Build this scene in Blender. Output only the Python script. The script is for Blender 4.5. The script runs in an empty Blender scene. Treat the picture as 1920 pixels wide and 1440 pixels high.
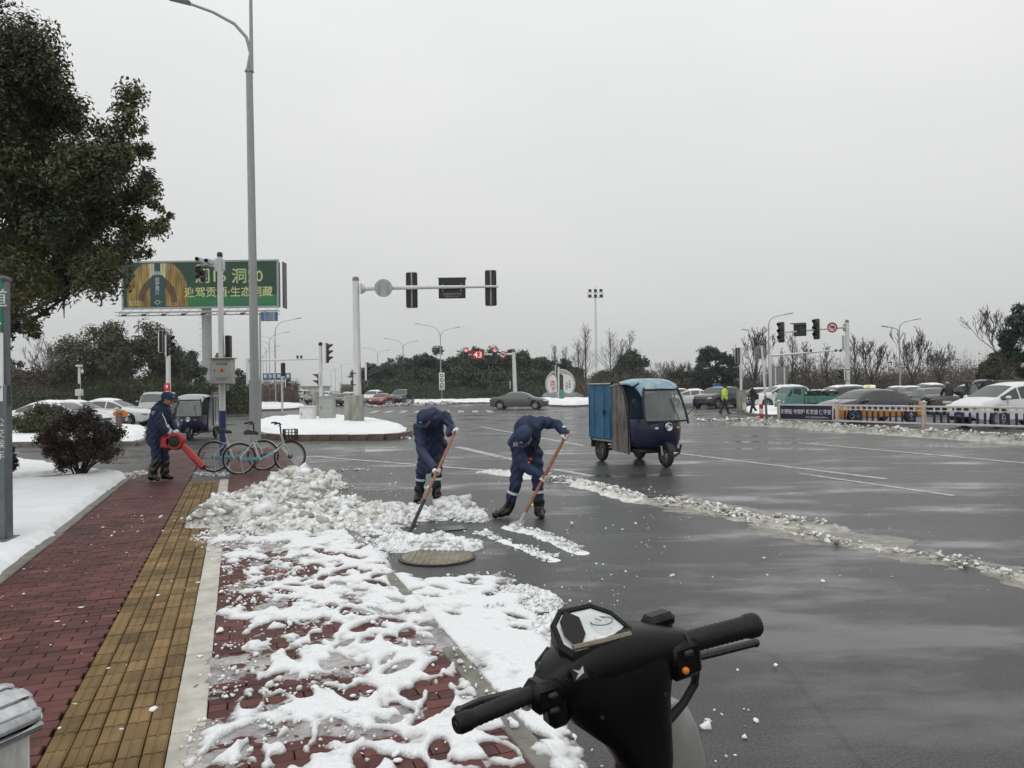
import bpy, bmesh, math, random
import numpy as np
from mathutils import Vector, Matrix, Euler

# ---------------------------------------------------------------- camera, sky, sun, exposure
SC = bpy.context.scene
COL = SC.collection
CAM_H, FPX = 1.75, 1400.0
ROLL, PITCH = math.radians(0.8), math.atan(8 / 1400.0)
cF = Vector((0, math.cos(PITCH), math.sin(PITCH)))
cR0 = Vector((1, 0, 0)); cU0 = cR0.cross(cF)
cR = cR0 * math.cos(ROLL) - cU0 * math.sin(ROLL)
cU = cU0 * math.cos(ROLL) + cR0 * math.sin(ROLL)
cC = Vector((0, 0, CAM_H))
cam_d = bpy.data.cameras.new('camera'); cam = bpy.data.objects.new('camera', cam_d); COL.objects.link(cam)
cam_d.sensor_fit = 'HORIZONTAL'; cam_d.sensor_width = 36.0; cam_d.lens = 36.0 * FPX / 1920.0
cam_d.clip_start = 0.05; cam_d.clip_end = 6000
M3 = Matrix((cR, cU, -cF)).transposed()
cam.matrix_world = Matrix.Translation(cC) @ M3.to_4x4()
SC.camera = cam
SC.render.engine = 'CYCLES'
SC.render.resolution_x, SC.render.resolution_y = 1024, 768
try:
    SC.cycles.volume_bounces = 0; SC.cycles.max_bounces = 6
    SC.cycles.diffuse_bounces = 3; SC.cycles.glossy_bounces = 3
    SC.cycles.transparent_max_bounces = 8
except Exception: pass

SUN_EL, SUN_AZ = 52.0, 205.0     # high, behind the camera, veiled by cloud
w = bpy.data.worlds.new('World'); SC.world = w; w.use_nodes = True
nt = w.node_tree; nt.nodes.clear()
out = nt.nodes.new('ShaderNodeOutputWorld'); bg = nt.nodes.new('ShaderNodeBackground')
sky = nt.nodes.new('ShaderNodeTexSky'); sky.sky_type = 'NISHITA'; sky.sun_disc = False
sky.sun_elevation = math.radians(SUN_EL); sky.sun_rotation = math.radians(SUN_AZ)
sky.dust_density = 3.0
hs = nt.nodes.new('ShaderNodeHueSaturation'); hs.inputs['Saturation'].default_value = 0.12
mx = nt.nodes.new('ShaderNodeMix'); mx.data_type = 'RGBA'; mx.inputs[0].default_value = 0.86
nz = nt.nodes.new('ShaderNodeTexNoise'); nz.inputs['Scale'].default_value = 1.6; nz.inputs['Detail'].default_value = 4
tc = nt.nodes.new('ShaderNodeTexCoord'); mp = nt.nodes.new('ShaderNodeMapping'); mp.inputs['Scale'].default_value = (1, 1, 2.5)
rp = nt.nodes.new('ShaderNodeValToRGB')
rp.color_ramp.elements[0].position = 0.3; rp.color_ramp.elements[0].color = (.945, .962, .96, 1)
rp.color_ramp.elements[1].position = 0.7; rp.color_ramp.elements[1].color = (1.035, 1.048, 1.036, 1)
L = nt.links.new
L(tc.outputs['Generated'], mp.inputs['Vector']); L(mp.outputs[0], nz.inputs['Vector']); L(nz.outputs['Fac'], rp.inputs['Fac'])
# an overcast vault: dimmer at the horizon, brighter overhead
sx = nt.nodes.new('ShaderNodeSeparateXYZ'); mr = nt.nodes.new('ShaderNodeMapRange'); mr.inputs['From Min'].default_value = 0.; mr.inputs['From Max'].default_value = 1.
mr.inputs['To Min'].default_value = 6.25; mr.inputs['To Max'].default_value = 13.4
vm = nt.nodes.new('ShaderNodeVectorMath'); vm.operation = 'SCALE'
L(tc.outputs['Generated'], sx.inputs[0]); L(sx.outputs['Z'], mr.inputs['Value']); L(rp.outputs[0], vm.inputs[0]); L(mr.outputs[0], vm.inputs['Scale'])
L(sky.outputs[0], hs.inputs['Color']); L(hs.outputs[0], mx.inputs[6]); L(vm.outputs[0], mx.inputs[7])
L(mx.outputs[2], bg.inputs['Color']); bg.inputs['Strength'].default_value = 0.1
L(bg.outputs[0], out.inputs['Surface'])

sd = bpy.data.lights.new('sun', 'SUN'); sun = bpy.data.objects.new('sun', sd); COL.objects.link(sun)
sd.energy = 0.5; sd.angle = math.radians(60); sd.color = (1.0, 0.985, 0.96)
az = math.radians(SUN_AZ); el = math.radians(SUN_EL)
sdir = Vector((math.sin(az) * math.cos(el), math.cos(az) * math.cos(el), math.sin(el)))
sun.rotation_euler = sdir.to_track_quat('Z', 'Y').to_euler(); sun.location = (0, 0, 60)
VS = SC.view_settings
VS.view_transform = 'Standard'; VS.look = 'None'; VS.exposure = 0.0; VS.gamma = 1.0
try: VS.use_curve_mapping = False
except Exception: pass

# ---------------------------------------------------------------- places
def ray(px, py): return cF + cR * ((px - 960) / FPX) - cU * ((py - 720) / FPX)
def P(px, py, z=0.0):
    d = ray(px, py); t = (z - CAM_H) / d.z
    return cC + d * t
def at(px, py, D):
    d = ray(px, py); return cC + d * (D / d.y)
def XZ(px, py, D):
    p = at(px, py, D); return p.x, p.z
def foot(px, D):                                   # ground point at depth D under picture column px
    p = at(px, 740, D); return Vector((p.x, D, 0))
AX = Vector((-.346, .938, 0)).normalized(); TX = Vector((AX.y, -AX.x, 0))   # along / across the pavement
def ST(s, t, z=0.0): return AX * s + TX * t + Vector((0, 0, z))
R = math.radians
rng = np.random.default_rng(7); random.seed(7)

# ---------------------------------------------------------------- numpy noise
_perm = np.random.default_rng(3).permutation(512)
def _h(ix, iy, k): return _perm[(_perm[(ix + k * 31) & 511] + iy * 7 + k) & 511] / 511.0
def vnoise(x, y, k=0):
    ix = np.floor(x).astype(int); iy = np.floor(y).astype(int); fx = x - ix; fy = y - iy
    fx = fx * fx * (3 - 2 * fx); fy = fy * fy * (3 - 2 * fy)
    a = _h(ix, iy, k); b = _h(ix + 1, iy, k); c = _h(ix, iy + 1, k); d = _h(ix + 1, iy + 1, k)
    return (a + (b - a) * fx) * (1 - fy) + (c + (d - c) * fx) * fy
def fbm(x, y, o=4, k=0):
    s = 0; a = .5; t = 0
    for i in range(o):
        s = s + a * vnoise(x * 2 ** i + 17.3 * i, y * 2 ** i + 5.1 * i, k + i); t += a; a *= .5
    return s / t
def worley(x, y, k=0):
    ix = np.floor(x).astype(int); iy = np.floor(y).astype(int); f1 = np.full(x.shape, 9.0); cid = np.zeros(x.shape)
    for dx in (-1, 0, 1):
        for dy in (-1, 0, 1):
            jx = ix + dx; jy = iy + dy
            px = jx + _h(jx, jy, k + 1); py = jy + _h(jx, jy, k + 2)
            d = np.hypot(px - x, py - y); m = d < f1
            f1 = np.where(m, d, f1); cid = np.where(m, _h(jx, jy, k + 3), cid)
    return f1, cid
def sd_poly(x, y, poly):                            # signed distance, positive inside
    d = np.full(x.shape, 1e9); ins = np.zeros(x.shape, bool); n = len(poly)
    for i in range(n):
        ax, ay = poly[i]; bx, by = poly[(i + 1) % n]
        ex, ey = bx - ax, by - ay; wx = x - ax; wy = y - ay
        t = np.clip((wx * ex + wy * ey) / (ex * ex + ey * ey + 1e-12), 0, 1)
        d = np.minimum(d, np.hypot(wx - ex * t, wy - ey * t))
        c = ((ay > y) != (by > y)) & (x < (bx - ax) * (y - ay) / (by - ay + 1e-12) + ax)
        ins ^= c
    return np.where(ins, d, -d)
def sstep(a, b, x):
    t = np.clip((x - a) / (b - a), 0, 1); return t * t * (3 - 2 * t)

# ---------------------------------------------------------------- materials
MATS = {}
def mat(name, col, rough=.6, metal=0., var=.0, scale=6., bump=0., bscale=40., emit=None, es=0., trans=0., col2=None, coat=0., island=0., spec=None, alpha=1., stretch=None, world=False):
    if name in MATS: return MATS[name]
    m = bpy.data.materials.new(name); m.use_nodes = True; t = m.node_tree; b = t.nodes['Principled BSDF']
    c = (*col, 1); b.inputs['Base Color'].default_value = c
    b.inputs['Roughness'].default_value = rough; b.inputs['Metallic'].default_value = metal
    if spec is not None: b.inputs['Specular IOR Level'].default_value = spec
    if coat: b.inputs['Coat Weight'].default_value = coat; b.inputs['Coat Roughness'].default_value = .06
    if trans: b.inputs['Transmission Weight'].default_value = trans; b.inputs['IOR'].default_value = 1.1
    if alpha < 1: b.inputs['Alpha'].default_value = alpha
    if emit: b.inputs['Emission Color'].default_value = (*emit, 1); b.inputs['Emission Strength'].default_value = es
    tcn = t.nodes.new('ShaderNodeTexCoord'); vec = tcn.outputs['Object']
    if world: vec = t.nodes.new('ShaderNodeNewGeometry').outputs['Position']
    if stretch:
        mpn = t.nodes.new('ShaderNodeMapping'); mpn.inputs['Scale'].default_value = stretch
        t.links.new(vec, mpn.inputs['Vector']); vec = mpn.outputs[0]
    if var or col2:
        n = t.nodes.new('ShaderNodeTexNoise'); n.inputs['Scale'].default_value = scale; n.inputs['Detail'].default_value = 5; n.inputs['Roughness'].default_value = .6
        t.links.new(vec, n.inputs['Vector'])
        r = t.nodes.new('ShaderNodeValToRGB'); r.color_ramp.elements[0].position = .32; r.color_ramp.elements[1].position = .68
        if col2: c1, c2 = col, col2
        else: c1 = [max(0, x * (1 - var)) for x in col]; c2 = [min(1, x * (1 + var)) for x in col]
        r.color_ramp.elements[0].color = (*c1, 1); r.color_ramp.elements[1].color = (*c2, 1)
        t.links.new(n.outputs['Fac'], r.inputs['Fac'])
        src = r.outputs[0]
        if island:
            g = t.nodes.new('ShaderNodeNewGeometry'); hsn = t.nodes.new('ShaderNodeHueSaturation')
            ma = t.nodes.new('ShaderNodeMapRange'); ma.inputs['To Min'].default_value = 1 - island; ma.inputs['To Max'].default_value = 1 + island
            t.links.new(g.outputs['Random Per Island'], ma.inputs['Value']); 
            if world:
                oi = t.nodes.new('ShaderNodeObjectInfo')
                ad = t.nodes.new('ShaderNodeMath'); ad.operation = 'ADD'; t.links.new(oi.outputs['Random'], ad.inputs[0]); t.links.new(g.outputs['Random Per Island'], ad.inputs[1])
                fr = t.nodes.new('ShaderNodeMath'); fr.operation = 'FRACT'; t.links.new(ad.outputs[0], fr.inputs[0]); t.links.new(fr.outputs[0], ma.inputs['Value'])
            t.links.new(ma.outputs[0], hsn.inputs['Value'])
            t.links.new(src, hsn.inputs['Color']); src = hsn.outputs[0]
        t.links.new(src, b.inputs['Base Color'])
    if bump:
        n2 = t.nodes.new('ShaderNodeTexNoise'); n2.inputs['Scale'].default_value = bscale; n2.inputs['Detail'].default_value = 4
        t.links.new(vec, n2.inputs['Vector'])
        bp = t.nodes.new('ShaderNodeBump'); bp.inputs['Strength'].default_value = bump; bp.inputs['Distance'].default_value = .01
        t.links.new(n2.outputs['Fac'], bp.inputs['Height']); t.links.new(bp.outputs[0], b.inputs['Normal'])
    MATS[name] = m; return m

def mat_asphalt():
    m = bpy.data.materials.new('wet_asphalt'); m.use_nodes = True; t = m.node_tree; b = t.nodes['Principled BSDF']; Lk = t.links.new
    tcn = t.nodes.new('ShaderNodeTexCoord')
    def noise(scale, det=4, st=None, rgh=.55):
        n = t.nodes.new('ShaderNodeTexNoise'); n.inputs['Scale'].default_value = scale; n.inputs['Detail'].default_value = det; n.inputs['Roughness'].default_value = rgh
        v = tcn.outputs['Object']
        if st:
            mpn = t.nodes.new('ShaderNodeMapping'); mpn.inputs['Scale'].default_value = st; mpn.inputs['Rotation'].default_value = (0, 0, R(-14)); Lk(v, mpn.inputs['Vector']); v = mpn.outputs[0]
        Lk(v, n.inputs['Vector']); return n.outputs['Fac']
    def ramp(f, p0, c0, p1, c1):
        r = t.nodes.new('ShaderNodeValToRGB'); r.color_ramp.elements[0].position = p0; r.color_ramp.elements[1].position = p1
        r.color_ramp.elements[0].color = (*c0, 1) if len(c0) == 3 else c0; r.color_ramp.elements[1].color = (*c1, 1); Lk(f, r.inputs['Fac']); return r.outputs[0]
    def mixc(f, a, bb, mode='MIX'):
        n = t.nodes.new('ShaderNodeMix'); n.data_type = 'RGBA'; n.blend_type = mode
        if isinstance(f, float): n.inputs[0].default_value = f
        else: Lk(f, n.inputs[0])
        Lk(a, n.inputs[6]); Lk(bb, n.inputs[7]); return n.outputs[2]
    big = ramp(noise(.35, 5), .35, (.024, .0245, .025), .7, (.044, .044, .0435))
    agg = ramp(noise(75, 4, None, .7), .38, (.25, .25, .25), .66, (2.5, 2.5, 2.45))
    col = mixc(1.0, big, agg, 'MULTIPLY')
    # standing water: patches stretched along the lanes
    pud = ramp(noise(.6, 6, (.45, 1.1, 1), .62), .51, (0, 0, 0), .62, (1, 1, 1))
    ro = ramp(noise(1.3, 5, (.5, 1, 1)), .3, (.13,) * 3, .7, (.32,) * 3)
    wet = ramp(noise(9, 2), 0, (.035,) * 3, 1, (.06,) * 3)
    rough = mixc(pud, ro, wet)
    b.inputs['Roughness'].default_value = .55
    cw = t.nodes.new('ShaderNodeMapRange'); cw.inputs['To Min'].default_value = .48; cw.inputs['To Max'].default_value = 1.; Lk(pud, cw.inputs['Value']); Lk(cw.outputs[0], b.inputs['Coat Weight'])
    Lk(rough, b.inputs['Coat Roughness']); b.inputs['Coat IOR'].default_value = 1.38
    dk = t.nodes.new('ShaderNodeRGB'); dk.outputs[0].default_value = (.022, .0225, .023, 1)
    vo = t.nodes.new('ShaderNodeTexVoronoi'); vo.feature = 'DISTANCE_TO_EDGE'; vo.inputs['Scale'].default_value = .16
    dm = t.nodes.new('ShaderNodeMix'); dm.data_type = 'VECTOR'; dm.inputs[0].default_value = .12
    nv = t.nodes.new('ShaderNodeTexNoise'); nv.inputs['Scale'].default_value = 1.1; nv.inputs['Detail'].default_value = 5
    Lk(tcn.outputs['Object'], nv.inputs['Vector']); Lk(tcn.outputs['Object'], dm.inputs[4]); Lk(nv.outputs['Color'], dm.inputs[5]); Lk(dm.outputs[1], vo.inputs['Vector'])
    crack = ramp(vo.outputs['Distance'], .0015, (.45, .45, .45), .004, (1, 1, 1))
    Lk(mixc(1.0, mixc(pud, col, mixc(.5, dk.outputs[0], col)), crack, 'MULTIPLY'), b.inputs['Base Color'])
    b.inputs['IOR'].default_value = 1.36
    # aggregate relief drowned by the water film, gentle ripples in the puddles
    inv = t.nodes.new('ShaderNodeMapRange'); inv.inputs['To Min'].default_value = .8; inv.inputs['To Max'].default_value = .03; Lk(pud, inv.inputs['Value'])
    bp = t.nodes.new('ShaderNodeBump'); bp.inputs['Distance'].default_value = .014; Lk(inv.outputs[0], bp.inputs['Strength']); Lk(noise(70, 4), bp.inputs['Height'])
    bp2 = t.nodes.new('ShaderNodeBump'); bp2.inputs['Distance'].default_value = .02; bp2.inputs['Strength'].default_value = .06
    Lk(noise(2.2, 3, (1, .6, 1)), bp2.inputs['Height']); Lk(bp.outputs[0], bp2.inputs['Normal'])
    Lk(bp2.outputs[0], b.inputs['Normal'])
    bp3 = t.nodes.new('ShaderNodeBump'); bp3.inputs['Distance'].default_value = .010; Lk(noise(62, 4, None, .7), bp3.inputs['Height'])
    in2 = t.nodes.new('ShaderNodeMapRange'); in2.inputs['To Min'].default_value = .42; in2.inputs['To Max'].default_value = .05; Lk(pud, in2.inputs['Value']); Lk(in2.outputs[0], bp3.inputs['Strength'])
    Lk(bp3.outputs[0], b.inputs['Coat Normal'])
    MATS['asphalt'] = m; return m

mat_asphalt()
mat('brick_red', (.098, .035, .030), .55, var=.38, scale=2.2, bump=.5, bscale=120, island=.30, spec=.25, world=True)
mat('joint_dark', (.028, .022, .02), .6, var=.3, scale=20)
mat('tile_yellow', (.178, .116, .048), .65, var=.34, scale=2.2, bump=.6, bscale=150, island=.26, spec=.25, world=True)
mat('slab_pale', (.46, .44, .385), .5, var=.2, scale=6, bump=.5, bscale=90, island=.08, world=True)
mat('kerb_stone', (.16, .15, .125), .45, var=.35, scale=7, bump=.6, bscale=60, island=.12, world=True)
mat('kerb_red', (.12, .075, .065), .5, var=.35, scale=6, bump=.5, bscale=40)
mat('snow', (.80, .815, .83), .55, var=.05, scale=3, bump=.55, bscale=70, spec=.35)
mat('snow_dirty', (.48, .465, .42), .55, col2=(.78, .78, .77), scale=7, bump=.7, bscale=60, spec=.35)
mat('snow_grimy', (.20, .19, .16), .5, col2=(.50, .49, .45), scale=3.5, bump=.7, bscale=50, spec=.35)
mat('slush_brown', (.075, .066, .052), .3, col2=(.27, .25, .21), scale=6, bump=.9, bscale=30)
mat('slush', (.13, .105, .10), .18, col2=(.42, .41, .41), scale=7, bump=.6, bscale=45)
mat('soil', (.035, .028, .018), .8, col2=(.085, .07, .04), scale=12, bump=.9, bscale=50)
mat('ground_far', (.10, .095, .085), .8, col2=(.34, .34, .34), scale=.12, bump=.3)
mat('line_white', (.13, .13, .13), .35, col2=(.60, .60, .59), scale=5, bump=.4, bscale=90)
mat('leaf_camphor', (.013, .025, .005), .42, col2=(.080, .076, .013), scale=.55, island=.45)
mat('leaf_dark', (.010, .024, .009), .5, col2=(.030, .050, .016), scale=.35, island=.4)
mat('leaf_pine', (.007, .026, .016), .55, col2=(.018, .046, .026), scale=.3, island=.4)
mat('leaf_olive', (.018, .028, .007), .5, col2=(.060, .062, .014), scale=.3, island=.4)
mat('leaf_red', (.013, .016, .007), .4, col2=(.046, .016, .013), scale=4, island=.5)
mat('leaf_brown', (.045, .033, .020), .65, col2=(.075, .045, .025), scale=.3, island=.4)
mat('bark', (.040, .034, .028), .8, var=.35, scale=14, bump=.8, bscale=30)
mat('bark_grey', (.036, .031, .028), .8, var=.35, scale=8)
mat('twig', (.075, .062, .054), .8, var=.4, scale=.4, island=.3)
mat('steel_grey', (.31, .325, .32), .42, var=.12, scale=2, bump=.1, bscale=20, stretch=(3, 3, .4))
mat('pole_white', (.62, .63, .63), .4, var=.1, scale=2, bump=.05, stretch=(3, 3, .4))
mat('pole_blue', (.012, .028, .13), .4, var=.25, scale=5)
mat('galv', (.33, .34, .34), .4, var=.2, scale=6, metal=.3)
mat('black_plastic', (.012, .012, .013), .4, var=.3, scale=12)
mat('black_gloss', (.008, .008, .009), .16, var=.3, scale=12)
mat('rubber', (.012, .012, .012), .65, var=.4, scale=12)
mat('rubber_grip', (.006, .006, .0065), .5, spec=.3, var=.3, scale=30, bump=.3, bscale=60)
mat('alloy', (.42, .42, .43), .3, metal=.9, var=.15, scale=10)
mat('chrome', (.50, .51, .52), .14, metal=1.0, var=.25, scale=20, bump=.05, bscale=9)
mat('cabinet', (.36, .37, .34), .45, var=.1, scale=4, bump=.05)
mat('cabinet_pale', (.62, .63, .61), .45, var=.08, scale=4)
mat('concrete', (.15, .15, .115), .75, col2=(.34, .335, .29), scale=2.2, bump=.8, bscale=22, stretch=(2, 2, .6))
mat('cloth_navy', (.008, .019, .058), .75, var=.35, scale=7, bump=.45, bscale=28)
mat('cloth_cap', (.008, .022, .070), .7, var=.25, scale=9, bump=.3, bscale=60)
mat('cloth_black', (.010, .010, .012), .7, var=.35, scale=8, bump=.4, bscale=30)
mat('hivis', (.50, .72, .05), .55, var=.12, scale=9, bump=.3, bscale=30)
mat('reflective', (.62, .63, .60), .35, var=.12, scale=12)
mat('glove', (.62, .60, .58), .75, var=.18, scale=14, bump=.4, bscale=60)
mat('boot', (.010, .009, .008), .35, var=.35, scale=10, bump=.2, bscale=30)
mat('skin', (.33, .18, .115), .5, var=.12, scale=14)
mat('hair', (.010, .009, .008), .6, var=.3, scale=30)
mat('wood_handle', (.17, .052, .022), .45, col2=(.30, .11, .05), scale=9, stretch=(2, 2, 2), bump=.3, bscale=40)
mat('red_plastic', (.33, .007, .010), .32, var=.15, scale=7)
mat('glass_dark', (.018, .02, .022), .06, var=.2, scale=3, spec=.8)
mat('glass_mid', (.22, .235, .235), .08, var=.25, scale=2, spec=.9, alpha=.5)
mat('paint_white', (.66, .67, .67), .25, coat=.5, var=.07, scale=2)
mat('paint_silver', (.32, .33, .33), .25, coat=.6, var=.07, scale=2)
mat('paint_black', (.012, .013, .014), .2, coat=.7, var=.2, scale=2)
mat('paint_navy', (.012, .016, .035), .2, coat=.7, var=.2, scale=2)
mat('paint_red', (.20, .012, .016), .25, coat=.6, var=.15, scale=2)
mat('paint_grey', (.06, .063, .065), .25, coat=.6, var=.15, scale=2)
mat('paint_teal', (.065, .20, .165), .35, var=.2, scale=4, coat=.2)
mat('paint_amber', (.52, .22, .020), .28, coat=.5, var=.1, scale=3)
mat('paint_yellow', (.50, .36, .03), .3, coat=.4, var=.1, scale=3)
mat('lens_clear', (.55, .56, .55), .12, var=.12, scale=12)
mat('lens_red', (.22, .008, .008), .2, var=.2, scale=12)
mat('lens_amber', (.55, .17, .02), .25, var=.2, scale=12)
mat('sheet_blue', (.008, .075, .17), .35, col2=(.03, .16, .28), scale=2.6, bump=.9, bscale=3.5)
mat('tarp_dark', (.028, .026, .024), .34, col2=(.23, .205, .175), scale=5, bump=1., bscale=7, stretch=(1.6, 1, .35))
mat('trike_blue', (.009, .010, .045), .3, coat=.25, var=.3, scale=4)
mat('film_cyan', (.05, .22, .32), .25, col2=(.38, .44, .46), scale=3.2, bump=.6, bscale=8)
mat('plate_blue', (.02, .04, .16), .4, var=.1, scale=9)
mat('plate_green', (.15, .40, .28), .4, var=.1, scale=9)
mat('sign_green', (.010, .16, .085), .35, var=.12, scale=5)
mat('sign_white', (.66, .67, .67), .4, var=.07, scale=5)
mat('sign_grey', (.10, .115, .125), .45, var=.15, scale=5, bump=.15, bscale=30)
mat('sign_blue', (.030, .12, .24), .4, var=.12, scale=4)
mat('sign_red', (.42, .02, .03), .4, var=.12, scale=5)
mat('map_cyan', (.16, .38, .46), .4, col2=(.55, .60, .58), scale=5)
mat('banner_navy', (.008, .011, .048), .45, var=.15, scale=4, bump=.2, bscale=6)
mat('fence_white', (.58, .56, .53), .4, var=.12, scale=5)
mat('fence_post', (.50, .43, .37), .45, var=.12, scale=5)
mat('fence_blue', (.006, .012, .060), .4, var=.2, scale=6)
mat('ad_green', (.005, .035, .022), .4, col2=(.008, .075, .035), scale=.35, stretch=(1.5, 1, 1), bump=.5, bscale=.8)
mat('ad_green_bright', (.010, .15, .05), .4, col2=(.03, .23, .08), scale=.6, stretch=(.6, 1, 3))
mat('ad_gold', (.15, .075, .010), .4, col2=(.48, .33, .09), scale=1.3, stretch=(1.6, 1, .35))
mat('ad_gold_deep', (.060, .026, .006), .4, col2=(.16, .08, .016), scale=1.6)
mat('ad_glow', (.50, .45, .22), .4, col2=(.60, .60, .42), scale=1.2)
mat('ad_text', (.62, .66, .30), .4, var=.08, scale=3)
mat('ad_bottle', (.006, .045, .05), .35, col2=(.010, .075, .08), scale=1.5)
mat('ad_bottle_neck', (.30, .42, .42), .35, var=.1, scale=3)
mat('cover_iron', (.15, .125, .09), .5, col2=(.26, .225, .165), scale=7, bump=.5, bscale=60, metal=.2)
mat('net_teal', (.035, .06, .065), .3, col2=(.08, .13, .135), scale=12)
mat('led_red', (.5, .02, .02), .4, emit=(1, .06, .07), es=1.6, var=.05, scale=9)
mat('led_soft', (.4, .05, .06), .4, emit=(1, .35, .35), es=.8, var=.05, scale=9)
mat('counter_red', (.30, .01, .015), .4, emit=(1, .03, .04), es=.16, var=.05, scale=9)
mat('led_white', (.8, .8, .8), .4, emit=(1, .45, .45), es=.55, var=.03, scale=9)
mat('taxi_lamp', (.7, .66, .45), .4, emit=(1, .93, .6), es=.45, var=.05, scale=9)
mat('bike_white', (.56, .60, .60), .35, var=.1, scale=9)
mat('bike_blue', (.10, .32, .38), .35, var=.15, scale=9)
mat('sculpt_white', (.62, .63, .62), .4, var=.06, scale=4)
mat('sculpt_brown', (.045, .025, .018), .5, var=.3, scale=6)
mat('stone_grey', (.20, .205, .20), .6, var=.2, scale=3)
mat('scoot_black', (.0022, .0022, .0025), .30, var=.3, scale=14, spec=.22, bump=.12, bscale=220)
mat('scoot_matte', (.004, .004, .004), .5, spec=.25, var=.3, scale=14, bump=.15, bscale=120)
mat('scoot_silver', (.36, .355, .34), .28, metal=.35, var=.12, scale=9)
mat('dial_glass_glare', (.42, .46, .46), .08, col2=(.70, .74, .73), scale=7, coat=.8)  # pale tones put a white sky reflection into the glass colour
mat('bin_panel', (.40, .40, .37), .55, col2=(.58, .585, .56), scale=26, stretch=(3, 3, .5), bump=.6, bscale=40)
mat('hazebuild', (.45, .46, .47), .7, var=.1, scale=.2)

def mat_snow_thin():
    m = bpy.data.materials.new('snow_melting'); m.use_nodes = True; t = m.node_tree; b = t.nodes['Principled BSDF']; Lk = t.links.new
    at_ = t.nodes.new('ShaderNodeAttribute'); at_.attribute_name = 'thick'; tcn = t.nodes.new('ShaderNodeTexCoord')
    n = t.nodes.new('ShaderNodeTexNoise'); n.inputs['Scale'].default_value = 22; n.inputs['Detail'].default_value = 5; Lk(tcn.outputs['Object'], n.inputs['Vector'])
    ma = t.nodes.new('ShaderNodeMath'); ma.operation = 'MULTIPLY_ADD'; ma.inputs[1].default_value = .016; Lk(n.outputs['Fac'], ma.inputs[0])
    sb = t.nodes.new('ShaderNodeMath'); sb.operation = 'SUBTRACT'; sb.inputs[1].default_value = .008; Lk(at_.outputs['Fac'], sb.inputs[0]); Lk(sb.outputs[0], ma.inputs[2])
    r = t.nodes.new('ShaderNodeValToRGB'); r.color_ramp.elements[0].position = .004; r.color_ramp.elements[1].position = .036
    r.color_ramp.elements[0].color = (.25, .225, .22, 1); r.color_ramp.elements[1].color = (.81, .825, .84, 1)
    e = r.color_ramp.elements.new(.017); e.color = (.60, .60, .61, 1)
    Lk(ma.outputs[0], r.inputs['Fac']); Lk(r.outputs[0], b.inputs['Base Color'])
    mr_ = t.nodes.new('ShaderNodeMapRange'); mr_.inputs['From Min'].default_value = .002; mr_.inputs['From Max'].default_value = .022; mr_.inputs['To Min'].default_value = .14; mr_.inputs['To Max'].default_value = .55; Lk(ma.outputs[0], mr_.inputs['Value']); Lk(mr_.outputs[0], b.inputs['Roughness'])
    n2 = t.nodes.new('ShaderNodeTexNoise'); n2.inputs['Scale'].default_value = 60; n2.inputs['Detail'].default_value = 4; Lk(tcn.outputs['Object'], n2.inputs['Vector'])
    bp = t.nodes.new('ShaderNodeBump'); bp.inputs['Strength'].default_value = .9; bp.inputs['Distance'].default_value = .016; Lk(n2.outputs['Fac'], bp.inputs['Height']); Lk(bp.outputs[0], b.inputs['Normal'])
    MATS['snow_melting'] = m
mat_snow_thin()
# ---------------------------------------------------------------- mesh builders
def tag(o, label=None, cat=None, group=None, kind=None):
    if label: o['label'] = label
    if cat: o['category'] = cat
    if group: o['group'] = group
    if kind: o['kind'] = kind
    return o
def empty(name, loc, rz=0., label=None, cat=None, group=None, rot=None, scale=1.):
    o = bpy.data.objects.new(name, None); COL.objects.link(o); o.location = loc; o.empty_display_size = .2
    o.rotation_euler = rot if rot else (0, 0, rz); o.scale = (scale,) * 3
    return tag(o, label, cat, group)
def link(name, me, mats=None, parent=None, loc=None, rot=None):
    if mats is not None:
        if len(me.materials): me.materials.clear()
        for m in (mats if isinstance(mats, (list, tuple)) else [mats]): me.materials.append(MATS[m] if isinstance(m, str) else m)
    o = bpy.data.objects.new(name, me); COL.objects.link(o)
    if parent: o.parent = parent
    if loc is not None: o.location = loc
    if rot is not None: o.rotation_euler = rot
    return o
def copy_tree(o, parent=None):
    c = o.copy(); COL.objects.link(c)
    if parent: c.parent = parent
    for ch in list(o.children): copy_tree(ch, c)
    return c
def mesh_np(name, V, F, smooth=True, mi=None):
    me = bpy.data.meshes.new(name); V = np.asarray(V, np.float32); F = np.asarray(F, np.int32); n, k = F.shape
    me.vertices.add(len(V)); me.vertices.foreach_set('co', V.ravel())
    me.loops.add(n * k); me.loops.foreach_set('vertex_index', F.ravel())
    me.polygons.add(n); me.polygons.foreach_set('loop_start', np.arange(0, n * k, k, dtype=np.int32))
    if mi is not None: me.polygons.foreach_set('material_index', np.asarray(mi, np.int32))
    me.polygons.foreach_set('use_smooth', np.full(n, smooth)); me.update(calc_edges=True)
    return me
def frame(d):
    d = Vector(d).normalized(); a = Vector((0, 0, 1)) if abs(d.z) < .9 else Vector((1, 0, 0))
    u = d.cross(a).normalized(); return d, u, d.cross(u).normalized()
_ico = {}
def ico(sub):
    if sub not in _ico:
        bm = bmesh.new(); bmesh.ops.create_icosphere(bm, subdivisions=sub, radius=1)
        bm.verts.ensure_lookup_table()
        _ico[sub] = (np.array([v.co[:] for v in bm.verts]), np.array([[v.index for v in f.verts] for f in bm.faces])); bm.free()
    return _ico[sub]
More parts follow.
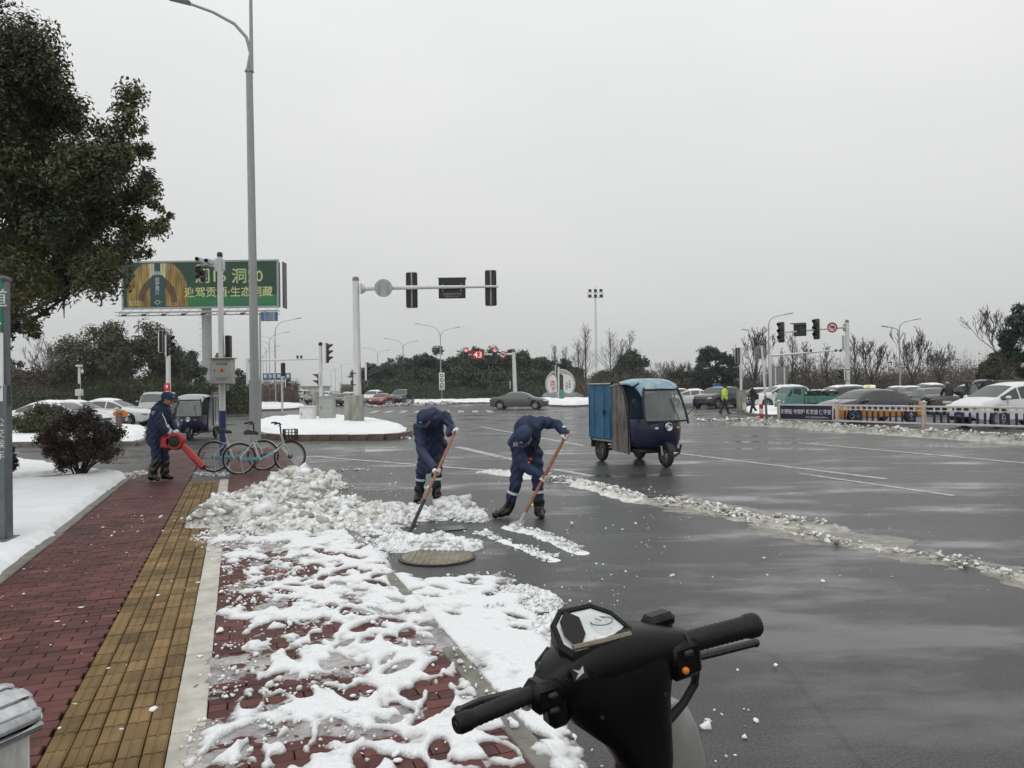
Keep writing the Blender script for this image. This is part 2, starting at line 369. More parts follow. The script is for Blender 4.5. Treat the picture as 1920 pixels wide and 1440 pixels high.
class MB:
    def __init__(s): s.v = []; s.f = []; s.m = []; s.mi = 0
    def add(s, vs, fs):
        o = len(s.v); s.v += [tuple(v) for v in vs]; s.f += [tuple(i + o for i in f) for f in fs]; s.m += [s.mi] * len(fs); return s
    def box(s, c, d, bev=0., rot=None):
        h = [x / 2 for x in d]; c = Vector(c); e = min(bev, min(h) * .98); vs = []; fs = []
        M = rot if isinstance(rot, Matrix) else (Euler(rot).to_matrix() if rot else Matrix.Identity(3))
        if not bev:
            for a in (-1, 1):
                for b in (-1, 1):
                    for k in (-1, 1): vs.append(Vector((a * h[0], b * h[1], k * h[2])))
            fs = [(0, 1, 3, 2), (4, 6, 7, 5), (0, 4, 5, 1), (2, 3, 7, 6), (0, 2, 6, 4), (1, 5, 7, 3)]
        else:
            idx = {}
            for a in (-1, 1):
                for b in (-1, 1):
                    for k in (-1, 1):
                        for ax in range(3):
                            q = [a * (h[0] - e), b * (h[1] - e), k * (h[2] - e)]; q[ax] = (a, b, k)[ax] * h[ax]
                            idx[(a, b, k, ax)] = len(vs); vs.append(Vector(q))
            for g in (-1, 1):
                fs.append([idx[(g, b, k, 0)] for b, k in ((-1, -1), (1, -1), (1, 1), (-1, 1))])
                fs.append([idx[(a, g, k, 1)] for a, k in ((-1, -1), (1, -1), (1, 1), (-1, 1))])
                fs.append([idx[(a, b, g, 2)] for a, b in ((-1, -1), (1, -1), (1, 1), (-1, 1))])
            for p in (-1, 1):
                for q in (-1, 1):
                    fs.append([idx[(p, q, -1, 0)], idx[(p, q, 1, 0)], idx[(p, q, 1, 1)], idx[(p, q, -1, 1)]])
                    fs.append([idx[(p, -1, q, 0)], idx[(p, 1, q, 0)], idx[(p, 1, q, 2)], idx[(p, -1, q, 2)]])
                    fs.append([idx[(-1, p, q, 1)], idx[(1, p, q, 1)], idx[(1, p, q, 2)], idx[(-1, p, q, 2)]])
                    for k in (-1, 1): fs.append([idx[(p, q, k, 0)], idx[(p, q, k, 1)], idx[(p, q, k, 2)]])
        return s.add([c + M @ v for v in vs], fs)
    def tube(s, pts, r, n=8, cap=True, up=None):
        pts = [Vector(p) for p in pts]; rs = r if isinstance(r, (list, tuple)) else [r] * len(pts); vs = []; fs = []
        u = None
        for i, p in enumerate(pts):
            t = (pts[min(i + 1, len(pts) - 1)] - pts[max(i - 1, 0)])
            if t.length < 1e-9: t = Vector((0, 0, 1))
            t.normalize()
            if u is None: _, u, _ = frame(t)
            u = (u - t * u.dot(t)); u = u.normalized() if u.length > 1e-6 else frame(t)[1]
            w_ = t.cross(u)
            for k in range(n):
                a = 2 * math.pi * k / n; vs.append(p + (u * math.cos(a) + w_ * math.sin(a)) * rs[i])
        for i in range(len(pts) - 1):
            for k in range(n): k2 = (k + 1) % n; fs.append((i * n + k, i * n + k2, (i + 1) * n + k2, (i + 1) * n + k))
        if cap: fs.append(tuple(range(n - 1, -1, -1))); fs.append(tuple((len(pts) - 1) * n + k for k in range(n)))
        return s.add(vs, fs)
    def cyl(s, a, b, r0, r1=None, n=12): return s.tube([a, b], [r0, r0 if r1 is None else r1], n)
    def lathe(s, prof, c=(0, 0, 0), axis=(0, 0, 1), n=24, closed=False):
        d, u, w_ = frame(axis); c = Vector(c); vs = []; fs = []; m = len(prof)
        for k in range(n):
            a = 2 * math.pi * k / n; e = u * math.cos(a) + w_ * math.sin(a)
            for (r_, z_) in prof: vs.append(c + e * r_ + d * z_)
        for k in range(n):
            k2 = (k + 1) % n
            for j in range(m if closed else m - 1):
                j2 = (j + 1) % m; fs.append((k * m + j, k2 * m + j, k2 * m + j2, k * m + j2))
        return s.add(vs, fs)
    def torus(s, c, axis, Rr, r, n=32, m=8):
        return s.lathe([(Rr + r * math.cos(2 * math.pi * j / m), r * math.sin(2 * math.pi * j / m)) for j in range(m)], c, axis, n, True)
    def blob(s, c, r, sub=2, rot=None):
        V, F = ico(sub); M = Euler(rot).to_matrix() if rot else Matrix.Identity(3); rr = r if isinstance(r, (tuple, list)) else (r, r, r)
        return s.add([Vector(c) + M @ Vector((v[0] * rr[0], v[1] * rr[1], v[2] * rr[2])) for v in V], [tuple(f) for f in F])
    def prism(s, poly, o, ex, ey, th):             # poly in (ex, ey) from o, thickness th along ex x ey
        o = Vector(o); ex = Vector(ex); ey = Vector(ey); nn = ex.cross(ey).normalized() * th; n = len(poly)
        a = [o + ex * p[0] + ey * p[1] for p in poly]; vs = a + [v + nn for v in a]
        fs = [tuple(range(n - 1, -1, -1)), tuple(range(n, 2 * n))] + [(i, (i + 1) % n, n + (i + 1) % n, n + i) for i in range(n)]
        return s.add(vs, fs)
    def loft(s, rings, close=True, cap=True):
        n = len(rings[0]); vs = [p for r_ in rings for p in r_]; fs = []
        for i in range(len(rings) - 1):
            for k in range(n if close else n - 1):
                k2 = (k + 1) % n; fs.append((i * n + k, i * n + k2, (i + 1) * n + k2, (i + 1) * n + k))
        if cap and close: fs.append(tuple(range(n - 1, -1, -1))); fs.append(tuple((len(rings) - 1) * n + k for k in range(n)))
        return s.add(vs, fs)
    def mesh(s, name, ang=40, fix=True):
        me = bpy.data.meshes.new(name); me.from_pydata(s.v, [], s.f)
        me.polygons.foreach_set('material_index', s.m)
        if fix:
            bm = bmesh.new(); bm.from_mesh(me); bmesh.ops.recalc_face_normals(bm, faces=bm.faces); bm.to_mesh(me); bm.free()
        me.polygons.foreach_set('use_smooth', [True] * len(me.polygons)); me.update()
        try: me.set_sharp_from_angle(angle=R(ang))
        except Exception: pass
        return me
    def build(s, name, mats, parent=None, ang=40, fix=True, loc=None, rot=None): return link(name, s.mesh(name, ang, fix), mats, parent, loc, rot)
def ev_mesh(ob):
    dg = bpy.context.evaluated_depsgraph_get(); me = bpy.data.meshes.new_from_object(ob.evaluated_get(dg)); return me
def text_mesh(body, size, bold=0., sx=1.):
    cu = bpy.data.curves.new('lettering', 'FONT'); cu.body = body; cu.size = size; cu.align_x = 'CENTER'; cu.align_y = 'CENTER'
    cu.resolution_u = 2; cu.offset = bold
    o = bpy.data.objects.new('lettering', cu); COL.objects.link(o); me = ev_mesh(o); bpy.data.objects.remove(o); bpy.data.curves.remove(cu)
    n = len(me.vertices); a = np.zeros(n * 3, np.float32); me.vertices.foreach_get('co', a); a = a.reshape(-1, 3)
    if n:
        a[:, 0] -= (a[:, 0].min() + a[:, 0].max()) / 2; a[:, 1] -= (a[:, 1].min() + a[:, 1].max()) / 2
        b = np.stack([a[:, 0] * sx, a[:, 2] * 0, a[:, 1]], 1); me.vertices.foreach_set('co', b.ravel()); me.update()
    return me
def text(body, size, m, parent, loc, rot=None, bold=0., sx=1., name='lettering'):
    return link(name, text_mesh(body, size, bold, sx), m, parent, loc, rot)      # reads from -Y
# ================================================================ the setting
def sheet(name, poly, z, m, kind='structure', label=None, th=0.):
    b = MB()
    if th: b.prism([(p[0], p[1]) for p in poly], (0, 0, z - th), (1, 0, 0), (0, 1, 0), th)
    else: b.add([(p[0], p[1], z) for p in poly], [tuple(range(len(poly)))])
    return tag(b.build(name, m), label, kind=kind)
sheet('ground', [(-2500, -60), (2500, -60), (2500, 4500), (-2500, 4500)], -.03, 'ground_far')
sheet('road', [(-170, -15), (170, -15), (170, 230), (60, 260), (-25, 620), (-190, 620), (-170, 200)], 0., 'asphalt')

SW = .05                                            # pavement level
T0, TY0, TY1, TW, TK0, TK1 = -2.0, -.88, -.33, -.165, 1.23, 1.355
S0, S1 = 2.4, 24.0
b = MB(); b.prism([(S0, T0), (S1, T0), (S1, TK0), (S0, TK0)], (0, 0, -.02), AX, -TX * -1, .02 + SW - .030)
pave = tag(b.build('pavement', 'joint_dark'), kind='structure')
def stone_mesh(ls, lt, th, bev, name): return MB().box((0, 0, 0), (lt, ls, th), bev).mesh(name)
ROT_S = math.atan2(-AX.x, AX.y)                     # local y along the pavement
def lay(me, m, s, t, parent, name, z, tilt=.006):
    o = link(name, me, None, parent, ST(s, t, z), (random.gauss(0, tilt), random.gauss(0, tilt), ROT_S + random.gauss(0, .003))); return o
# red bricks, laid across the pavement in running bond
brick_me = stone_mesh(.094, .194, .04, .005, 'brick'); brick_me.materials.append(MATS['brick_red'])
bricks = []
for (ta, tb) in ((T0 + .005, TY0), (TW, TK0)):
    r_ = 0; s = S0 + .05
    while s < S1:
        t = ta + (.1 if r_ % 2 else 0)
        if r_ % 2: bricks.append((s, ta + .05, .5))
        while t + .2 <= tb + .001: bricks.append((s, t + .1, 1.)); t += .2
        if tb - t > .03: bricks.append((s, (t + tb) / 2, (tb - t) / .2))
        r_ += 1; s += .1
def br_rank(q):
    s, t, k = q; shown = (3.6 < s < 6.6 and t < TY0 and not (s < 4.4 and t < -1.3)) or (3.5 < s < 5.2 and -.2 < t < .95)
    return (0 if shown else 1, s)
bricks.sort(key=br_rank)
bh = {k: stone_mesh(.094, .2 * k - .006, .04, .005, 'brick') for k in ()}
half_cache = {}
for (s, t, k) in bricks[:290]:
    me = brick_me
    if k < .99:
        kk = round(k, 2)
        if kk not in half_cache:
            half_cache[kk] = stone_mesh(.094, .2 * kk - .006, .04, .005, 'brick'); half_cache[kk].materials.append(MATS['brick_red'])
        me = half_cache[kk]
    lay(me, 0, s, t, pave, 'brick', SW - .02 + random.gauss(0, .0012))
b = MB()
for (s, t, k) in bricks[290:]:
    M = Matrix.Rotation(ROT_S + random.gauss(0, .003), 3, 'Z') @ Matrix.Rotation(random.gauss(0, .006), 3, 'X')
    if s > 14: b.add([ST(s, t, SW + random.gauss(0, .001)) + M @ Vector((sx * (.1 * k - .003), sy * .047, 0)) for sx, sy in ((-1, -1), (1, -1), (1, 1), (-1, 1))], [(0, 1, 2, 3)])
    else: b.box(ST(s, t, SW - .02 + random.gauss(0, .0012)), (.2 * k - .006, .094, .04), 0, M)
tag(b.build('brick_field', 'brick_red', pave, fix=False), kind='stuff')
# yellow tactile tiles: each with two raised bars
b = MB(); b.box((0, 0, 0), (.103, .186, .04), .004)
for x in (-.0255, .0255): b.box((x, 0, .0205), (.038, .182, .007), .0025)
tile_me = b.mesh('tile'); tile_me.materials.append(MATS['tile_yellow'])
for i in range(60):
    for j in range(5):
        lay(tile_me, 0, 3.6 + i * .2, TY0 + .055 + j * .11, pave, 'tile', SW - .019 + random.gauss(0, .0015), .008)
# pale band of slabs beside it
slab_me = stone_mesh(.394, .16, .04, .004, 'slab'); slab_me.materials.append(MATS['slab_pale'])
s = 2.7
while s < 15.8: lay(slab_me, 0, s, (TY1 + TW) / 2, pave, 'slab', SW - .017 + random.gauss(0, .001), .003); s += .398
# kerb stones on the road side and the lawn side
ks_me = stone_mesh(.742, .123, .16, .012, 'kerb_stone'); ks_me.materials.append(MATS['kerb_stone'])
s = 2.7
while s < 24: lay(ks_me, 0, s, (TK0 + TK1) / 2, pave, 'kerb_stone', SW - .077 + random.gauss(0, .003), .006); s += .75
s = 5.6
while s < 18: lay(ks_me, 0, s, T0 - .066, pave, 'kerb_stone', SW - .06 + random.gauss(0, .004), .01); s += .75

# ---------------------------------------------------------------- height fields of snow
def hfield(name, poly, res, f, m, label=None, cat=None, kind='stuff', parent=None, zcut=-.004, smooth=True):
    xs = [p[0] for p in poly]; ys = [p[1] for p in poly]; pad = .25
    gx = np.arange(min(xs) - pad, max(xs) + pad, res); gy = np.arange(min(ys) - pad, max(ys) + pad, res)
    X, Y = np.meshgrid(gx, gy); res_ = f(X, Y, sd_poly(X, Y, poly)); Z, keep = res_[0], res_[1]
    ny, nx = X.shape; I = np.arange(nx * ny).reshape(ny, nx)
    q = np.stack([I[:-1, :-1], I[:-1, 1:], I[1:, 1:], I[1:, :-1]], -1).reshape(-1, 4)
    k = keep.ravel(); q = q[k[q].any(1)]
    used = np.zeros(nx * ny, bool); used[q.ravel()] = True; remap = np.cumsum(used) - 1
    V = np.stack([X.ravel(), Y.ravel(), Z.ravel()], 1)[used]
    me_ = mesh_np(name, V, remap[q], smooth)
    if len(res_) > 2: me_.attributes.new('thick', 'FLOAT', 'POINT').data.foreach_set('value', res_[2].ravel()[used].astype(np.float32))
    o = link(name, me_, m, parent); return tag(o, label, cat, kind=kind)
def base_z(X, Y):
    t = X * TX.x + Y * TX.y; s = X * AX.x + Y * AX.y
    return np.where((t < TK1) & (t > T0 - .13) & (s < S1), SW, 0.), s, t
def pxy(pts, z=0.): return [(P(x, y, z).x, P(x, y, z).y) for x, y in pts]

VAR = []
for v in range(10):                                  # ten lump shapes
    V, F = ico(2); rr = np.random.default_rng(100 + v)
    d = np.ones(len(V))
    for k in range(10):
        a = rr.normal(size=3); a /= np.linalg.norm(a); c = rr.uniform(.3, .7); d = np.minimum(d, np.maximum(.45, c / np.maximum(V @ a, 1e-3) * np.where(V @ a > c, 1, 9)))
    d = d * (1 + .10 * np.sin(V @ rr.normal(size=3) * 4 + rr.uniform(0, 6)) + .10 * np.sin(V @ rr.normal(size=3) * 8 + rr.uniform(0, 6)) + .06 * np.sin(V @ rr.normal(size=3) * 13))
    VAR.append(V * d[:, None])
V1, F1 = ico(1); VAR1 = []
for v in range(10):
    rr = np.random.default_rng(200 + v); VAR1.append(V1 * rr.uniform(.5, 1.2, (len(V1), 1)))
def rand_rot(n, g):
    q = g.normal(size=(n, 4)); q /= np.linalg.norm(q, axis=1)[:, None]; a, b_, c, d = q.T
    return np.stack([1 - 2 * (c * c + d * d), 2 * (b_ * c - a * d), 2 * (b_ * d + a * c), 2 * (b_ * c + a * d), 1 - 2 * (b_ * b_ + d * d), 2 * (c * d - a * b_), 2 * (b_ * d - a * c), 2 * (c * d + a * b_), 1 - 2 * (b_ * b_ + c * c)], 1).reshape(n, 3, 3)
def lumps(name, pts, sizes, m, label=None, cat=None, mw=None, seed=1, parent=None, flat=.8, big=.035):
    g = np.random.default_rng(seed); pts = np.asarray(pts); sizes = np.asarray(sizes); Vs = []; Fs = []; Ms = []; off = 0
    for sub, sel in ((2, sizes >= big), (1, sizes < big)):
        pp = pts[sel]; ss = sizes[sel]; n = len(pp)
        if not n: continue
        var = VAR if sub == 2 else VAR1; Fb = ico(sub)[1]
        vi = g.integers(0, 10, n); Rm = rand_rot(n, g); an = g.uniform(.5, 1.3, (n, 3))
        base = np.stack(var)[vi] * an[:, None, :] * ss[:, None, None]
        W = np.einsum('nij,nkj->nki', Rm, base); W[:, :, 2] *= flat; W += pp[:, None, :]
        k = W.shape[1]; Vs.append(W.reshape(-1, 3)); Fs.append((Fb[None] + (np.arange(n) * k)[:, None, None]).reshape(-1, 3) + off); off += n * k
        nm = 1 if mw is None else len(mw); mi = g.choice(nm, n, p=mw) if mw is not None else np.zeros(n, int)
        Ms.append(np.repeat(mi, len(Fb)))
    o = link(name, mesh_np(name, np.concatenate(Vs), np.concatenate(Fs), True, np.concatenate(Ms)), m, parent)
    return tag(o, label, cat, kind='stuff')

# trodden snow over the outer pavement and the gutter
foots = []
g = np.random.default_rng(11)
for i in range(190):
    s = g.uniform(3.2, 8.2); t = g.uniform(-.1, 1.25 if g.random() < .75 else 2.2); foots.append((s, t, g.uniform(-.9, .9), g.uniform(.09, .17), g.uniform(.04, .07), g.uniform(.05, .12)))
polyA = pxy([(250, 1560), (330, 1440), (398, 1340), (412, 1250), (425, 1150), (424, 1060), (360, 1010), (420, 985), (640, 985), (700, 1012), (748, 1060), (790, 1082), (850, 1070), (935, 1062), (965, 1072), (938, 1100), (1000, 1092), (1052, 1170), (1072, 1232), (1040, 1275), (1030, 1310), (1090, 1390), (1190, 1560)], SW)
def fA(X, Y, sd):
    bz, s, t = base_z(X, Y)
    e = sstep(-.02, .16, sd + (fbm(X * 4, Y * 4, 4, 1) - .5) * .38)
    n = .55 * fbm(X * 3.0, Y * 3.0, 5, 2) + .45 * fbm(X * 8.5, Y * 8.5, 4, 6); fine = fbm(X * 16, Y * 16, 3, 4)
    wf, wc = worley(X * 13 + fine, Y * 13 + fine, 3)
    h = .018 + .25 * (n - .485) + .022 * np.clip(t - .35, -1, .7) + .035 * (fine - .5) + .050 * (.75 - wf) * wc * sstep(1.1, .3, t) - .010 * sstep(.9, .2, t)
    h = np.where(t > TK1 + .02, h + .028, h)
    h = np.minimum(h, .042 + .03 * (n - .5) + .012 * fine)
    for (fs, ft, fa, la, lb, dp) in foots:
        u = (s - fs) * math.cos(fa) + (t - ft) * math.sin(fa); v_ = -(s - fs) * math.sin(fa) + (t - ft) * math.cos(fa)
        r2 = (u / la) ** 2 + (v_ / lb) ** 2
        h = h - dp * np.clip(1.25 - r2, 0, .8) + .012 * np.exp(-((r2 - 1.7) / .5) ** 2)
    kerb = sstep(.09, .03, np.abs(t - (TK1 - .05))) * sstep(.42, .55, fbm(s * 1.6, t * 3, 3, 9) + .07)
    h = h - .07 * kerb
    h = h * e - .012 * (1 - e)
    h = h + .010 * (fbm(X * 38, Y * 38, 2, 8) - .5) * np.clip(h / .02, 0, 1)
    h = np.where(h > 0, .040 * (np.maximum(h, 0) / .040) ** .72, h * 1.5)
    return bz + np.where(h > 0, h * .62, h), h > -.004, h
hfield('trodden_snow', polyA, .0115, fA, 'snow_melting', 'white trodden snow full of footprints over the red pavement edge', 'snow')
def fS(X, Y, sd):
    bz, s, t = base_z(X, Y); e = sd + (fbm(X * 3, Y * 3, 4, 21) - .5) * .5
    h = np.where(e > 0, .007 + .03 * (fbm(X * 2.6, Y * 2.6, 5, 22) - .80) + .012 * (fbm(X * 20, Y * 20, 3, 23) - .5), -.01)
    h = np.minimum(h, .014)
    return bz + h, h > -.001
hfield('slush', polyA, .016, fS, 'slush', 'grey watery slush melting under the trodden snow', 'slush')
# crumbs over the trodden snow
pts = []; sz = []
g = np.random.default_rng(5)
PA = np.array(polyA)
while len(pts) < 1900:
    x = g.uniform(PA[:, 0].min(), PA[:, 0].max()); y = g.uniform(3.4, PA[:, 1].max())
    t = x * TX.x + y * TX.y; s = x * AX.x + y * AX.y
    if sd_poly(np.array([x]), np.array([y]), polyA)[0] < -.05: continue
    dens = 1. if t < .55 else (.35 if t < TK1 else .5)
    if fbm(np.array([x * 2.]), np.array([y * 2.]), 3, 31)[0] < .5 - .1 * dens and g.random() > .15: continue
    if g.random() > dens: continue
    r_ = min(.035, .007 * (1 + g.pareto(2.2))); pts.append((x, y, (SW if t < TK1 else 0) + .010 + r_ * .2)); sz.append(r_)
lumps('snow_crumbs', pts, sz, ['snow', 'snow_dirty'], 'small crumbs of snow strewn over the trodden snow', 'snow', [.85, .15], 3, big=.024)

# heaps of shovelled snow -------------------------------------------------
def heap(name, mounds, seed, m, label, chunk=.07, dens=260, smin=.025, smax=.14, mw=(.5, .5), res=.02, zmul=1.):
    ms = []
    for (px, py, rx, ry, h) in mounds: q = P(px, py); ms.append((q.x, q.y, rx, ry, h))
    x0 = min(q[0] - q[2] * 1.3 for q in ms); x1 = max(q[0] + q[2] * 1.3 for q in ms); y0 = min(q[1] - q[3] * 1.3 for q in ms); y1 = max(q[1] + q[3] * 1.3 for q in ms)
    def H(X, Y):
        h = np.zeros(X.shape); wx = X + .12 * (fbm(X * 3, Y * 3, 3, seed) - .5) * 2; wy = Y + .12 * (fbm(X * 3, Y * 3, 3, seed + 5) - .5) * 2
        for (cx, cy, rx, ry, hh) in ms:
            r2 = ((wx - cx) / rx) ** 2 + ((wy - cy) / ry) ** 2; h = np.maximum(h, 0) + hh * np.clip(1 - r2, 0, 1) ** 1.1 * (1 - .5 * np.clip(h / .5, 0, 1))
        return h
    def f(X, Y, sd):
        bz, s, t = base_z(X, Y); h = H(X, Y); w1, c1 = worley(X * 7 + 2 * fbm(X * 4, Y * 4, 2, seed), Y * 7, seed); w2, c2 = worley(X * 17, Y * 17, seed + 3)
        k = np.clip(h / .08, 0, 1)
        z = h + k * (chunk * (.75 - w1) * (.4 + c1) + chunk * .45 * (.6 - w2)) - .02
        return bz + z, z > -.012
    o = hfield(name, [(x0, y0), (x1, y0), (x1, y1), (x0, y1)], res, f, m, label, 'snow')
    g = np.random.default_rng(seed); A = (x1 - x0) * (y1 - y0); N = int(A * dens)
    X = g.uniform(x0, x1, N * 2); Y = g.uniform(y0, y1, N * 2); h = H(X, Y); keep = h > .006; keep |= (g.random(N * 2) < .015)
    X = X[keep]; Y = Y[keep]; h = h[keep]; bz, _, _ = base_z(X, Y)
    r_ = np.minimum(smax, smin * (1 + g.pareto(1.6, len(X)))) * np.clip(.35 + h * 4, .35, 1)
    Zc = bz + h * .97 + r_ * .15
    lumps(name + '_lumps', np.stack([X, Y, Zc], 1), r_, m if isinstance(m, list) else [m], None, None, list(mw), seed, parent=o, big=.05)
    return o
heap('snow_heap', [(560, 942, .62, .62, .46), (490, 952, .45, .4, .22), (640, 962, .45, .42, .20), (470, 985, .55, .33, .17), (395, 992, .34, .26, .24), (555, 985, .6, .4, .18), (660, 985, .45, .3, .13), (430, 950, .4, .35, .12), (600, 915, .5, .5, .24), (690, 975, .4, .3, .13), (610, 1000, .5, .22, .12), (500, 1005, .5, .2, .12), (740, 985, .3, .2, .08)], 41, ['snow_dirty', 'snow', 'snow_grimy'], 'tall heap of dirty chunky shovelled snow on the pavement beside the bicycles', dens=420, mw=(.5, .38, .12))
heap('snow_heap', [(710, 962, .42, .28, .12), (790, 972, .45, .24, .13), (850, 965, .35, .25, .20), (880, 975, .25, .2, .10), (740, 975, .4, .2, .08)], 43, ['snow', 'snow_dirty'], 'low bank of broken snow at the boots of the worker with the long shaft', dens=480, mw=(.6, .4))
heap('snow_heap', [(780, 1030, .42, .2, .14), (850, 1030, .3, .16, .12), (730, 1025, .35, .2, .10), (700, 1000, .35, .22, .09)], 44, ['snow', 'snow_dirty'], 'chunky snow being pushed up to the round manhole cover', dens=620, smin=.02, smax=.07, mw=(.7, .3))
heap('snow_heap', [(1010, 1130, .20, .30, .07), (1040, 1180, .2, .3, .09), (980, 1110, .2, .16, .06), (1045, 1240, .12, .18, .05), (930, 1140, .18, .1, .05)], 45, ['snow', 'snow_dirty'], 'crumbly snow spread in the gutter behind the black scooter', dens=900, smin=.014, smax=.045, mw=(.75, .25), chunk=.035)
# streaks and ridges left by wheels and shovels
def ridge(name, line, wid, hgt, m, label, seed, dens=40, smin=.018, smax=.07, mw=(.5, .5), brk=.36):
    g = np.random.default_rng(seed); pp = [P(x, y) for x, y in line]; seg = [(pp[i], pp[i + 1]) for i in range(len(pp) - 1)]; tot = sum((b_ - a).length for a, b_ in seg)
    pts = []; sz = []
    for (a, b_) in seg:
        d = (b_ - a); nrm = Vector((-d.y, d.x, 0)).normalized(); n = int(d.length * dens * wid * 10)
        for i in range(n):
            q = a + d * g.random(); gap = fbm(np.array([q.x * 1.3]), np.array([q.y * 1.3]), 3, seed)[0]
            if gap < brk: continue
            off = np.clip(g.normal(0, .42), -1.3, 1.3); q = q + nrm * off * wid; k = max(.1, 1 - off * off * .7)
            r_ = min(smax, smin * (1 + g.pareto(2.0))) * (.5 + .6 * k) ; pts.append((q.x, q.y, hgt * k * g.uniform(.1, 1.) * min(1, (gap - brk) * 6))); sz.append(r_)
    return lumps(name, pts, sz, m, label, 'snow', list(mw), seed, big=.034, flat=.7)
GR = ['snow_dirty', 'snow_grimy', 'snow']
def bank(name, line, wid, hgt, m, label, seed, brk=.40, res=.03):
    pp = [P(x, y) for x, y in line]; x0, x1 = min(q.x for q in pp) - wid * 2, max(q.x for q in pp) + wid * 2; y0, y1 = min(q.y for q in pp) - wid * 2, max(q.y for q in pp) + wid * 2
    def f(X, Y, sd):
        d = np.full(X.shape, 9.)
        for i in range(len(pp) - 1):
            a, c = pp[i], pp[i + 1]; ex, ey = c.x - a.x, c.y - a.y; t = np.clip(((X - a.x) * ex + (Y - a.y) * ey) / (ex * ex + ey * ey), 0, 1); d = np.minimum(d, np.hypot(X - a.x - ex * t, Y - a.y - ey * t))
        k = d / wid + (fbm(X * 2.5, Y * 2.5, 4, seed) - .5) * 1.3; w1, c1 = worley(X * 8, Y * 8, seed); w2, c2 = worley(X * 19, Y * 19, seed + 1)
        h = hgt * np.clip(1 - k * k * .8, 0, 1) * (.35 + 1.1 * (.8 - w1) * (.5 + c1) + .5 * (.6 - w2)) * sstep(brk - .06, brk + .08, fbm(X * 1.1, Y * 1.1, 3, seed + 2) + .08) - .012
        return h, (h > -.008) & (k < 1.3)
    hfield(name, [(x0, y0), (x1, y0), (x1, y1), (x0, y1)], res, f, m, label, 'snow')
bank('snow_bank', [(925, 884), (985, 893), (1080, 905), (1150, 922), (1195, 938)], .30, .060, 'snow_dirty', 'packed dirty snow under the ridge by the flat shovel worker', 151)
bank('snow_bank', [(1225, 940), (1300, 948), (1400, 972), (1540, 992)], .32, .055, 'snow_grimy', 'packed dirty snow along the lane beyond the workers', 152, .42)
bank('snow_bank', [(1430, 985), (1530, 1010), (1650, 1028), (1790, 1052), (1925, 1086)], .20, .035, 'snow_grimy', 'flattened grey slush along the wheel track', 153, .42)
bank('snow_bank', [(1392, 797), (1500, 801), (1600, 809), (1700, 816), (1800, 823), (1935, 832)], .55, .17, 'snow_grimy', 'packed base of the ploughed bank under the road fence', 154, .2, .05)
bank('snow_streak', [(955, 990), (1010, 1002), (1090, 1038)], .11, .035, 'snow', 'scraped white snow left by the flat shovel', 155, .42, .02)
bank('snow_streak', [(900, 1000), (960, 1020), (1040, 1052)], .10, .026, 'snow', 'thin scraped snow between manhole and flat shovel', 156, .47, .02)
ridge('snow_ridge', [(925, 884), (985, 893), (1080, 905), (1150, 922), (1195, 938)], .26, .10, GR, 'dirty snow ridge beside the worker with the flat shovel', 51, 42, mw=(.5, .2, .3))
ridge('snow_ridge', [(1225, 940), (1300, 948), (1400, 972), (1540, 988)], .30, .10, GR, 'dirty snow ridge running along the lane beyond the workers', 52, 46, mw=(.5, .3, .2), brk=.25)
ridge('snow_ridge', [(1430, 985), (1530, 1010), (1650, 1028), (1790, 1052), (1925, 1086)], .22, .07, GR, 'broken line of grey slush beside the wheel track', 53, 40, mw=(.45, .4, .15), smin=.014, brk=.3)
ridge('snow_streak', [(955, 990), (1010, 1002), (1090, 1038)], .11, .07, ['snow', 'snow_dirty'], 'white streak of snow trailing from the flat shovel blade', 54, 60, smin=.016, smax=.05, mw=(.7, .3), brk=.2)
ridge('snow_streak', [(900, 1000), (960, 1020), (1040, 1052)], .12, .05, ['snow', 'snow_dirty'], 'thin scraped streak of snow right of the manhole cover', 55, 50, smin=.014, smax=.045, mw=(.7, .3), brk=.35)
ridge('snow_ridge', [(1392, 797), (1500, 801), (1600, 809), (1700, 816), (1800, 823), (1935, 832)], .42, .26, GR, 'long dirty bank of ploughed snow along the foot of the road fence', 56, 21, smin=.035, smax=.12, mw=(.5, .35, .15), brk=.2)
ridge('snow_ridge', [(620, 884), (700, 880)], .2, .04, GR, 'thin slush tail behind the tall snow heap', 57, 30, mw=(.4, .3, .3))
ridge('snow_ridge', [(360, 888), (470, 892), (560, 884)], .5, .03, ['snow', 'snow_dirty'], 'thin snow scattered under the parked bicycles', 58, 26, smin=.016, smax=.05, mw=(.7, .3), brk=.3)
ridge('snow_ridge', [(560, 823), (770, 822)], .3, .08, GR, 'slush crumbs along the kerb of the signal island', 59, 16, smin=.03, smax=.09, mw=(.4, .2, .4), brk=.4)
ridge('snow_ridge', [(765, 815), (800, 806)], .4, .14, GR, 'slush off the rounded end of the signal island', 60, 20, smin=.03, smax=.09, mw=(.4, .3, .3), brk=.2)
ridge('snow_ridge', [(215, 905), (268, 890)], .35, .10, ['snow', 'snow_dirty'], 'crumbled snow at the lawn corner beside the blower worker', 62, 30, smin=.03, smax=.08, mw=(.7, .3), brk=.2)
ridge('snow_ridge', [(1310, 790), (1400, 788), (1440, 784)], .5, .12, GR, 'slush round the feet of the traffic officer', 63, 18, smin=.04, smax=.12, mw=(.4, .4, .2), brk=.35)
ridge('snow_ridge', [(690, 763), (760, 760), (850, 757)], 1.0, .3, GR, 'slush along the far verge beside the pickup', 64, 6, smin=.09, smax=.25, mw=(.4, .4, .2), brk=.35)
def fT(X, Y, sd):
    h = .014 * sstep(-.1, .25, sd + (fbm(X * 3, Y * 3, 4, 61) - .5) * .7) * (.4 + fbm(X * 7, Y * 7, 4, 65)) - .006
    h = np.where(fbm(X * 1.8, Y * 1.8, 4, 66) > .41, h, -.01); return h, h > -.002
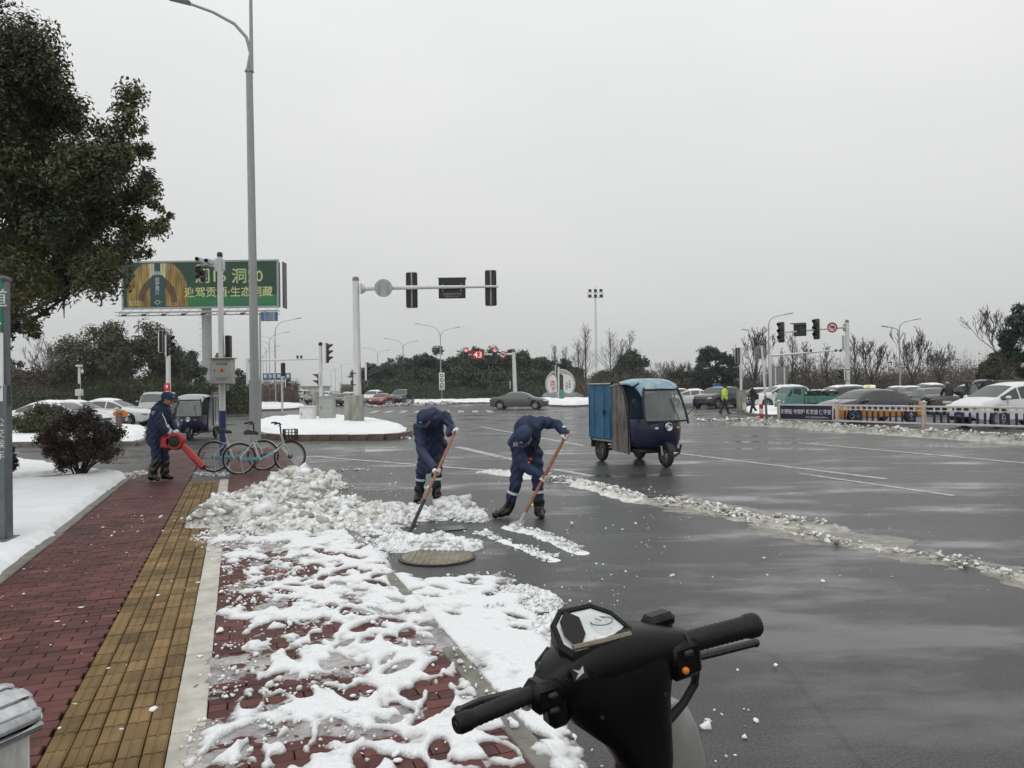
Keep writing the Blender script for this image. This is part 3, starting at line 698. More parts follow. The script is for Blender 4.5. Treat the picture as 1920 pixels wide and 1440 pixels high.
hfield('slush_track', pxy([(1190, 934), (1330, 936), (1540, 978), (1720, 1012), (1930, 1062), (1930, 1100), (1760, 1062), (1600, 1034), (1420, 1002), (1200, 948)]), .03, fT, 'slush_brown', 'brownish slush film churned along the wheel track to the fence side', 'slush')
# loose bits on the road, on the pavement and two stray lumps
g = np.random.default_rng(77); pts = []; sz = []
for (px0, px1, py0, py1, n) in ((900, 1300, 900, 1050, 70), (1060, 1180, 1070, 1140, 26), (1280, 1420, 1330, 1400, 7), (560, 760, 860, 930, 120), (1000, 1900, 960, 1110, 40), (1300, 1500, 1240, 1440, 10)):
    for i in range(n):
        q = P(g.uniform(px0, px1), g.uniform(py0, py1)); r_ = min(.035, .007 * (1 + g.pareto(2.2))); pts.append((q.x, q.y, r_ * .3)); sz.append(r_)
lumps('snow_bits', pts, sz, ['snow', 'snow_dirty'], 'loose bits of snow lying about the wet asphalt', 'snow', [.6, .4], 9, big=.03)
pts = []; sz = []
for i in range(120):
    s = 4 + 10 * g.random() ** 1.3; t = g.uniform(T0, TW); r_ = min(.03, .008 * (1 + g.pareto(2.5))); q = ST(s, t, SW + r_ * .2); pts.append(tuple(q)); sz.append(r_)
lumps('snow_bits', pts, sz, ['snow', 'snow_dirty'], 'small flakes of snow dropped on the red and yellow paving', 'snow', [.7, .3], 10, big=.03, flat=.35)
for (px, py, r_, lab) in ((1455, 1252, .024, 'fist-sized white snow lump alone on the asphalt beside the scooter lever'), (905, 962, .075, 'rounded dirty snow lump lying between the two shovelling workers'), (1072, 985, .05, 'grey snow lump on the road by the boot of the shovelling worker')):
    q = P(px, py); o = lumps('snow_lump', [(q.x, q.y, r_ * .6)], [r_], ['snow_dirty' if r_ > .03 else 'snow'], lab, 'snow lump', [1.], int(px), big=.0); del o['kind']

# lawn under snow beside the pavement, with bare soil under the bush
def wlawn(pts): return pxy(pts, .0)
lawn = [tuple(ST(s, t)[:2]) for s, t in ((6.2, T0 - .13), (17.2, T0 - .13), (18.3, -2.7), (20.5, -4.0), (23.2, -5.5), (24.5, -8), (24.5, -14), (8, -12), (5.6, -4))]
sheet('lawn_soil', lawn, .03, 'soil')
BU = P(150, 893); BUx, BUy = BU.x, BU.y
def fL(X, Y, sd):
    e = sstep(-.12, .12, sd + (fbm(X * 2.5, Y * 2.5, 4, 71) - .5) * .30)
    du = (X - BUx) * 1.0; dv = (Y - BUy)
    bare = np.exp(-((du + .15 - dv * .35) / .95) ** 2 - ((dv + .35) / .75) ** 2) + .5 * (fbm(X * 3, Y * 3, 4, 72) - .5)
    h = .11 * e * (1 - sstep(.42, .68, bare)) + .05 * (fbm(X * 1.4, Y * 1.4, 4, 73) - .45) + .012 * (fbm(X * 9, Y * 9, 3, 74) - .5)
    h = h * np.maximum(e, .02); return .03 + h - .012, (h > .004) & (sd > -.15)
hfield('snow_cover', lawn, .035, fL, 'snow', 'smooth white snow on the lawn bed round the dark red bush', 'snow')

# raised verges and islands with kerb stones and a snow cap
def verge(name, poly, kh, sh, slabel, seed, km='kerb_red', res=.09, near=None, inset=.22):
    b = MB(); b.prism(poly, (0, 0, -.02), (1, 0, 0), (0, 1, 0), kh + .01)
    o = tag(b.build(name, 'soil'), kind='structure')
    if near:
        n = len(poly)
        for i in range(n):
            a = Vector((*poly[i], 0)); c = Vector((*poly[(i + 1) % n], 0)); d = c - a; k = max(1, int(round(d.length / near))); rz = math.atan2(d.y, d.x)
            me = MB().box((0, 0, 0), (d.length / k - .012, .16, kh + .05), .015).mesh('kerb_stone'); me.materials.append(MATS[km])
            for j in range(k): link('kerb_stone', me, None, o, a + d * ((j + .5) / k) + Vector((0, 0, (kh + .05) / 2 - .03 + random.gauss(0, .004))), (0, 0, rz))
    if sh:
        def f(X, Y, sd):
            e = sstep(inset * .3, inset + .25, sd + (fbm(X * 2, Y * 2, 4, seed) - .5) * .4)
            n = fbm(X * .9, Y * .9, 4, seed + 1); m_ = fbm(X * 5, Y * 5, 3, seed + 2)
            h = e * (sh * (.55 + .9 * (n - .3)) + .05 * (m_ - .5)) - .02
            return kh + h, (h > -.015) & (e > .02)
        hfield('snow_cover', poly, res, f, 'snow', slabel, 'snow')
    return o
def smooth_poly(pts, it=2):
    for _ in range(it):
        q = []
        for i in range(len(pts)):
            a = pts[i]; c = pts[(i + 1) % len(pts)]; q += [(a[0] * .75 + c[0] * .25, a[1] * .75 + c[1] * .25), (a[0] * .25 + c[0] * .75, a[1] * .25 + c[1] * .75)]
        pts = q
    return pts
verge('traffic_island', smooth_poly(pxy([(470, 812), (500, 826), (640, 826), (770, 824), (768, 808), (720, 794), (650, 787), (540, 787), (470, 796)])), .19, .20, 'white snow cap on the signal island with the grey cabinets', 81, near=1.0, res=.07)
verge('side_island', pxy([(-60, 838), (258, 836), (275, 828), (278, 806), (200, 801), (-60, 801)]), .14, .17, 'white snow on the verge before the parked white cars', 82, 'kerb_stone', near=1.2, res=.07)
verge('far_island', smooth_poly(pxy([(440, 769), (500, 772), (570, 767), (572, 762), (520, 758), (440, 757)]), 1), .16, .30, 'snow on the island below the far pole cameras', 83, 'kerb_stone', near=1.5, res=.15)
verge('left_verge', [foot(405, 62).to_2d()[:], foot(440, 62).to_2d()[:], foot(475, 68).to_2d()[:], foot(482, 130).to_2d()[:], (-75, 130), (-90, 58), (-40, 56)], .15, .35, 'snow on the verge round the billboard column', 84, 'kerb_stone', near=3, res=.35)
verge('sign_island', smooth_poly(pxy([(1018, 762), (1100, 764), (1120, 756), (1100, 748), (1010, 748), (1005, 755)]), 1), .15, .5, 'snow on the island under the round monument', 85, 'kerb_stone', near=3, res=.25)
verge('back_verge', [foot(760, 92).to_2d()[:], foot(935, 88).to_2d()[:], foot(1015, 92).to_2d()[:], foot(1330, 96).to_2d()[:], foot(2300, 84).to_2d()[:], (160, 190), (-6, 190), foot(742, 120).to_2d()[:]], .15, .4, 'snow in front of the dark wood across the junction', 86, 'kerb_stone', near=3, res=.45)
verge('right_island', smooth_poly(pxy([(1395, 778), (1440, 783), (1475, 782), (1480, 768), (1440, 763), (1395, 765)]), 1), .14, .18, 'snow mound behind the traffic officer', 87, 'kerb_stone', near=1.5, res=.12)

# road markings: worn thermoplastic, each line its own sheet
def mark(pts, wid, z=.004, label='line'):
    for i in range(len(pts) - 1):
        a, c = P(*pts[i]), P(*pts[i + 1]); d = (c - a).normalized(); n = Vector((-d.y, d.x, 0)) * wid / 2
        b = MB(); b.add([a - n + Vector((0, 0, z)), c - n + Vector((0, 0, z)), c + n + Vector((0, 0, z)), a + n + Vector((0, 0, z))], [(0, 1, 2, 3)])
        tag(b.build('road_marking', 'line_white', fix=False), kind='structure')
mark([(590, 856), (1000, 889)], .16); mark([(1255, 848), (1660, 898)], .16); mark([(1505, 831), (1930, 869)], .16)
mark([(858, 838), (940, 857)], .26); mark([(945, 858), (1010, 871)], .26); mark([(1040, 880), (1110, 893)], .2)
mark([(900, 800), (1095, 836)], .15); mark([(1500, 888), (1790, 930)], .12); mark([(880, 812), (990, 815)], .12)
for k in range(9):
    p0 = foot(690 + 28 * k, 58 - k * .4); b = MB()
    b.add([(p0.x, p0.y, .004), (p0.x + .45, p0.y, .004), (p0.x + .1, p0.y + 5.0, .004), (p0.x - .35, p0.y + 5.0, .004)], [(0, 1, 2, 3)]); tag(b.build('road_marking', 'line_white', fix=False), kind='structure')
for k in range(6):
    a = foot(640 - k * 2, 95 + k * 22); b = MB(); b.add([(a.x, a.y, .004), (a.x + .18, a.y, .004), (a.x - 1.1, a.y + 7, .004), (a.x - 1.28, a.y + 7, .004)], [(0, 1, 2, 3)]); tag(b.build('road_marking', 'line_white', fix=False), kind='structure')

# manhole cover with its frame, and a scrap of netting
q = P(820, 1046); mh = empty('manhole_cover', (q.x, q.y, .0), 0, 'round rusty brown manhole cover ringed by snow', 'manhole cover')
b = MB(); b.lathe([(.40, .0), (.40, .016), (.375, .016), (.375, .008)], n=48); b.build('frame', 'black_plastic', mh)
b = MB(); b.lathe([(.37, .005), (.37, .02), (.362, .024), (.0, .026)], n=48); lid = b.build('lid', 'cover_iron', mh)
b = MB()
for i in range(-5, 6):
    l = math.sqrt(max(0, .34 ** 2 - (i * .06) ** 2))
    if l > .06: b.box((i * .06, 0, .027), (.018, l * 2, .006), .002); 
b.build('ribs', 'cover_iron', lid)
q = P(845, 992); b = MB(); b.box((0, 0, .01), (.34, .26, .012), .004); tag(b.build('mesh_scrap', 'net_teal', loc=(q.x, q.y, 0), rot=(0, 0, .3)), 'flat scrap of teal mesh on the wet road behind the shaft', 'mesh scrap')

# low far building across the end of the avenue, bridge-like
def far_block(px0, px1, pyt, D, lab, floors, m='hazebuild'):
    a, c = foot(px0, D), foot(px1, D); zt = at(px0, pyt, D).z; wdt = c.x - a.x; root = empty('far_building', ((a.x + c.x) / 2, D + 8, 0), 0, lab, 'building')
    MB().box((0, 0, zt / 2), (wdt, 16, zt)).build('wall', m, root); MB().box((0, 0, zt + .3), (wdt + 1, 17, .6)).build('roof', 'concrete', root)
    n = max(4, int(wdt / 5))
    for f_ in range(floors):
        for i in range(n): MB().box((-wdt / 2 + (i + .5) * wdt / n, -8.03, zt * (f_ + .55) / floors), (wdt / n * .5, .1, zt / floors * .5)).build('window', 'glass_mid', root)
far_block(566, 606, 726, 420, 'low pale building across the far end of the avenue', 2)
far_block(640, 672, 722, 520, 'grey block faint in the haze beyond the avenue', 3)
# ================================================================ vegetation
def leaves(centers, radii, n, size, g, asp=.45, shell=.75, flat=.5):
    c = np.asarray(centers, float); r_ = np.asarray(radii, float)
    if r_.ndim == 1: r_ = np.repeat(r_[:, None], 3, 1)
    wgt = (r_.prod(1)) ** (2 / 3); idx = g.choice(len(c), n, p=wgt / wgt.sum())
    d = g.normal(size=(n, 3)); d /= np.linalg.norm(d, axis=1)[:, None]
    rad = (shell + (1 - shell) * g.random(n)) * np.where(g.random(n) < .22, g.uniform(.2, 1.15, n), 1.)
    pos = c[idx] + d * r_[idx] * rad[:, None]
    nrm = d * .8 + g.normal(size=(n, 3)) * .7 + np.array([0, 0, flat]); nrm /= np.linalg.norm(nrm, axis=1)[:, None]
    u = np.cross(nrm, g.normal(size=(n, 3))); u /= np.linalg.norm(u, axis=1)[:, None]; v = np.cross(nrm, u)
    L_ = size * g.uniform(.6, 1.3, n)[:, None]; W_ = L_ * asp
    fold = nrm * L_ * .12
    V = np.stack([pos - u * L_ * .5, pos + v * W_ * .5 + fold, pos + u * L_ * .5, pos - v * W_ * .5 + fold], 1).reshape(-1, 3)
    return V, np.arange(n * 4).reshape(n, 4)
def crown_clumps(c, rad, n, cr, g, hollow=.45, low=-.6):
    d = g.normal(size=(n * 3, 3)); d /= np.linalg.norm(d, axis=1)[:, None]; d = d[d[:, 2] > low][:n]
    k = g.uniform(hollow, 1., len(d)) ** .6; pos = np.asarray(c) + d * np.asarray(rad) * k[:, None]
    return pos, cr * g.uniform(.6, 1.35, len(d))
def grow(mb, p, d, L_, r_, lev, g, spread, up, tips, nk=(2, 4), n=5, minr=.004, wob=.12):
    d = Vector(d).normalized(); pts = [Vector(p)]; rs = [r_]; seg = 3 if lev > 0 else 2
    for i in range(seg):
        d = (d + Vector(g.normal(0, wob, 3)) + Vector((0, 0, up * .12))).normalized(); pts.append(pts[-1] + d * (L_ / seg)); rs.append(max(minr, r_ * (1 - .42 * (i + 1) / seg)))
    mb.tube(pts, rs, n if lev > 1 else (4 if lev == 1 else 3), cap=False); tips.append((pts[-1].copy(), lev))
    if lev <= 0: return
    for k in range(int(g.integers(nk[0], nk[1] + 1))):
        q = pts[1 + int(g.integers(0, seg))] if k else pts[-1]; _, u, w_ = frame(d); a = g.uniform(0, 6.283); sp = spread * g.uniform(.55, 1.25)
        nd = d * math.cos(sp) + (u * math.cos(a) + w_ * math.sin(a)) * math.sin(sp) + Vector((0, 0, up * .2))
        grow(mb, q, nd, L_ * g.uniform(.58, .82), rs[-1] * g.uniform(.6, .85), lev - 1, g, spread, up, tips, nk, n, minr, wob)

# the big camphor tree that hangs in from the left; its trunk stands beyond the lawn
g = np.random.default_rng(21)
TD = 13.5
tr = empty('camphor_tree', foot(-150, TD), 0, 'tall dark evergreen tree overhanging the lawn beside the bus sign', 'tree'); o3 = Vector(tr.location)
cl = []; 
for (px, py, r_, n) in ((40, 95, 55, 6), (95, 150, 50, 5), (5, 205, 95, 6), (130, 250, 90, 6), (200, 230, 70, 5), (240, 290, 45, 4), (60, 330, 130, 6), (180, 350, 90, 6), (250, 370, 55, 5), (285, 410, 32, 4), (120, 420, 90, 5), (220, 430, 60, 5), (50, 480, 90, 6), (150, 485, 60, 10), (205, 478, 45, 9), (235, 455, 40, 6), (40, 560, 60, 5), (20, 620, 45, 5), (95, 525, 40, 3), (-95, 150, 115, 8), (-90, 350, 180, 8), (-60, 560, 110, 6), (-110, -40, 70, 5), (-160, -120, 150, 6), (270, 420, 42, 5), (298, 402, 22, 4), (262, 330, 45, 5), (268, 262, 26, 3), (232, 215, 30, 3), (20, 640, 18, 2), (265, 460, 30, 3), (-200, 220, 180, 6), (20, 520, 70, 8), (80, 470, 70, 8), (130, 440, 60, 6), (60, 590, 40, 5), (10, 420, 90, 8)):
    for i in range(n):
        D = TD + g.normal(0, 1.0); a = g.uniform(0, 6.283); k = g.random() ** .5
        q = at(px + r_ * k * math.cos(a), py + r_ * k * math.sin(a), D); cl.append((q - o3, r_ / FPX * TD * g.uniform(.28, .55)))
for i in range(95):
    yy_ = g.uniform(60, 540); q = at(g.uniform(-220, min(215, 55 + (yy_ - 60) * .6)), yy_, TD + g.normal(0, 1.2)); cl.append((q - o3, g.uniform(.35, .6)))
cc = np.array([c[0][:] for c in cl]); rr = np.array([c[1] for c in cl])
V, F = leaves(cc, rr * np.ones((1,)), 210000, .092, g, .42, .30, .4); link('crown', mesh_np('crown', V, F, False), 'leaf_camphor', tr)
b = MB(); b.tube([(0, 0, -.1), (.05, .1, 1.2), (.1, 0, 2.6), (.2, .1, 4.5), (.3, 0, 6.5), (.35, 0, 8.5)], [.34, .27, .25, .21, .15, .06], 10); b.build('trunk', 'bark', tr)
for i, ci in enumerate(g.choice(len(cc), 16, replace=False)):
    e = Vector(cc[ci]); z0 = min(7, max(2.0, e.z - 1.0 - .25 * e.xy.length)); s0 = Vector((.2, 0, z0)); m_ = s0.lerp(e, .5) + Vector((0, 0, -.25))
    mb_ = MB(); mb_.tube([s0, m_, e], [.06, .035, .010], 6)
    for k in range(3):
        q = m_.lerp(e, g.uniform(0, .8)); mb_.tube([q, q + Vector(g.normal(0, .35, 3))], [.022, .008], 4)
    mb_.build('limb', 'bark', tr, fix=False)

def leafy(name, label, D, px, pyt, wpx, m, seed, group=None, nl=7000, ls=.3, nclump=46, clump=.22, trunk=.16, bottom=.12, hollow=.45, asp=.55, cat='tree', lowk=-1.):
    g = np.random.default_rng(seed); base = foot(px, D); zt = at(px, pyt, D).z; wd = wpx / FPX * D; t_ = empty(name, base, 0, label, cat, group)
    zc = zt * (1 + bottom) / 2; rz = zt * (1 - bottom) / 2; pos, r_ = crown_clumps((0, 0, zc), (wd / 2 * .82, wd / 2 * .82, rz * .86), nclump, wd * clump / 1.7, g, hollow, lowk)
    V, F = leaves(pos, np.stack([r_, r_, r_ * .8], 1), nl, ls, g, asp, .4, .6); link('crown', mesh_np('crown', V, F, False), m, t_)
    mb_ = MB(); mb_.tube([(0, 0, -.1), (.05, 0, zt * .35), (0, .1, zt * .75)], [zt * trunk * .16, zt * trunk * .11, zt * trunk * .03], 8)
    for i in range(9):
        e = Vector(pos[i]); s0 = Vector((0, 0, min(zt * .6, max(zt * .15, e.z * .55)))); mb_.tube([s0, s0.lerp(e, .5) + Vector((0, 0, -.1 * zt * .1)), e], [zt * .012, zt * .008, zt * .003], 5)
    mb_.build('trunk', 'bark', t_, fix=False); return t_
# left of the junction
leafy('evergreen_tree', 'broad rounded olive green tree behind the parked white cars', 66, 235, 594, 262, 'leaf_olive', 31, nl=36000, ls=.25, nclump=130, clump=.15, bottom=-.04, hollow=.3)
leafy('evergreen_tree', 'smaller dark tree between the round tree and the billboard column', 74, 345, 652, 90, 'leaf_dark', 32, nl=9000, bottom=.02)
leafy('evergreen_tree', 'dark tree behind the billboard column', 84, 410, 655, 70, 'leaf_dark', 33, nl=8000, bottom=.02)
leafy('evergreen_tree', 'low brownish tree behind the bus sign', 70, 90, 690, 170, 'leaf_brown', 34, nl=12000, ls=.26, nclump=60, bottom=.02)
leafy('evergreen_tree', 'dull olive thicket tree between brown tree and round tree', 76, 140, 672, 130, 'leaf_olive', 35, nl=10000, bottom=.02)
leafy('evergreen_tree', 'tall reddish tree right behind the bus sign top', 78, 18, 655, 90, 'leaf_brown', 36, nl=7000, bottom=.02)
leafy('evergreen_tree', 'olive tree behind the camera pole cabinet', 96, 450, 690, 70, 'leaf_olive', 37, nl=6000, bottom=.02)
leafy('roadside_bush', 'round clipped bush partly hiding the nearest white car', 30, 78, 757, 118, 'leaf_olive', 38, nl=9000, ls=.09, nclump=60, bottom=.0, cat='bush')
# the wood across the junction
wood = [(700, 684, 80, 150, 'leaf_dark'), (742, 672, 90, 140, 'leaf_pine'), (790, 664, 80, 128, 'leaf_pine'), (820, 655, 90, 118, 'leaf_pine'), (858, 668, 90, 122, 'leaf_dark'), (905, 645, 110, 114, 'leaf_dark'), (950, 652, 90, 118, 'leaf_pine'), (985, 656, 90, 114, 'leaf_dark'), (1030, 668, 90, 118, 'leaf_pine'), (1058, 682, 80, 112, 'leaf_dark'), (880, 690, 130, 108, 'leaf_dark'), (970, 695, 130, 106, 'leaf_dark'), (780, 700, 110, 112, 'leaf_dark')]
for i, (px, pyt, wpx, D, m_) in enumerate(wood):
    pine = m_ == 'leaf_pine'
    leafy('wood_tree', 'dark blue-green pine in the wood behind the red countdown signal' if pine else 'dark evergreen in the wood behind the red countdown signal', D, px, pyt - 6, wpx * 1.3, m_, 60 + i, 'pines of the wood across the junction' if pine else 'broadleaf evergreens of the wood across the junction', nl=15000, ls=.40, nclump=80, clump=.16, bottom=-.02, hollow=.15)
leafy('evergreen_tree', 'rounded dark tree behind the blue cargo tricycle', 104, 1183, 658, 96, 'leaf_dark', 91, nl=10000, ls=.36, bottom=.02)
leafy('evergreen_tree', 'tall cloudy dark tree behind the traffic officer', 92, 1344, 642, 96, 'leaf_pine', 92, nl=13000, ls=.32, nclump=60, bottom=.02)
leafy('evergreen_tree', 'low dark tree right of the cloudy dark tree', 98, 1275, 690, 80, 'leaf_dark', 93, nl=7000, ls=.32, bottom=.02)
leafy('evergreen_tree', 'tall black-green conifer at the end of the road fence', 46, 1960, 535, 170, 'leaf_pine', 94, nl=24000, ls=.22, nclump=110, clump=.14, bottom=.18)
leafy('evergreen_tree', 'grey-green tree behind the bare tree above the white family car', 84, 1870, 655, 80, 'leaf_olive', 95, nl=7000, ls=.32, bottom=.02)
leafy('evergreen_tree', 'yellowish leafy tree behind the floodlight mast', 108, 1140, 690, 80, 'leaf_olive', 96, nl=6000, ls=.34, bottom=.02)
# bare trees
def bare(label, px, pyt, D, seed, kind, group=None):
    g = np.random.default_rng(seed); base = foot(px, D); h = at(px, pyt, D).z; t_ = empty('bare_tree', base, g.uniform(0, 6), label, 'tree', group); tips = []
    tb = MB(); cb = MB()
    if kind == 'tall':
        tb.tube([(0, 0, -.1), (0, 0, h * .4), (.05, 0, h * .8), (0, 0, h)], [h * .011, h * .009, h * .005, .012], 6)
        for i in range(44):
            z = h * (.22 + .76 * i / 44); a = g.uniform(0, 6.283); l = (h - z) * .22 + h * .05
            grow(cb, (0, 0, z), (math.cos(a), math.sin(a), 1.1), l * g.uniform(.6, 1.1), .028, 2, g, .5, 1.0, tips, (2, 3), 4, .014)
    else:
        tb.tube([(0, 0, -.1), (.04, 0, h * .16), (0, .05, h * .34)], [h * .022, h * .018, h * .014], 8)
        for i in range(6):
            a = i * 1.05 + g.uniform(-.3, .3); z = h * g.uniform(.2, .34)
            grow(cb, (0, 0, z), (math.cos(a) * .75, math.sin(a) * .75, 1.2), h * .24, h * .010, 5, g, .52, .9, tips, (2, 3), 5, .017)
    tb.build('trunk', 'bark_grey', t_, fix=False); cb.build('crown', 'bark_grey', t_, fix=False)
for i, (px, pyt, D) in enumerate([(1099, 612, 112), (1085, 645, 118), (1145, 624, 116), (1165, 640, 120), (1182, 626, 114), (1040, 650, 122), (1060, 655, 124)]):
    bare('tall thin leafless tree rising by the floodlight mast', px, pyt, D, 110 + i, 'tall', 'thin leafless trees by the floodlight mast')
for i, (px, pyt, D) in enumerate([(1487, 626, 88), (1512, 645, 92), (1550, 650, 94), (1604, 632, 90), (1465, 660, 96)]):
    bare('straight leafless tree behind the right hand signal mast', px, pyt, D, 120 + i, 'tall', 'straight leafless trees behind the right signal mast')
bare('spreading leafless tree beside the back of the round sign', 1415, 614, 78, 131, 'wide')
bare('spreading leafless tree left of the double lamp on the right road', 1636, 626, 84, 132, 'wide')
bare('wide crowned leafless tree right of the double lamp', 1712, 612, 80, 133, 'wide')
bare('leafless tree with brownish crown behind the black saloon', 1762, 638, 84, 134, 'wide')
bare('tall leafless tree above the white family car', 1886, 566, 62, 135, 'wide')
bare('leafless tree behind the bus sign and brown tree', 90, 628, 92, 136, 'wide')
bare('leafless tree between the bus sign and the round tree', 115, 634, 88, 137, 'wide')
bare('young leafless tree left of the rounded dark tree', 1250, 672, 108, 138, 'wide')
bare('leafless tree with pale twigs behind the blue tricycle', 1285, 676, 110, 139, 'wide')
# brown thicket at the foot of the trees
def thicket(name, x0, x1, D0, D1, h, n, label, seed, m=('twig', 'leaf_brown')):
    g = np.random.default_rng(seed); D = g.uniform(D0, D1, n); px = g.uniform(x0, x1, n); X = np.array([foot(a, d).x for a, d in zip(px, D)])
    H = h * (.55 + .8 * fbm(X * .25, D * .1, 3, seed)); c = np.stack([X, D, H * g.random(n) ** .8], 1)
    V1_, F1_ = leaves(c, np.full(n, .35), n, .34, g, .5)
    k = n // 2; q = c[:k]; a = np.stack([q[:, 0], q[:, 1], np.zeros(k)], 1); e = q + np.stack([g.normal(0, .5, k), g.normal(0, .5, k), H[:k] * .3], 1); w_ = np.tile([[.016, 0, 0]], (k, 1))
    V2_ = np.stack([a - w_, a + w_, e + w_ * .4, e - w_ * .4], 1).reshape(-1, 3); F2_ = np.arange(k * 4).reshape(k, 4) + len(V1_)
    mi = np.concatenate([np.ones(len(F1_), int), np.zeros(k, int)])
    tag(link(name, mesh_np(name, np.concatenate([V1_, V2_]), np.concatenate([F1_, F2_]), False, mi), list(m)), label, 'thicket', kind='stuff')
thicket('thicket', 1080, 1960, 94, 112, 3.3, 15000, 'grey-brown leafless thicket behind the waiting cars on the right', 151, ('twig', 'twig'))
thicket('thicket', 1380, 1960, 96, 118, 5.0, 3200, 'tall thin twiggy wood edge on the far right', 157, ('twig', 'twig'))
thicket('thicket', 1080, 1960, 90, 96, 2.2, 6000, 'low brown undergrowth along the far right verge', 152)
thicket('thicket', 690, 1080, 98, 106, 2.4, 6000, 'dark undergrowth under the wood across the junction', 153, ('leaf_dark', 'leaf_dark'))
thicket('thicket', 10, 470, 60, 66, 2.2, 9000, 'dark undergrowth behind the parked white cars', 154, ('leaf_olive', 'leaf_dark'))
thicket('thicket', 480, 560, 95, 170, 3.2, 2500, 'bare scrub along the left of the far avenue', 155)
thicket('thicket', 640, 700, 150, 260, 3.0, 2500, 'bare scrub along the right of the far avenue', 156)
# bushes on the lawn
def bush(label, px, py, wpx, hpx, seed, n=9000, ls=.055, m='leaf_red'):
    q = P(px, py, .03); D = q.y; wd = wpx / FPX * D; h = hpx / FPX * D; g = np.random.default_rng(seed); t_ = empty('lawn_bush', q, 0, label, 'bush')
    pos, r_ = crown_clumps((0, 0, h * .54), (wd * .45, wd * .42, h * .44), 130, wd * .085, g, .2, -.9)
    V, F = leaves(pos, r_, n, ls, g, .5, .35, .5); link('foliage', mesh_np('foliage', V, F, False), m, t_)
    mb_ = MB()
    for e in pos[:40]:
        e = Vector(e); s0 = Vector(g.normal(0, .05, 3)); s0.z = 0; mb_.tube([s0, s0.lerp(e, .5) + Vector((0, 0, .05)), e], [.016, .011, .005], 4)
    mb_.build('stems', 'bark', t_, fix=False)
bush('round dark red-leaved bush on bare soil in the snowy lawn', 152, 893, 158, 128, 161, 26000)
bush('dark red-leaved bush half hidden behind the bus sign', 8, 905, 50, 80, 162, 4000)

# ================================================================ poles, signals, signs
def pole_bands(b, r_, zs):
    for z in zs: b.lathe([(r_ + .001, z - .02), (r_ + .006, z - .02), (r_ + .006, z + .02), (r_ + .001, z + .02)], n=14)
def signal_head(parent, c, n=3, size=.36, face=(0, -1, 0), lit=None, back=False, arrow=False, name='signal_head'):
    # a box of n lamps; face = direction the lamps look; built in world-aligned local axes
    f = Vector(face).normalized(); sd_ = f.cross(Vector((0, 0, 1))).normalized(); M = Matrix((sd_, f, Vector((0, 0, 1)))).transposed()
    W_ = size; H_ = size * 1.02 * n + .06; b = MB(); b.box((0, 0, 0), (W_, .14, H_), .04); h = b.build(name, 'black_plastic', parent); h.matrix_local = Matrix.Translation(Vector(c)) @ M.to_4x4()
    b = MB()
    b.box((0, -.078, 0), (W_ * .12, .02, H_ * .98)); b.build('back_rail', 'galv', h)
    b = MB()
    for s_ in (-1, 1): b.box((s_ * (W_ / 2 + .008), -.02, 0), (.014, .1, H_ * .96), .005)
    for s_ in (-1, 1): b.box((0, -.02, s_ * (H_ / 2 + .008)), (W_ * .92, .1, .014), .005)
    b.build('rim', 'fence_white', h)
    for i in range(n):
        z = (n / 2 - .5 - i) * size * 1.02; on = lit is not None and i == lit[0]; b = MB(); b.lathe([(size * .41, .071), (size * .40, .085), (0, .095)], (0, 0, z), (0, 1, 0), 20)
        l_ = b.build('lens', lit[1] if on else 'glass_dark', h)
        if on and arrow:
            a = size * .3; mb_ = MB()
            mb_.prism([(-a, 0), (0, a * .8), (0, a * .3), (a, a * .3), (a, -a * .3), (0, -a * .3), (0, -a * .8)], (0, .10, z), (-1, 0, 0), (0, 0, 1), .004); mb_.build('arrow', 'led_white', l_)
        b = MB(); r_ = size * .45; pr = []
        for k in range(15):
            a = math.pi * (-.12 + 1.24 * k / 14); x = r_ * math.cos(a); zz = r_ * math.sin(a); ln = .05 + .26 * size / .36 * max(0, math.sin(a)) ** .6
            pr.append([(x, .07, z + zz), (x, .07 + ln, z + zz), (x * .96, .07 + ln, z + zz * .96), (x * .96, .07, z + zz * .96)])
        b.loft(pr, True, True); b.build('visor', 'black_plastic', h)
    return h
def lamp_post(label, px, pyt, D, side, arm, group=None, low=None, r_=.10, m='steel_grey', rz=0.):
    base = foot(px, D); h = at(px, pyt, D).z; t_ = empty('street_lamp', base, rz, label, 'street lamp', group)
    b = MB(); b.tube([(0, 0, -.05), (0, 0, h * .87)], [r_, r_ * .6], 8); b.box((0, 0, .05), (.4, .4, .1), .02); b.build('pole', m, t_)
    def armf(z0, ln, s_, nm='arm'):
        pts = [(0, 0, z0), (s_ * ln * .04, 0, z0 + ln * .26), (s_ * ln * .17, 0, z0 + ln * .44), (s_ * ln * .4, 0, z0 + ln * .56), (s_ * ln, 0, z0 + ln * .68)]
        a_ = MB().tube(pts, [r_ * .6, r_ * .5, r_ * .45, r_ * .4, r_ * .35], 6).build(nm, m, t_)
        e = Vector(pts[-1]); MB().box(e + Vector((s_ * .3, 0, .06)), (.75, .26, .09), .03, (0, -s_ * .16, 0)).build('lamp_head', 'steel_grey', a_)
    z1 = h * .87; ln = (h - z1) / .68; armf(z1, max(arm, ln), side)
    if low: armf(h * low, arm * .75, -side)
    return t_

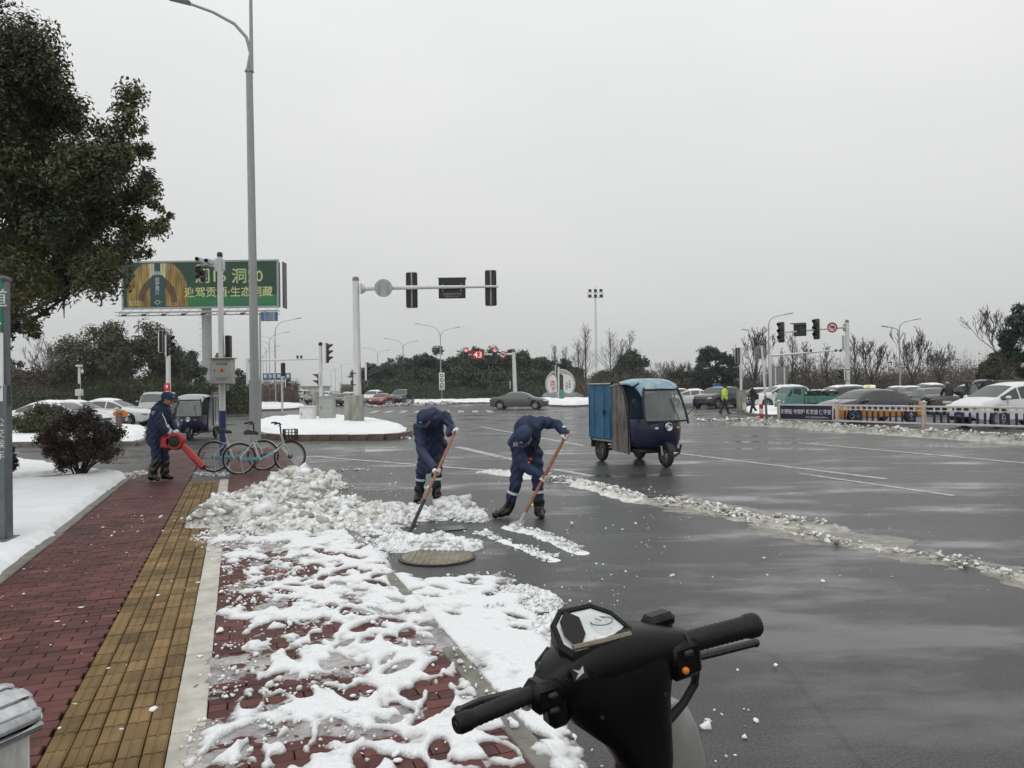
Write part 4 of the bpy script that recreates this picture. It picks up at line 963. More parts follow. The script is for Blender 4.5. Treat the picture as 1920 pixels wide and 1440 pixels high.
# main lamp post in front
base = P(479, 842); D = base.y; t_ = empty('street_lamp', base, 0, 'tall grey street lamp with a curved arm beside the parked bicycles', 'street lamp')
k = D / FPX
z1 = at(478, 715, D).z; z2 = at(476, 132, D).z
b = MB(); b.tube([(0, 0, -.02), (0, 0, z1)], [.175, .17], 8); b.box((0, 0, .02), (.5, .5, .04), .01); b.build('base_sleeve', 'steel_grey', t_)
b = MB(); b.tube([(0, 0, z1 - .05), (-.05, 0, z2)], [.142, .105], 8); b.build('pole', 'steel_grey', t_, ang=20)
b = MB(); b.lathe([(.10, z2 - .05), (.135, z2 - .05), (.135, z2 + .0), (.10, z2)], (-.05, 0, 0), n=16); b.build('collar', 'galv', t_); b = MB(); b.lathe([(.17, z1 - .02), (.182, z1 - .02), (.182, z1 + .02), (.14, z1 + .02)], n=8); b.build('sleeve_rim', 'galv', t_)
b = MB(); b.tube([(0.02, 0, z2), (0.02, 0, z2 + 2.6)], [.062, .05], 8); b.build('mast_top', 'steel_grey', t_)
pts = [Vector((-.1, 0, z2))] + [Vector((XZ(px, py, D)[0] - base.x, 0, XZ(px, py, D)[1])) for px, py in ((470, 100), (462, 70), (440, 45), (400, 23), (345, 3))]
a_ = MB().tube(pts, [.06, .055, .05, .05, .045, .04], 8).build('arm', 'steel_grey', t_)
MB().box(pts[-1] + Vector((-.15, 0, .05)), (.75, .3, .1), .04, (0, .25, 0)).build('lamp_head', 'galv', a_)

# camera pole with cabinet
base = P(418, 858); D = base.y; t_ = empty('camera_pole', base, 0, 'white and blue camera pole carrying a grey electrical cabinet', 'pole')
def lz(px, py): q = at(px, py, D); return Vector((q.x - base.x, 0, q.z))
z1 = lz(418, 770).z; zt = lz(416, 482).z
b = MB(); b.tube([(0, 0, 0), (0, 0, z1)], .088, 16); b.box((0, 0, .02), (.36, .36, .04), .01); b.build('blue_sleeve', 'pole_blue', t_)
b = MB(); b.tube([(0, 0, z1 - .02), (-.02, 0, zt)], [.082, .070], 16); b.build('pole', 'pole_white', t_)
b = MB(); b.lathe([(.074, zt), (.074, zt + .10), (.05, zt + .13), (0, zt + .13)], (-.02, 0, 0), n=16); b.build('cap', 'black_plastic', t_)
c = lz(429, 697); b = MB(); b.box((c.x - .06, -.22, c.z), (.52, .30, .66), .012); cb = b.build('cabinet', 'cabinet', t_)
b = MB(); b.box((c.x - .06, -.24, c.z + .35), (.62, .40, .035), .01); b.build('cabinet_roof', 'cabinet', cb)
b = MB(); b.box((c.x - .04, -.374, c.z), (.46, .012, .60), .004); dr = b.build('door', 'cabinet', cb)
MB().box((c.x - .235, -.385, c.z + .03), (.02, .02, .06), .004).build('latch', 'black_plastic', dr)
MB().box((c.x + .02, -.15, c.z - .42), (.06, .06, .18), .01).build('conduit', 'galv', cb)
text('公安设备', .075, 'black_plastic', dr, (c.x - .04, -.384, c.z + .20)); text('内有高压线路请勿靠近', .036, 'black_plastic', dr, (c.x - .04, -.384, c.z - .17)); text('联系电话请勿开启', .036, 'black_plastic', dr, (c.x - .04, -.384, c.z - .22))
b = MB(); b.prism([(-.075, -.05), (.075, -.05), (0, .075)], (c.x - .04, -.382, c.z + .04), (1, 0, 0), (0, 0, 1), .003); b.build('warning_triangle', 'lens_amber', dr)
b = MB(); b.prism([(-.035, -.03), (.035, -.03), (0, .03)], (c.x - .04, -.387, c.z + .035), (1, 0, 0), (0, 0, 1), .002); b.build('warning_mark', 'sign_red', dr)
c = lz(428, 650); MB().box((c.x, .02, c.z), (.13, .18, .60), .015).build('speaker_box', 'black_plastic', t_)
c = lz(408, 497); b = MB(); b.box((c.x - .02, 0, c.z), (.10, .12, .34), .01); b.box((c.x + .16, 0, c.z), (.05, .10, .30), .01); b.tube([(c.x, 0, c.z - .05), (c.x - .3, 0, c.z + .02), (c.x - .55, 0, c.z - .02)], .035, 8); b.build('bracket', 'pole_white', t_)
for (px, py, dx) in ((395, 494, .0), (378, 491, 0)):
    c = lz(px, py); b = MB(); b.box((c.x, -.1, c.z + .03), (.14, .34, .13), .02); cm = b.build('camera', 'pole_white', t_); b = MB(); b.lathe([(.05, 0), (.05, .05), (0, .05)], (c.x, -.27, c.z + .03), (0, -1, 0), 14); b.build('camera_lens', 'black_gloss', cm)
for (px, py, w_, h_) in ((372, 508, .16, .26), (382, 515, .10, .22)):
    c = lz(px, py); b = MB(); b.box((c.x, 0, c.z), (w_, .16, h_), .03); b.blob((c.x, -.06, c.z - h_ * .5), (.07, .07, .09), 2); b.build('dome_camera', 'black_plastic', t_)
c = lz(376, 526); b = MB(); b.box((c.x, 0, c.z), (.12, .14, .10), .03); b.build('flash_unit', 'pole_white', t_)
b = MB()
for i in range(4):
    p0 = lz(366 + i * 6, 500); p1 = lz(362 + i * 8, 522); b.tube([p0, p0.lerp(p1, .5) + Vector((.07, -.05, -.05)), p1], .008, 5)
b.build('cables', 'rubber', t_)

# billboard
D = 82.; base = foot(385, D); t_ = empty('billboard', base, 0, 'wide green roadside billboard with a liquor bottle on one tall column', 'billboard')
def bz(px, py): q = at(px, py, D); return Vector((q.x - base.x, 0, q.z))
a, c = bz(232, 578), bz(520, 489); W_ = c.x - a.x; H_ = c.z - a.z; cx, cz = (a.x + c.x) / 2, (a.z + c.z) / 2
b = MB(); b.tube([(0, .6, -.1), (0, .6, a.z + 3)], .52, 20); b.build('column', 'steel_grey', t_)
for i in range(12): MB().box((-.62, .3, 3.2 + i * .62), (.26, .05, .05)).build('rung', 'galv', t_)
MB().box((cx, .55, cz), (W_, .9, H_), .03).build('panel_box', 'black_plastic', t_)
bd = MB().box((cx, 0, cz), (W_, .12, H_), .01).build('ad_panel', 'ad_green', t_)
b = MB(); fw = .2
for s_ in (-1, 1): b.box((cx + s_ * (W_ / 2 + .05), -.02, cz), (fw, .3, H_ + .3), .02); b.box((cx, -.02, cz + s_ * (H_ / 2 + .05)), (W_ - .1, .28, fw), .02)
b.build('panel_frame', 'galv', t_)
MB().box((cx + W_ / 2 + .5, .9, cz - .1), (.12, 1.3, H_ + .1), .02).build('side_frame', 'black_plastic', t_)
YF = -.063
gx = bz(290, 0).x
b = MB(); pl = []
r_ = bz(347, 0).x - gx; zb = a.z + .12
arc = [(-r_ * .98, zb - cz)] + [(r_ * math.cos(q), min(H_ / 2 - .12, (zb - cz) + 1.2 + (H_ - .95) * math.sin(q))) for q in np.linspace(math.pi, 0, 34)] + [(r_, zb - cz)]
arc = [(max(x, a.x - gx + .12), z) for x, z in arc]
b.prism(arc, (gx, YF - .002, cz), (1, 0, 0), (0, 0, 1), .004); b.build('gold_arch', 'ad_gold', bd)
for k, (sr, m_) in enumerate(((.64, 'ad_gold_deep'), (.44, 'ad_gold'))):
    b = MB(); b.prism([(r_ * sr * math.cos(q), (zb - cz) + .5 + (H_ - 1.1) * sr * 1.12 * math.sin(q)) for q in np.linspace(math.pi, 0, 24)], (gx, YF - .006 - .005 * k, cz), (1, 0, 0), (0, 0, 1), .004); b.build('arch_ring', m_, bd)
b = MB(); b.prism([(-.9, H_ * .15), (.9, H_ * .15), (1.0, H_ / 2 - .13), (-1.0, H_ / 2 - .13)], (gx, YF - .018, cz), (1, 0, 0), (0, 0, 1), .004); b.build('glow', 'ad_glow', bd)
b = MB(); b.prism([(-.75, -2.55), (.75, -2.55), (.8, -2.4), (.8, .75), (.62, 1.0), (.33, 1.12), (-.33, 1.12), (-.62, 1.0), (-.8, .75), (-.8, -2.4)], (gx, YF - .024, cz), (1, 0, 0), (0, 0, 1), .004); bo = b.build('bottle_print', 'ad_bottle', bd)
b = MB(); b.prism([(-.33, 1.12), (.33, 1.12), (.30, 1.5), (-.30, 1.5)], (gx, YF - .024, cz), (1, 0, 0), (0, 0, 1), .004); b.build('neck_print', 'ad_bottle_neck', bo)
b = MB(); b.prism([(-.34, 1.5), (.34, 1.5), (.34, 2.5), (-.34, 2.5)], (gx, YF - .024, cz), (1, 0, 0), (0, 0, 1), .004); b.build('stopper_print', 'ad_bottle', bo)
for i, ch in enumerate('迎驾贡酒'): text(ch, .46, 'fence_white', bo, (gx - .02, YF - .036, cz + .62 - i * .48), bold=.01)
b = MB(); b.prism([(-.42, 0), (0, .27), (.42, 0), (0, -.27)], (gx, YF - .034, cz - 1.9), (1, 0, 0), (0, 0, 1), .004); b.build('emblem', 'ad_glow', bo)
b = MB(); b.prism([(-.3, 0), (0, .18), (.3, 0), (0, -.18)], (gx, YF - .04, cz - 1.9), (1, 0, 0), (0, 0, 1), .004); b.build('emblem_core', 'ad_bottle', bo)
b = MB(); b.prism([(gx + r_ + .05 - cx, -H_ / 2 + .1), (W_ / 2 - .05, -H_ / 2 + .1), (W_ / 2 - .05, -H_ / 2 + 1.3), (gx + r_ + .05 - cx, -H_ / 2 + 1.3)], (cx, YF - .002, cz), (1, 0, 0), (0, 0, 1), .003); b.build('grass_band', 'ad_green_bright', bd)
q = bz(395, 517); text('洞16', 1.75, 'ad_text', bd, (q.x, YF - .01, q.z), bold=.015); q = bz(464, 517); text('洞20', 1.75, 'ad_text', bd, (q.x, YF - .01, q.z), bold=.015)
q = bz(429, 547); text('迎驾贡酒·生态洞藏', 1.18, 'ad_text', bd, (q.x, YF - .01, q.z), bold=.015)
q = bz(255, 566); text('建议零售价', .3, 'ad_text', bd, (q.x, YF - .014, q.z)); q = bz(253, 571); text('服务热线', .3, 'ad_text', bd, (q.x, YF - .014, q.z))
nb = 58
sl = MB().box((0, 0, 0), (.025, .012, H_ - .1)).mesh('slat'); sl.materials.append(MATS['ad_green'])
for i in range(1, nb): link('slat', sl, None, bd, (a.x + W_ * i / nb, YF - .045, cz))
b = MB()                                           # catwalk truss below
zz = a.z - .55
for y in (-.9, -.2): b.tube([(a.x - .5, y, zz), (c.x + .3, y, zz)], .05, 6); b.tube([(a.x - .5, y, zz - .35), (c.x + .3, y, zz - .35)], .04, 6)
for i in range(17):
    x = a.x + W_ * i / 16; b.tube([(x, -.9, zz), (x, .3, zz + .5)], .03, 5); b.tube([(x, -.9, zz - .35), (x, -.9, zz)], .03, 5); b.tube([(x, -.9, zz - .35), (x, .2, zz - .35)], .03, 5)
b.build('catwalk', 'steel_grey', t_, fix=False)
for i in range(8):
    x = a.x + W_ * (i + .5) / 8; b = MB(); b.tube([(x, -.9, zz - .1), (x, -1.9, zz - .4)], .03, 5); b.box((x, -2.0, zz - .42), (.5, .3, .14), .03, (.5, 0, 0)); b.build('spotlight', 'black_plastic', t_)

# bus stop / route sign at the left
q = P(14, 1030, .03); t_ = empty('bus_sign', (q.x - .42, q.y, .03), R(8), 'tall grey route sign with green head and white map panel on the lawn edge', 'sign')
zt = at(10, 527, q.y).z
MB().box((0, .0, .06), (.9, .34, .12), .01).build('foot', 'sign_grey', t_)
MB().box((0, 0, .95), (.84, .16, 1.8), .02).build('column', 'sign_grey', t_)
MB().box((0, 0, 2.30), (.84, .13, 1.44), .02).build('panel', 'sign_grey', t_)
gp = MB().box((0, -.072, zt - .32), (.80, .02, .60), .006).build('green_head', 'sign_green', t_)
MB().box((0, -.0, zt + .0), (.86, .18, .06), .02).build('top_cap', 'sign_grey', t_)
wp = MB().box((0, -.072, 1.98 + .06), (.80, .02, .78), .006).build('map_panel', 'sign_white', t_)
MB().box((.22, -.086, 2.1), (.26, .006, .5), .002).build('map_print', 'map_cyan', wp)
b = MB(); b.tube([(.05, -.087, 1.75), (.2, -.087, 1.85), (.3, -.087, 1.72), (.38, -.087, 1.82)], .005, 4); b.build('map_route', 'black_plastic', wp)
text('幸福大道', .22, 'fence_white', gp, (.02, -.084, zt - .22)); text('方向→', .10, 'fence_white', gp, (.25, -.084, zt - .50)); text('北  西', .06, 'fence_white', gp, (.27, -.084, zt - .40))
for i, ch in enumerate('公交候车'): text(ch, .11, 'fence_white', t_, (.36, -.083, 1.42 - i * .12))

# overhead signal on the island: white mast, long arm, signals seen from behind
D = 36.; base = foot(668, D); base.z = .15; t_ = empty('signal_mast', base, 0, 'white signal mast with long arm standing in a concrete block on the island', 'traffic signal')
def mz(px, py): q = at(px, py, D); return Vector((q.x - base.x, 0, q.z - base.z))
top = mz(667, 527); b = MB(); b.tube([(0.06, 0, 0), (0.06, 0, 2.2), (top.x, 0, top.z)], [.21, .19, .155], 16); b.build('pole', 'pole_white', t_)
b = MB(); b.lathe([(.16, 0), (.16, .1), (.12, .2), (0, .22)], top, n=16); b.build('cap', 'cover_iron', t_)
b = MB(); zq = mz(671, 700).z; pole_bands(b, .19, (zq, zq - .55)); b.build('band', 'black_plastic', t_)
ar0, ar1 = mz(678, 541), mz(935, 537)
b = MB(); b.tube([ar0, ar0 + Vector((.7, 0, .02)), ar1], [.14, .115, .055], 12); b.lathe([(.22, 0), (.22, .05), (.14, .12)], ar0 + Vector((.06, 0, 0)), (1, 0, 0), 12); b.box(ar0 + Vector((-.02, 0, 0)), (.1, .3, .5), .02); b.build('arm', 'pole_white', t_)
b = MB(); q = mz(720, 541); b.lathe([(.43, -.03), (.43, .03), (0, .03)], q + Vector((0, -.16, 0)), (0, 1, 0), 32); b.lathe([(0, -.031), (.43, -.031)], q + Vector((0, -.16, 0)), (0, 1, 0), 32); sg = b.build('round_sign_back', 'cabinet', t_)
b = MB()
for s_ in (-.2, .2): b.box(q + Vector((s_, -.21, 0)), (.06, .05, .55), .01)
b.build('sign_clamp', 'galv', sg)
for (px, py) in ((771, 543), (920, 539)): q = mz(px, py); signal_head(t_, q + Vector((0, .24, 0)), 3, .54, (0, 1, 0))
q = mz(847, 539); b = MB(); b.box(q + Vector((0, .22, 0)), (1.30, .18, 1.0), .02); b.box(q + Vector((0, .5, .5)), (1.36, .6, .03), .005); cd = b.build('countdown_box', 'black_plastic', t_)
text('交通信号灯专用', .13, 'cabinet', cd, q + Vector((0, .122, -.30))); text('服务电话 0551-6281', .08, 'cabinet', cd, q + Vector((0, .122, -.42)))
b = MB()
for s_ in (-.45, .45): b.box(q + Vector((s_, .1, 0)), (.05, .08, .36), .01)
b.build('clamp', 'galv', cd)
q = mz(690, 697); signal_head(t_, q + Vector((-.02, 0, 0)), 2, .40, (1, -.12, 0))
cbk = foot(664, 35.4); b = MB(); bb = empty('concrete_block', (cbk.x, cbk.y, .16), R(4), 'streaked concrete block at the foot of the white signal mast', 'concrete block')
b.box((0, 0, .68), (.84, .80, 1.36), .05); b.build('body', 'concrete', bb); MB().box((0, 0, -.02), (.95, .9, .16), .03).build('footing', 'concrete', bb)
# island cabinets and second mast
def cabinet(px0, px1, pyt, D, label, m, two=False):
    a = foot(px0, D); c = foot(px1, D); h = at(px0, pyt, D).z - .16; t_ = empty('cabinet', ((a.x + c.x) / 2, D, .16), 0, label, 'cabinet'); w_ = c.x - a.x
    MB().box((0, 0, h / 2), (w_, .55, h), .015).build('body', m, t_); MB().box((0, 0, h + .02), (w_ + .08, .64, .06), .012).build('lid', m, t_)
    d = MB().box((0, -.28, h * .5), (w_ * .86, .02, h * .86), .006).build('door', m, t_); MB().box((-w_ * .34, -.3, h * .55), (.03, .03, .14), .008).build('handle', 'black_plastic', d)
    return t_
cabinet(564, 590, 763, 38, 'low pale box cabinet on the snowy island', 'cabinet_pale'); cabinet(600, 627, 744, 39.5, 'tall grey cabinet with a door on the snowy island', 'cabinet')
D = 42.; base = foot(602, D); base.z = .1; t_ = empty('signal_post', base, 0, 'white post with side-facing signals behind the island cabinets', 'traffic signal')
top = at(601, 645, D).z - .1; b = MB(); b.tube([(0, 0, 0), (0, 0, top)], .10, 12); b.build('pole', 'pole_white', t_); b = MB(); b.lathe([(.11, top - .1), (.11, top + .08), (0, top + .12)], n=12); b.build('cap', 'black_plastic', t_)
signal_head(t_, (.36, 0, at(611, 662, D).z - .1), 3, .34, (1, -.15, 0)); signal_head(t_, (-.1, .0, at(600, 712, D).z - .1), 2, .34, (-1, -.2, 0))
c1 = foot(594, 43); b = MB(); bb = empty('pillar', (c1.x, 43, .05), 0, 'stained grey pillar between the two island cabinets', 'pillar'); b.lathe([(.24, 0), (.26, .4), (.26, 1.5), (.22, 1.62), (0, 1.66)], n=16); b.build('shaft', 'concrete', bb); MB().box((0, 0, .04), (.6, .6, .1), .02).build('plinth', 'concrete', bb)

# pedestrian signal behind the blower worker
D = 38.; base = foot(316, D); t_ = empty('signal_post', base, 0, 'white post with red digit strip and black signals by the round tree', 'traffic signal')
z_ = lambda py: at(316, py, D).z
MB().tube([(0, 0, -.02), (0, 0, z_(652))], [.12, .11], 12).build('pole', 'pole_white', t_)
signal_head(t_, (.03, 0, z_(648)), 3, .34, (1, -.35, 0)); signal_head(t_, (-.32, .05, z_(640)), 3, .34, (-.8, .8, 0))
cb = MB().box((0, -.13, z_(730)), (.26, .10, .62), .02).build('digit_strip', 'counter_red', t_); text('9', .26, 'led_white', cb, (0, -.185, z_(725))); text('48', .24, 'led_white', cb, (0, -.185, z_(736)))
# cctv pole on the left
D = 45.; base = foot(149, D); t_ = empty('cctv_pole', base, 0, 'slim white surveillance camera pole in front of the round tree', 'pole'); z_ = lambda py: at(149, py, D).z
MB().tube([(0, 0, -.02), (0, 0, z_(686))], [.085, .07], 12).build('pole', 'pole_white', t_); MB().box((0, -.02, z_(736)), (.38, .26, .40), .02).build('junction_box', 'cabinet_pale', t_)
b = MB(); b.box((.06, -.1, z_(686)), (.38, .14, .12), .02); b.tube([(0, 0, z_(686)), (.18, 0, z_(688)), (.18, 0, z_(694))], .02, 6); b.blob((.18, 0, z_(697)), (.09, .09, .14), 2); b.build('camera', 'pole_white', t_)
MB().box((.03, -.1, z_(724)), (.12, .12, .3), .02).build('control_box', 'black_plastic', t_)
# orange marked post
D = 34.; base = foot(222, D); base.z = .2; t_ = empty('marker_post', base, 0, 'squat brown post with orange oval plate before the white cars', 'post')
MB().box((0, 0, .32), (.2, .2, .78), .02).build('post', 'kerb_red', t_); b = MB(); b.lathe([(.30, -.02), (.30, .02), (0, .03)], (.02, .06, .62), (0, -1, 0), 24); o = b.build('oval_plate', 'lens_amber', t_); o.scale = (1.15, 1, .55); o.location = (0, .06, .30)
# right-hand mast of the far approach with red 43
D = 80.; base = foot(966, D); t_ = empty('signal_mast', base, 0, 'far white signal mast showing a red 43 before the dark wood', 'traffic signal')
def fz(px, py): q = at(px, py, D); return Vector((q.x - base.x, 0, q.z))
top = fz(963, 660); MB().tube([(0.02, 0, -.02), (top.x, 0, top.z)], [.24, .18], 12).build('pole', 'pole_white', t_); MB().tube([fz(966, 664), fz(870, 665)], [.13, .07], 10).build('arm', 'pole_white', t_)
signal_head(t_, fz(874, 666) + Vector((0, -.2, 0)), 3, .5, (0, -1, 0), (0, 'led_soft'), arrow=True); signal_head(t_, fz(928, 666) + Vector((0, -.2, 0)), 3, .5, (0, -1, 0), (0, 'led_soft'))
q = fz(896, 665); cb = MB().box(q + Vector((0, -.2, 0)), (1.25, .2, .85), .03).build('countdown', 'counter_red', t_); MB().box(q + Vector((0, -.45, .45)), (1.3, .5, .03)).build('hood', 'black_plastic', cb); text('43', .92, 'led_white', cb, q + Vector((0, -.31, 0)), bold=.012)
q = fz(943, 665); b = MB(); b.lathe([(.36, 0), (.36, .03), (0, .03)], q + Vector((0, -.2, 0)), (0, -1, 0), 28); sg = b.build('ban_sign', 'sign_white', t_)
b = MB(); b.torus(q + Vector((0, -.235, 0)), (0, 1, 0), .33, .045, 28, 6); b.box(q + Vector((0, -.24, 0)), (.6, .015, .06), 0, (0, .78, 0)); b.build('red_ring', 'sign_red', sg); b = MB(); b.box(q + Vector((0, -.236, .0)), (.34, .01, .16), .004); b.build('pictogram', 'black_plastic', sg)
signal_head(t_, fz(957, 722) + Vector((-.1, 0, 0)), 2, .36, (-1, -.3, 0))
# round monument with its own small signal
D = 91.; base = foot(1051, D); base.z = .3; t_ = empty('monument', base, 0, 'round white monument with red characters framed by a pale ring', 'monument')
zc = at(1051, 720, D).z - .3; rd = 26.5 / FPX * D
b = MB(); b.torus((0, 0, zc), (0, 1, 0), rd, .13, 40, 8); b.build('ring', 'cabinet', t_); b = MB(); b.lathe([(0, -.06), (rd - .02, -.06), (rd - .02, .06), (0, .06)], (0, 0, zc), (0, 1, 0), 40); ds = b.build('disc', 'sculpt_white', t_)
b = MB(); b.prism([(-.45, -1.45), (.35, -1.45), (.35, 1.0), (.15, 1.2), (-.25, 1.2), (-.45, .9)], (0, -.075, zc), (1, 0, 0), (0, 0, 1), .004); b.build('dark_figure', 'sculpt_brown', ds)
b = MB(); b.prism([(-1.3, .9), (-.6, 1.25), (.6, 1.2), (1.35, .95), (.9, 1.45), (0, 1.66), (-.9, 1.45)], (0, -.075, zc), (1, 0, 0), (0, 0, 1), .004); b.build('dark_band', 'cabinet', ds)
text('酒', .75, 'sign_red', ds, (-1.0, -.08, zc + .1)); text('梦', .6, 'sign_red', ds, (-.85, -.08, zc - .6)); 
for i, ch in enumerate('中国梦'): text(ch, .3, 'black_plastic', ds, (.75, -.08, zc + .1 - i * .34)); text('安徽美'[i], .3, 'black_plastic', ds, (1.12, -.08, zc + .3 - i * .34))
b = MB(); b.blob((-.3, .4, .35), (2.0, .8, .75), 3); b.blob((1.2, .5, .3), (1.7, .8, .6), 3); b.build('rock_base', 'stone_grey', t_)
D = 82.; base = foot(1047, D); t_ = empty('signal_post', base, 0, 'signal post standing before the round monument', 'traffic signal'); MB().tube([(0, 0, 0), (.06, 0, at(1047, 688, D).z)], .1, 10).build('pole', 'pole_white', t_); signal_head(t_, (-.22, 0, at(1047, 696, D).z), 3, .42, (-.9, .45, 0)); MB().box((.35, -.1, 1.0), (.5, .4, 1.0), .03).build('green_box', 'paint_teal', t_)
# floodlight mast
D = 125.; base = foot(1119, D); t_ = empty('floodlight_mast', base, 0, 'very tall white mast carrying six floodlights', 'floodlight'); z_ = lambda py: at(1119, py, D).z
MB().tube([(0, 0, -.05), (0, 0, z_(545))], [.30, .12], 12).build('pole', 'pole_white', t_)
b = MB(); 
for z in (z_(549), z_(558)): b.box((0, 0, z), (2.5, .08, .08))
for x in (-1.25, 1.25): b.box((x, 0, z_(553.5)), (.08, .08, .9))
b.tube([(0, 0, z_(545)), (0, 0, z_(536))], .03, 5); b.build('rack', 'steel_grey', t_)
for z in (z_(545), z_(555)):
    for x in (-.92, 0, .92): MB().box((x, -.25, z), (.5, .35, .42), .05, (.4, 0, .1)).build('floodlight', 'black_plastic', t_)
# far-left mast, arm with small cameras, two posts with signals
D = 76.; base = foot(466, D); t_ = empty('camera_mast', base, 0, 'far white and blue mast with a long level arm behind the lamp post', 'pole'); q = lambda px, py: Vector((at(px, py, D).x - base.x, 0, at(px, py, D).z))
MB().tube([(0, 0, 1.6), q(464, 672)], [.22, .17], 10).build('pole', 'pole_white', t_); MB().tube([(0, 0, -.02), (0, 0, 1.62)], .225, 10).build('blue_sleeve', 'pole_blue', t_); MB().tube([q(466, 676), q(600, 673)], [.14, .06], 8).build('arm', 'pole_white', t_)
for px in (558, 565): MB().box(q(px, 671) + Vector((0, 0, .1)), (.16, .3, .3), .03).build('camera', 'black_plastic', t_)
b = MB(); b.box(q(470, 676), (.4, .3, .3), .05); b.build('bracket', 'galv', t_)
D = 62.; base = foot(529, D); base.z = .15; t_ = empty('signal_post', base, 0, 'far post with dull red signal head left of the avenue', 'traffic signal'); MB().tube([(0, 0, -.05), (0, 0, at(529, 702, D).z)], .085, 10).build('pole', 'pole_white', t_); signal_head(t_, (.1, 0, at(531, 693, D).z - .15), 3, .34, (.5, -.85, 0), (0, 'lens_red')); signal_head(t_, (.4, 0, at(538, 718, D).z - .15), 2, .34, (1, -.2, 0))
D = 88.; base = foot(1140, D)
# small blue lettered panel by the billboard, and gantry sign over the avenue
D = 60.; base = foot(494, D); base.z = .15; t_ = empty('direction_sign', base, 0, 'small blue lettered direction panel beside the lamp post', 'sign'); z_ = lambda py: at(500, py, D).z
MB().tube([(-.25, .1, -.1), (-.25, .1, z_(590))], .07, 8).build('pole', 'steel_grey', t_); pn = MB().box((.55, 0, z_(597)), (1.35, .06, .74), .02).build('panel', 'sign_blue', t_)
for i, s_ in enumerate(('北二环路', '长江西路', '合作化路')): text(s_, .24, 'fence_white', pn, (.55, -.04, z_(597) + .23 - i * .23))
D = 160.; base = foot(520, D); t_ = empty('gantry_sign', base, 0, 'pale blue gantry sign over the far avenue', 'sign'); z_ = lambda py: at(520, py, D).z
for x in (-2.2, 2.7): MB().tube([(x, 0, -.05), (x, 0, z_(700))], .12, 8).build('post', 'pole_white', t_)
pn = MB().box((0, -.2, z_(706)), (6.0, .12, 1.45), .02).build('panel', 'sign_blue', t_)
for i in range(6): MB().box((-2.4 + i * .96, -.28, z_(706) + .1), (.6, .02, .7)).build('panel_mark', 'sign_white', pn)
# street lamps receding along both roads
AV = 'double-arm lamps along the far avenue'
for (px, pyt, D, s_, lo) in ((517, 605, 92, 1, None), (516, 634, 118, -1, None), (506, 628, 120, 1, .8), (500, 647, 145, -1, .85), (494, 660, 175, 1, .85)):
    lamp_post('tall thin lamp left of the far avenue', px, pyt, D, s_, 2.6, 'lamps left of the far avenue', lo, .08)
for (px, pyt, D, lo) in ((827, 615, 100, .86), (757, 640, 130, .86), (709, 656, 165, .86), (641, 681, 230, .86), (629, 688, 280, .86), (621, 693, 330, .86)):
    lamp_post('double-arm lamp right of the far avenue', px, pyt, D, -1, 2.7, AV, lo, .09)
lamp_post('lamp with a bulky head beside the back of the round sign', 1443, 590, 68, 1, 1.3, None, None, .09); lamp_post('double-arm lamp on the right road before the leafless trees', 1688, 600, 76, 1, 1.5, None, .82, .10); lamp_post('slim lamp partly hidden behind the right signal mast', 1437, 625, 84, -1, 2.0, None, None, .07)
# lane sign on the lamp by the avenue
D = 99.; base = foot(829, D); t_ = empty('lane_sign', base, 0, 'tall white plate with three round symbols on the far lamp', 'sign'); z_ = lambda py: at(829, py, D).z
pn = MB().box((0, -.2, z_(715)), (.72, .05, 2.3), .01).build('plate', 'sign_white', t_); MB().tube([(0, 0, 0), (0, 0, z_(698))], .06, 8).build('post', 'steel_grey', t_)
for i in range(3): b = MB(); b.torus((0, -.23, z_(715) + .75 - i * .6), (0, 1, 0), .2, .05, 20, 6); b.build('symbol', 'black_plastic', pn)
text('限行', .28, 'black_plastic', pn, (0, -.23, z_(715) - .95))
D = 155.; base = foot(709, D); t_ = empty('round_sign', base, 0, 'small round speed sign low on the far double lamp', 'sign'); b = MB(); b.lathe([(.38, 0), (.38, .04), (0, .04)], (0, -.15, at(709, 723, D).z), (0, -1, 0), 20); b.build('plate', 'sign_white', t_); MB().tube([(0, 0, 0), (0, -.0, at(709, 722, D).z + .3)], .06, 8).build('post', 'steel_grey', t_)

# right hand signal mast
D = 50.; base = foot(1590, D); t_ = empty('signal_mast', base, 0, 'white signal mast with truck ban sign above the taxi', 'traffic signal')
def rz_(px, py, dy=0.): q = at(px, py, D + dy); return Vector((q.x - base.x, dy, q.z))
top = rz_(1588, 605); MB().tube([(0, 0, -.02), (top.x, 0, top.z)], [.155, .13], 14).build('pole', 'pole_white', t_); b = MB(); b.lathe([(.135, 0), (.135, .08), (.1, .18), (0, .2)], top, n=14); b.build('cap', 'cover_iron', t_)
b = MB(); pole_bands(b, .15, (rz_(1589, 693).z, rz_(1589, 714).z)); b.build('band', 'black_plastic', t_)
MB().tube([rz_(1588, 613), rz_(1462, 624, -.5)], [.09, .05], 10).build('arm', 'pole_white', t_); b = MB(); b.box(rz_(1583, 614), (.12, .2, .5), .02); b.build('bracket', 'galv', t_); MB().box(rz_(1581, 642), (.11, .14, .95), .02).build('side_box', 'cabinet', t_)
signal_head(t_, rz_(1465, 623, -.55) , 3, .42, (-.75, -.66, 0)); signal_head(t_, rz_(1531, 617, -.3), 3, .42, (-.75, -.66, 0))
q = rz_(1500, 619, -.45); cb = MB().box(q, (.80, .16, .80), .03, (0, 0, -.55)).build('countdown', 'black_plastic', t_); MB().box(q + Vector((-.22, -.3, .42)), (.95, .55, .04), .01, (0, 0, -.55)).build('hood', 'black_plastic', cb); text('19', .72, 'net_teal', cb, q + Vector((-.055, -.09, 0)), (0, 0, -.55))
